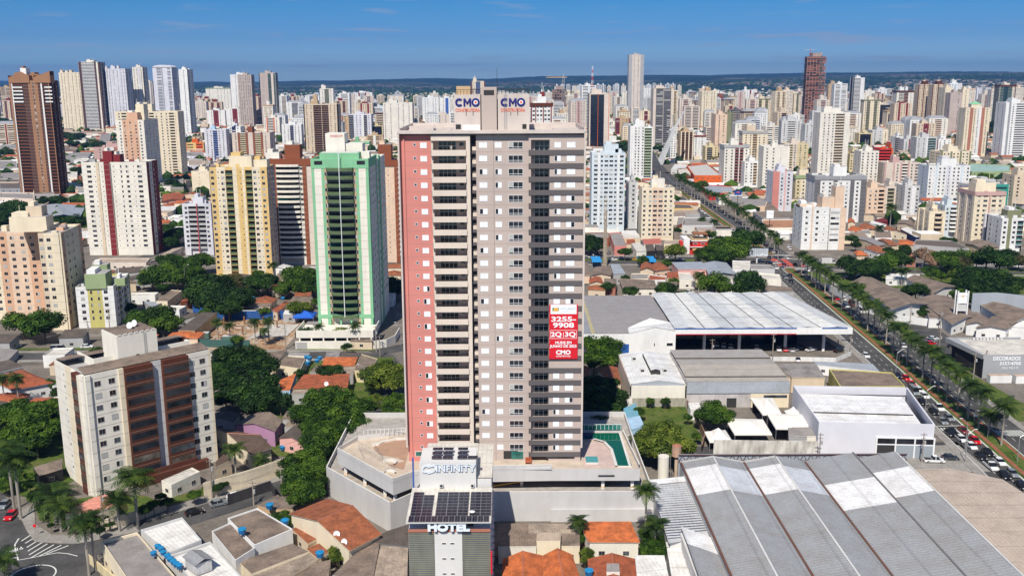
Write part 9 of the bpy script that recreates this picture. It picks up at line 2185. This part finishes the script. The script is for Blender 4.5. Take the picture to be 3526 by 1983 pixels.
n=0; tries=0
while n<70 and tries<6000:
 tries+=1; y=rf.uniform(390,1050); x=rf.uniform(-.6,.6)*y
 p=cpx(x,y)
 if p<-20 or p>3540 or onroad(x,y) or (x>55 and x<122 and y<395) or (1380<p<2010 and y<900): continue
 w,d=rf.uniform(9,17),rf.uniform(8,14)
 if any((x-a)**2+(y-b)**2<(r*.8+7)**2 for a,b,r in occ2): continue
 wl,rf_,rk,l=rf.choice(cols); a=rf.choice((0,.05,-.08,.3)); ca,sa=math.cos(a),math.sin(a); z=rf.choice((3.6,4,6.5))
 P=[(x+u*ca-v*sa,y+u*sa+v*ca) for u,v in ((-w/2,-d/2),(w/2,-d/2),(w/2,d/2),(-w/2,d/2))]
 if rf.random()<.5: P=P[1:]+P[:1]
 house('house','auto:'+l+' house',P,z,'f' if rk in('flat',) else rf.choice('ghg' if rk=='tile' else 'gm'),.4 if rk=='flat' else 1.5,wl,rk,rf_,'house','low houses of the neighbourhood',win=y<600)
 occ2.append((x,y,9)); n+=1
occ2+=[(-95,235,24),(-7,222,46),(-65,380,30),(-75,200,12),(-85,205,14)]
def onst(x,y): return abs(y-333)<9 and x<-38 or (abs(x+41)<8 and 225<y<340) or abs((x+60)*.74-(y-214.5)*.67)<9 and y<262
n=0; tries=0
while n<62 and tries<9000:
 tries+=1; x=rf.uniform(-215,-50); y=rf.uniform(238,480)
 if cpx(x,y)<-60 or onst(x,y) or onroad(x,y): continue
 if any((x-a)**2+(y-b)**2<(r*.7+5.5)**2 for a,b,r in occ2): continue
 w,d=rf.uniform(7,13),rf.uniform(6,10); wl,rf_,rk,l=rf.choice(cols[:7]); a=rf.choice((0,.1,-.12,.4)); ca,sa=math.cos(a),math.sin(a)
 P=[(x+u*ca-v*sa,y+u*sa+v*ca) for u,v in ((-w/2,-d/2),(w/2,-d/2),(w/2,d/2),(-w/2,d/2))]
 if rf.random()<.5: P=P[1:]+P[:1]
 house('house','auto:'+l+' house',P,rf.choice((3.2,3.6,4)),'f' if rk=='flat' else rf.choice('ghg' if rk=='tile' else 'gm'),.4 if rk=='flat' else 1.3,wl,rk,rf_,'house','low houses of the neighbourhood'); occ2.append((x,y,7)); n+=1
n=0; tries=0; rt_=random.Random(79)
while n<34 and tries<5000:
 tries+=1; x=rt_.uniform(-215,-48); y=rt_.uniform(240,480); r=rt_.uniform(2,3.6)
 if cpx(x,y)<-60 or onst(x,y) or onroad(x,y) or any((x-a)**2+(y-b)**2<(q*.7+r*.8)**2 for a,b,q in occ2): continue
 tree(x,y,r,r+1.4,rt_.choice((0,0,1,2)),rt_); occ2.append((x,y,r)); n+=1
n=0; tries=0; rt_=random.Random(77)
while n<20 and tries<4000:
 tries+=1; y=rt_.uniform(420,900); x=rt_.uniform(-.58,.58)*y; r=rt_.uniform(3,5.2)
 if onroad(x,y) or any((x-a)**2+(y-b)**2<(q*.75+r)**2 for a,b,q in occ2) or 1380<cpx(x,y)<2010: continue
 tree(x,y,r,r+2,rt_.choice((0,0,1,1,2)),rt_); occ2.append((x,y,r)); n+=1
# far low houses and tree canopy as two masses
RC=[plaster('redtile'),plaster('terraroof'),plaster('whiteroof'),plaster('brownroof'),plaster('greyroof'),plaster('offroof'),plaster('beigeroof')]; WC=[plaster('offwhite'),plaster('cream'),plaster('white'),plaster('beige')]
mb=MB()
for i in range(15000):
 y=560+rf.random()**1.35*6200; x=rf.uniform(-.6,.6)*y
 if y<1100 and (onroad(x,y) or any((x-a)**2+(y-b)**2<(q*.8+7)**2 for a,b,q in occ2)): continue
 w,d,z=rf.uniform(8,20),rf.uniform(7,14),rf.choice((3.2,3.6,4,6.5,9 if y>1500 else 4)); 
 if y>3400: w*=1.25; d*=1.3
 W_=rf.choice(WC); Rm=rf.choice(RC); h0=hill(x,y)
 mb.box(x,y,h0,x+w,y+d,h0+z,W_,top=Rm)
 if rf.random()<.6 and y<3200:
  e=.4; r0=(x-e,y+d/2,z+1.5); r1=(x+w+e,y+d/2,z+1.5); mb.poly([(x-e,y-e,z),(x+w+e,y-e,z),r1,r0],Rm); mb.poly([(x+w+e,y+d+e,z),(x-e,y+d+e,z),r0,r1],Rm); mb.poly([(x,y,z),(x,y+d,z),(x,y+d/2,z+1.5)],W_)
tag(mb.build('distant_houses'),'carpet of small far off houses with red, brown and white roofs','houses',kind='stuff')
mb=MB(); FD=FOL[1]; FM=FOL[0]
def blob(x,y,h0,r):
 n=7; mt=rf.choice((FD,FD,FM)); top=(x,y,h0+r*rf.uniform(1.3,1.7)); ring=[(x+math.cos(k*6.283/n)*r*rf.uniform(.7,1.2),y+math.sin(k*6.283/n)*r*rf.uniform(.7,1.2),h0+r*rf.uniform(.7,1.1)) for k in range(n)]; r2=[(p[0]*.96+x*.04,p[1]*.96+y*.04,h0) for p in ring]
 for k in range(n): 
  mb.poly([ring[k],ring[(k+1)%n],top],mt); mb.poly([r2[k],r2[(k+1)%n],ring[(k+1)%n],ring[k]],mt); s=rf.random(); mb.sh.extend((s,s*.8))
for i in range(11000):
 y=620+rf.random()**1.25*7800; x=rf.uniform(-.6,.6)*y; 
 if y<1100 and (onroad(x,y) or any((x-a)**2+(y-b)**2<(q*.8+4)**2 for a,b,q in occ2)): continue
 k=1 if y<2200 else rf.choice((1,2,4)); 
 for q in range(k): blob(x+rf.uniform(-14,14)*(k>1),y+rf.uniform(-14,14)*(k>1),hill(x,y),rf.uniform(3.5,6.5)*(1 if y<3500 else 1.6))
tag(mb.build('distant_tree_canopy'),'scattered dark green tree canopy between the far houses','trees',kind='stuff')
# clouds: small flat puffs high up
hm=bpy.data.materials.new('haze'); hm.use_nodes=True; ht=hm.node_tree; ht.nodes.clear(); ho=ht.nodes.new('ShaderNodeOutputMaterial'); hv=ht.nodes.new('ShaderNodeVolumePrincipled'); hv.inputs['Color'].default_value=(.16,.40,.92,1); hv.inputs['Density'].default_value=6.5e-5; hv.inputs['Anisotropy'].default_value=.2
ht.links.new(hv.outputs[0],ho.inputs['Volume']); mb=MB(); mb.box(-16000,-200,-1,16000,23000,420,hm); tag(mb.build('haze'),'faint blue haze over the far city','haze',kind='stuff')
# ---------------- unique labels ----------------
bpy.context.view_layer.update()
def scr(o):
 p=o.matrix_world.translation; q=cam.matrix_world.inverted()@Vector((p.x,p.y,p.z)); return (q.x/-q.z*3307+1763, 991-q.y/-q.z*3307*-1 if 0 else 991-q.y/(-q.z)*3307)
tops=[o for o in SC.objects if o.parent is None and 'label' in o and o.get('kind') is None]
LM=[]
for key,nm in (('very tall new taupe','the main tower'),('mint green and cream','the mint green tower'),('yellow and cream','the yellow tower'),('ten storey cream','the brown balcony building'),('white tower with a dark red central','the red striped tower'),('broad white dealership','the dealership canopy'),('pale blue white tower','the pale blue tower'),('beige twelve storey','the beige twelve storey block'),
  ('leaning pale','the bridge pylon'),('very tall unfinished','the unfinished brick tower'),('broad white tower','the broad pale blue tower'),('cream tower with terracotta col','the green pyramid tower'),('slender white framed','the white sign tower'),('large new white showroom','the white showroom'),('dark glass office tower with','the dark glass office'),('very tall slim grey','the slim grey skyscraper'),
  ('tall brown apartment','the tall brown tower'),('tall pale tower with a white barrel','the barrel roofed tower'),('white eight storey block at the crossing, left','the crossing block'),('low black and grey','the lettered grey building'),('tall peach tower on','the peach tower'),('bright red balcony building','the red balcony building'),('beige tower with brown ledged','the brown ledged tower'),
  ('cream block with mauve','the mauve patterned block'),('apricot and cream block','the apricot block'),('small white and sage','the sage green block'),('large off white tower with curved','the curved parapet tower'),('orange red supermarket','the orange supermarket'),('near white hotel','the hotel'),('large blue grey metal','the blue grey warehouse'),('grey ribbed roof warehouse','the grey warehouse'),('tall white tower with dark green','the dark green balcony tower'),('slim white tower with a narrow','the slim brown recess tower')):
 for o in tops:
  if str(o['label']).startswith(key): LM.append((nm,scr(o),o.matrix_world.translation.y,o)); break
ORD=['first','second','third','fourth','fifth','sixth','seventh','eighth','ninth','tenth','eleventh','twelfth']
groups={}
seen={}
for o in tops: seen.setdefault(o['label'],[]).append(o)
for lb,ob in seen.items():
 if not lb.startswith('auto:') and len(ob)==1: continue
 for o in ob:
  base=lb.replace('auto:','') or (o.name.split('.')[0].replace('_',' ')); s=scr(o)
  nm,ls,ly,_=min((l for l in LM if l[3] is not o),key=lambda l:abs(l[1][0]-s[0])*1.0+abs(l[1][1]-s[1])*1.6)
  dx=s[0]-ls[0]; dy=o.matrix_world.translation.y-ly
  rel='right of' if dx>abs(dy)*.25+25 else 'left of' if dx<-abs(dy)*.25-25 else 'beyond' if dy>0 else 'in front of'
  groups.setdefault((base,rel,nm),[]).append((s[0],o))
for (base,rel,nm),lst in groups.items():
 lst.sort(key=lambda q:q[0]); n=len(lst)
 for i,(sx,o) in enumerate(lst):
  if n==1: o['label']='%s %s %s'%(base,rel,nm)
  elif i==0: o['label']='leftmost %s %s %s'%(base,rel,nm)
  elif i==n-1: o['label']='rightmost %s %s %s'%(base,rel,nm)
  else: o['label']='%s %s %s, %s from the left'%(base,rel,nm,ORD[i] if i<12 else str(i+1)+'th')
# drop what the photograph cannot show: things entirely behind the camera or far outside the frame
for o in tops:
 s=scr(o)
 if (s[0]<-900 or s[0]>4400) and not o.children: bpy.data.objects.remove(o)
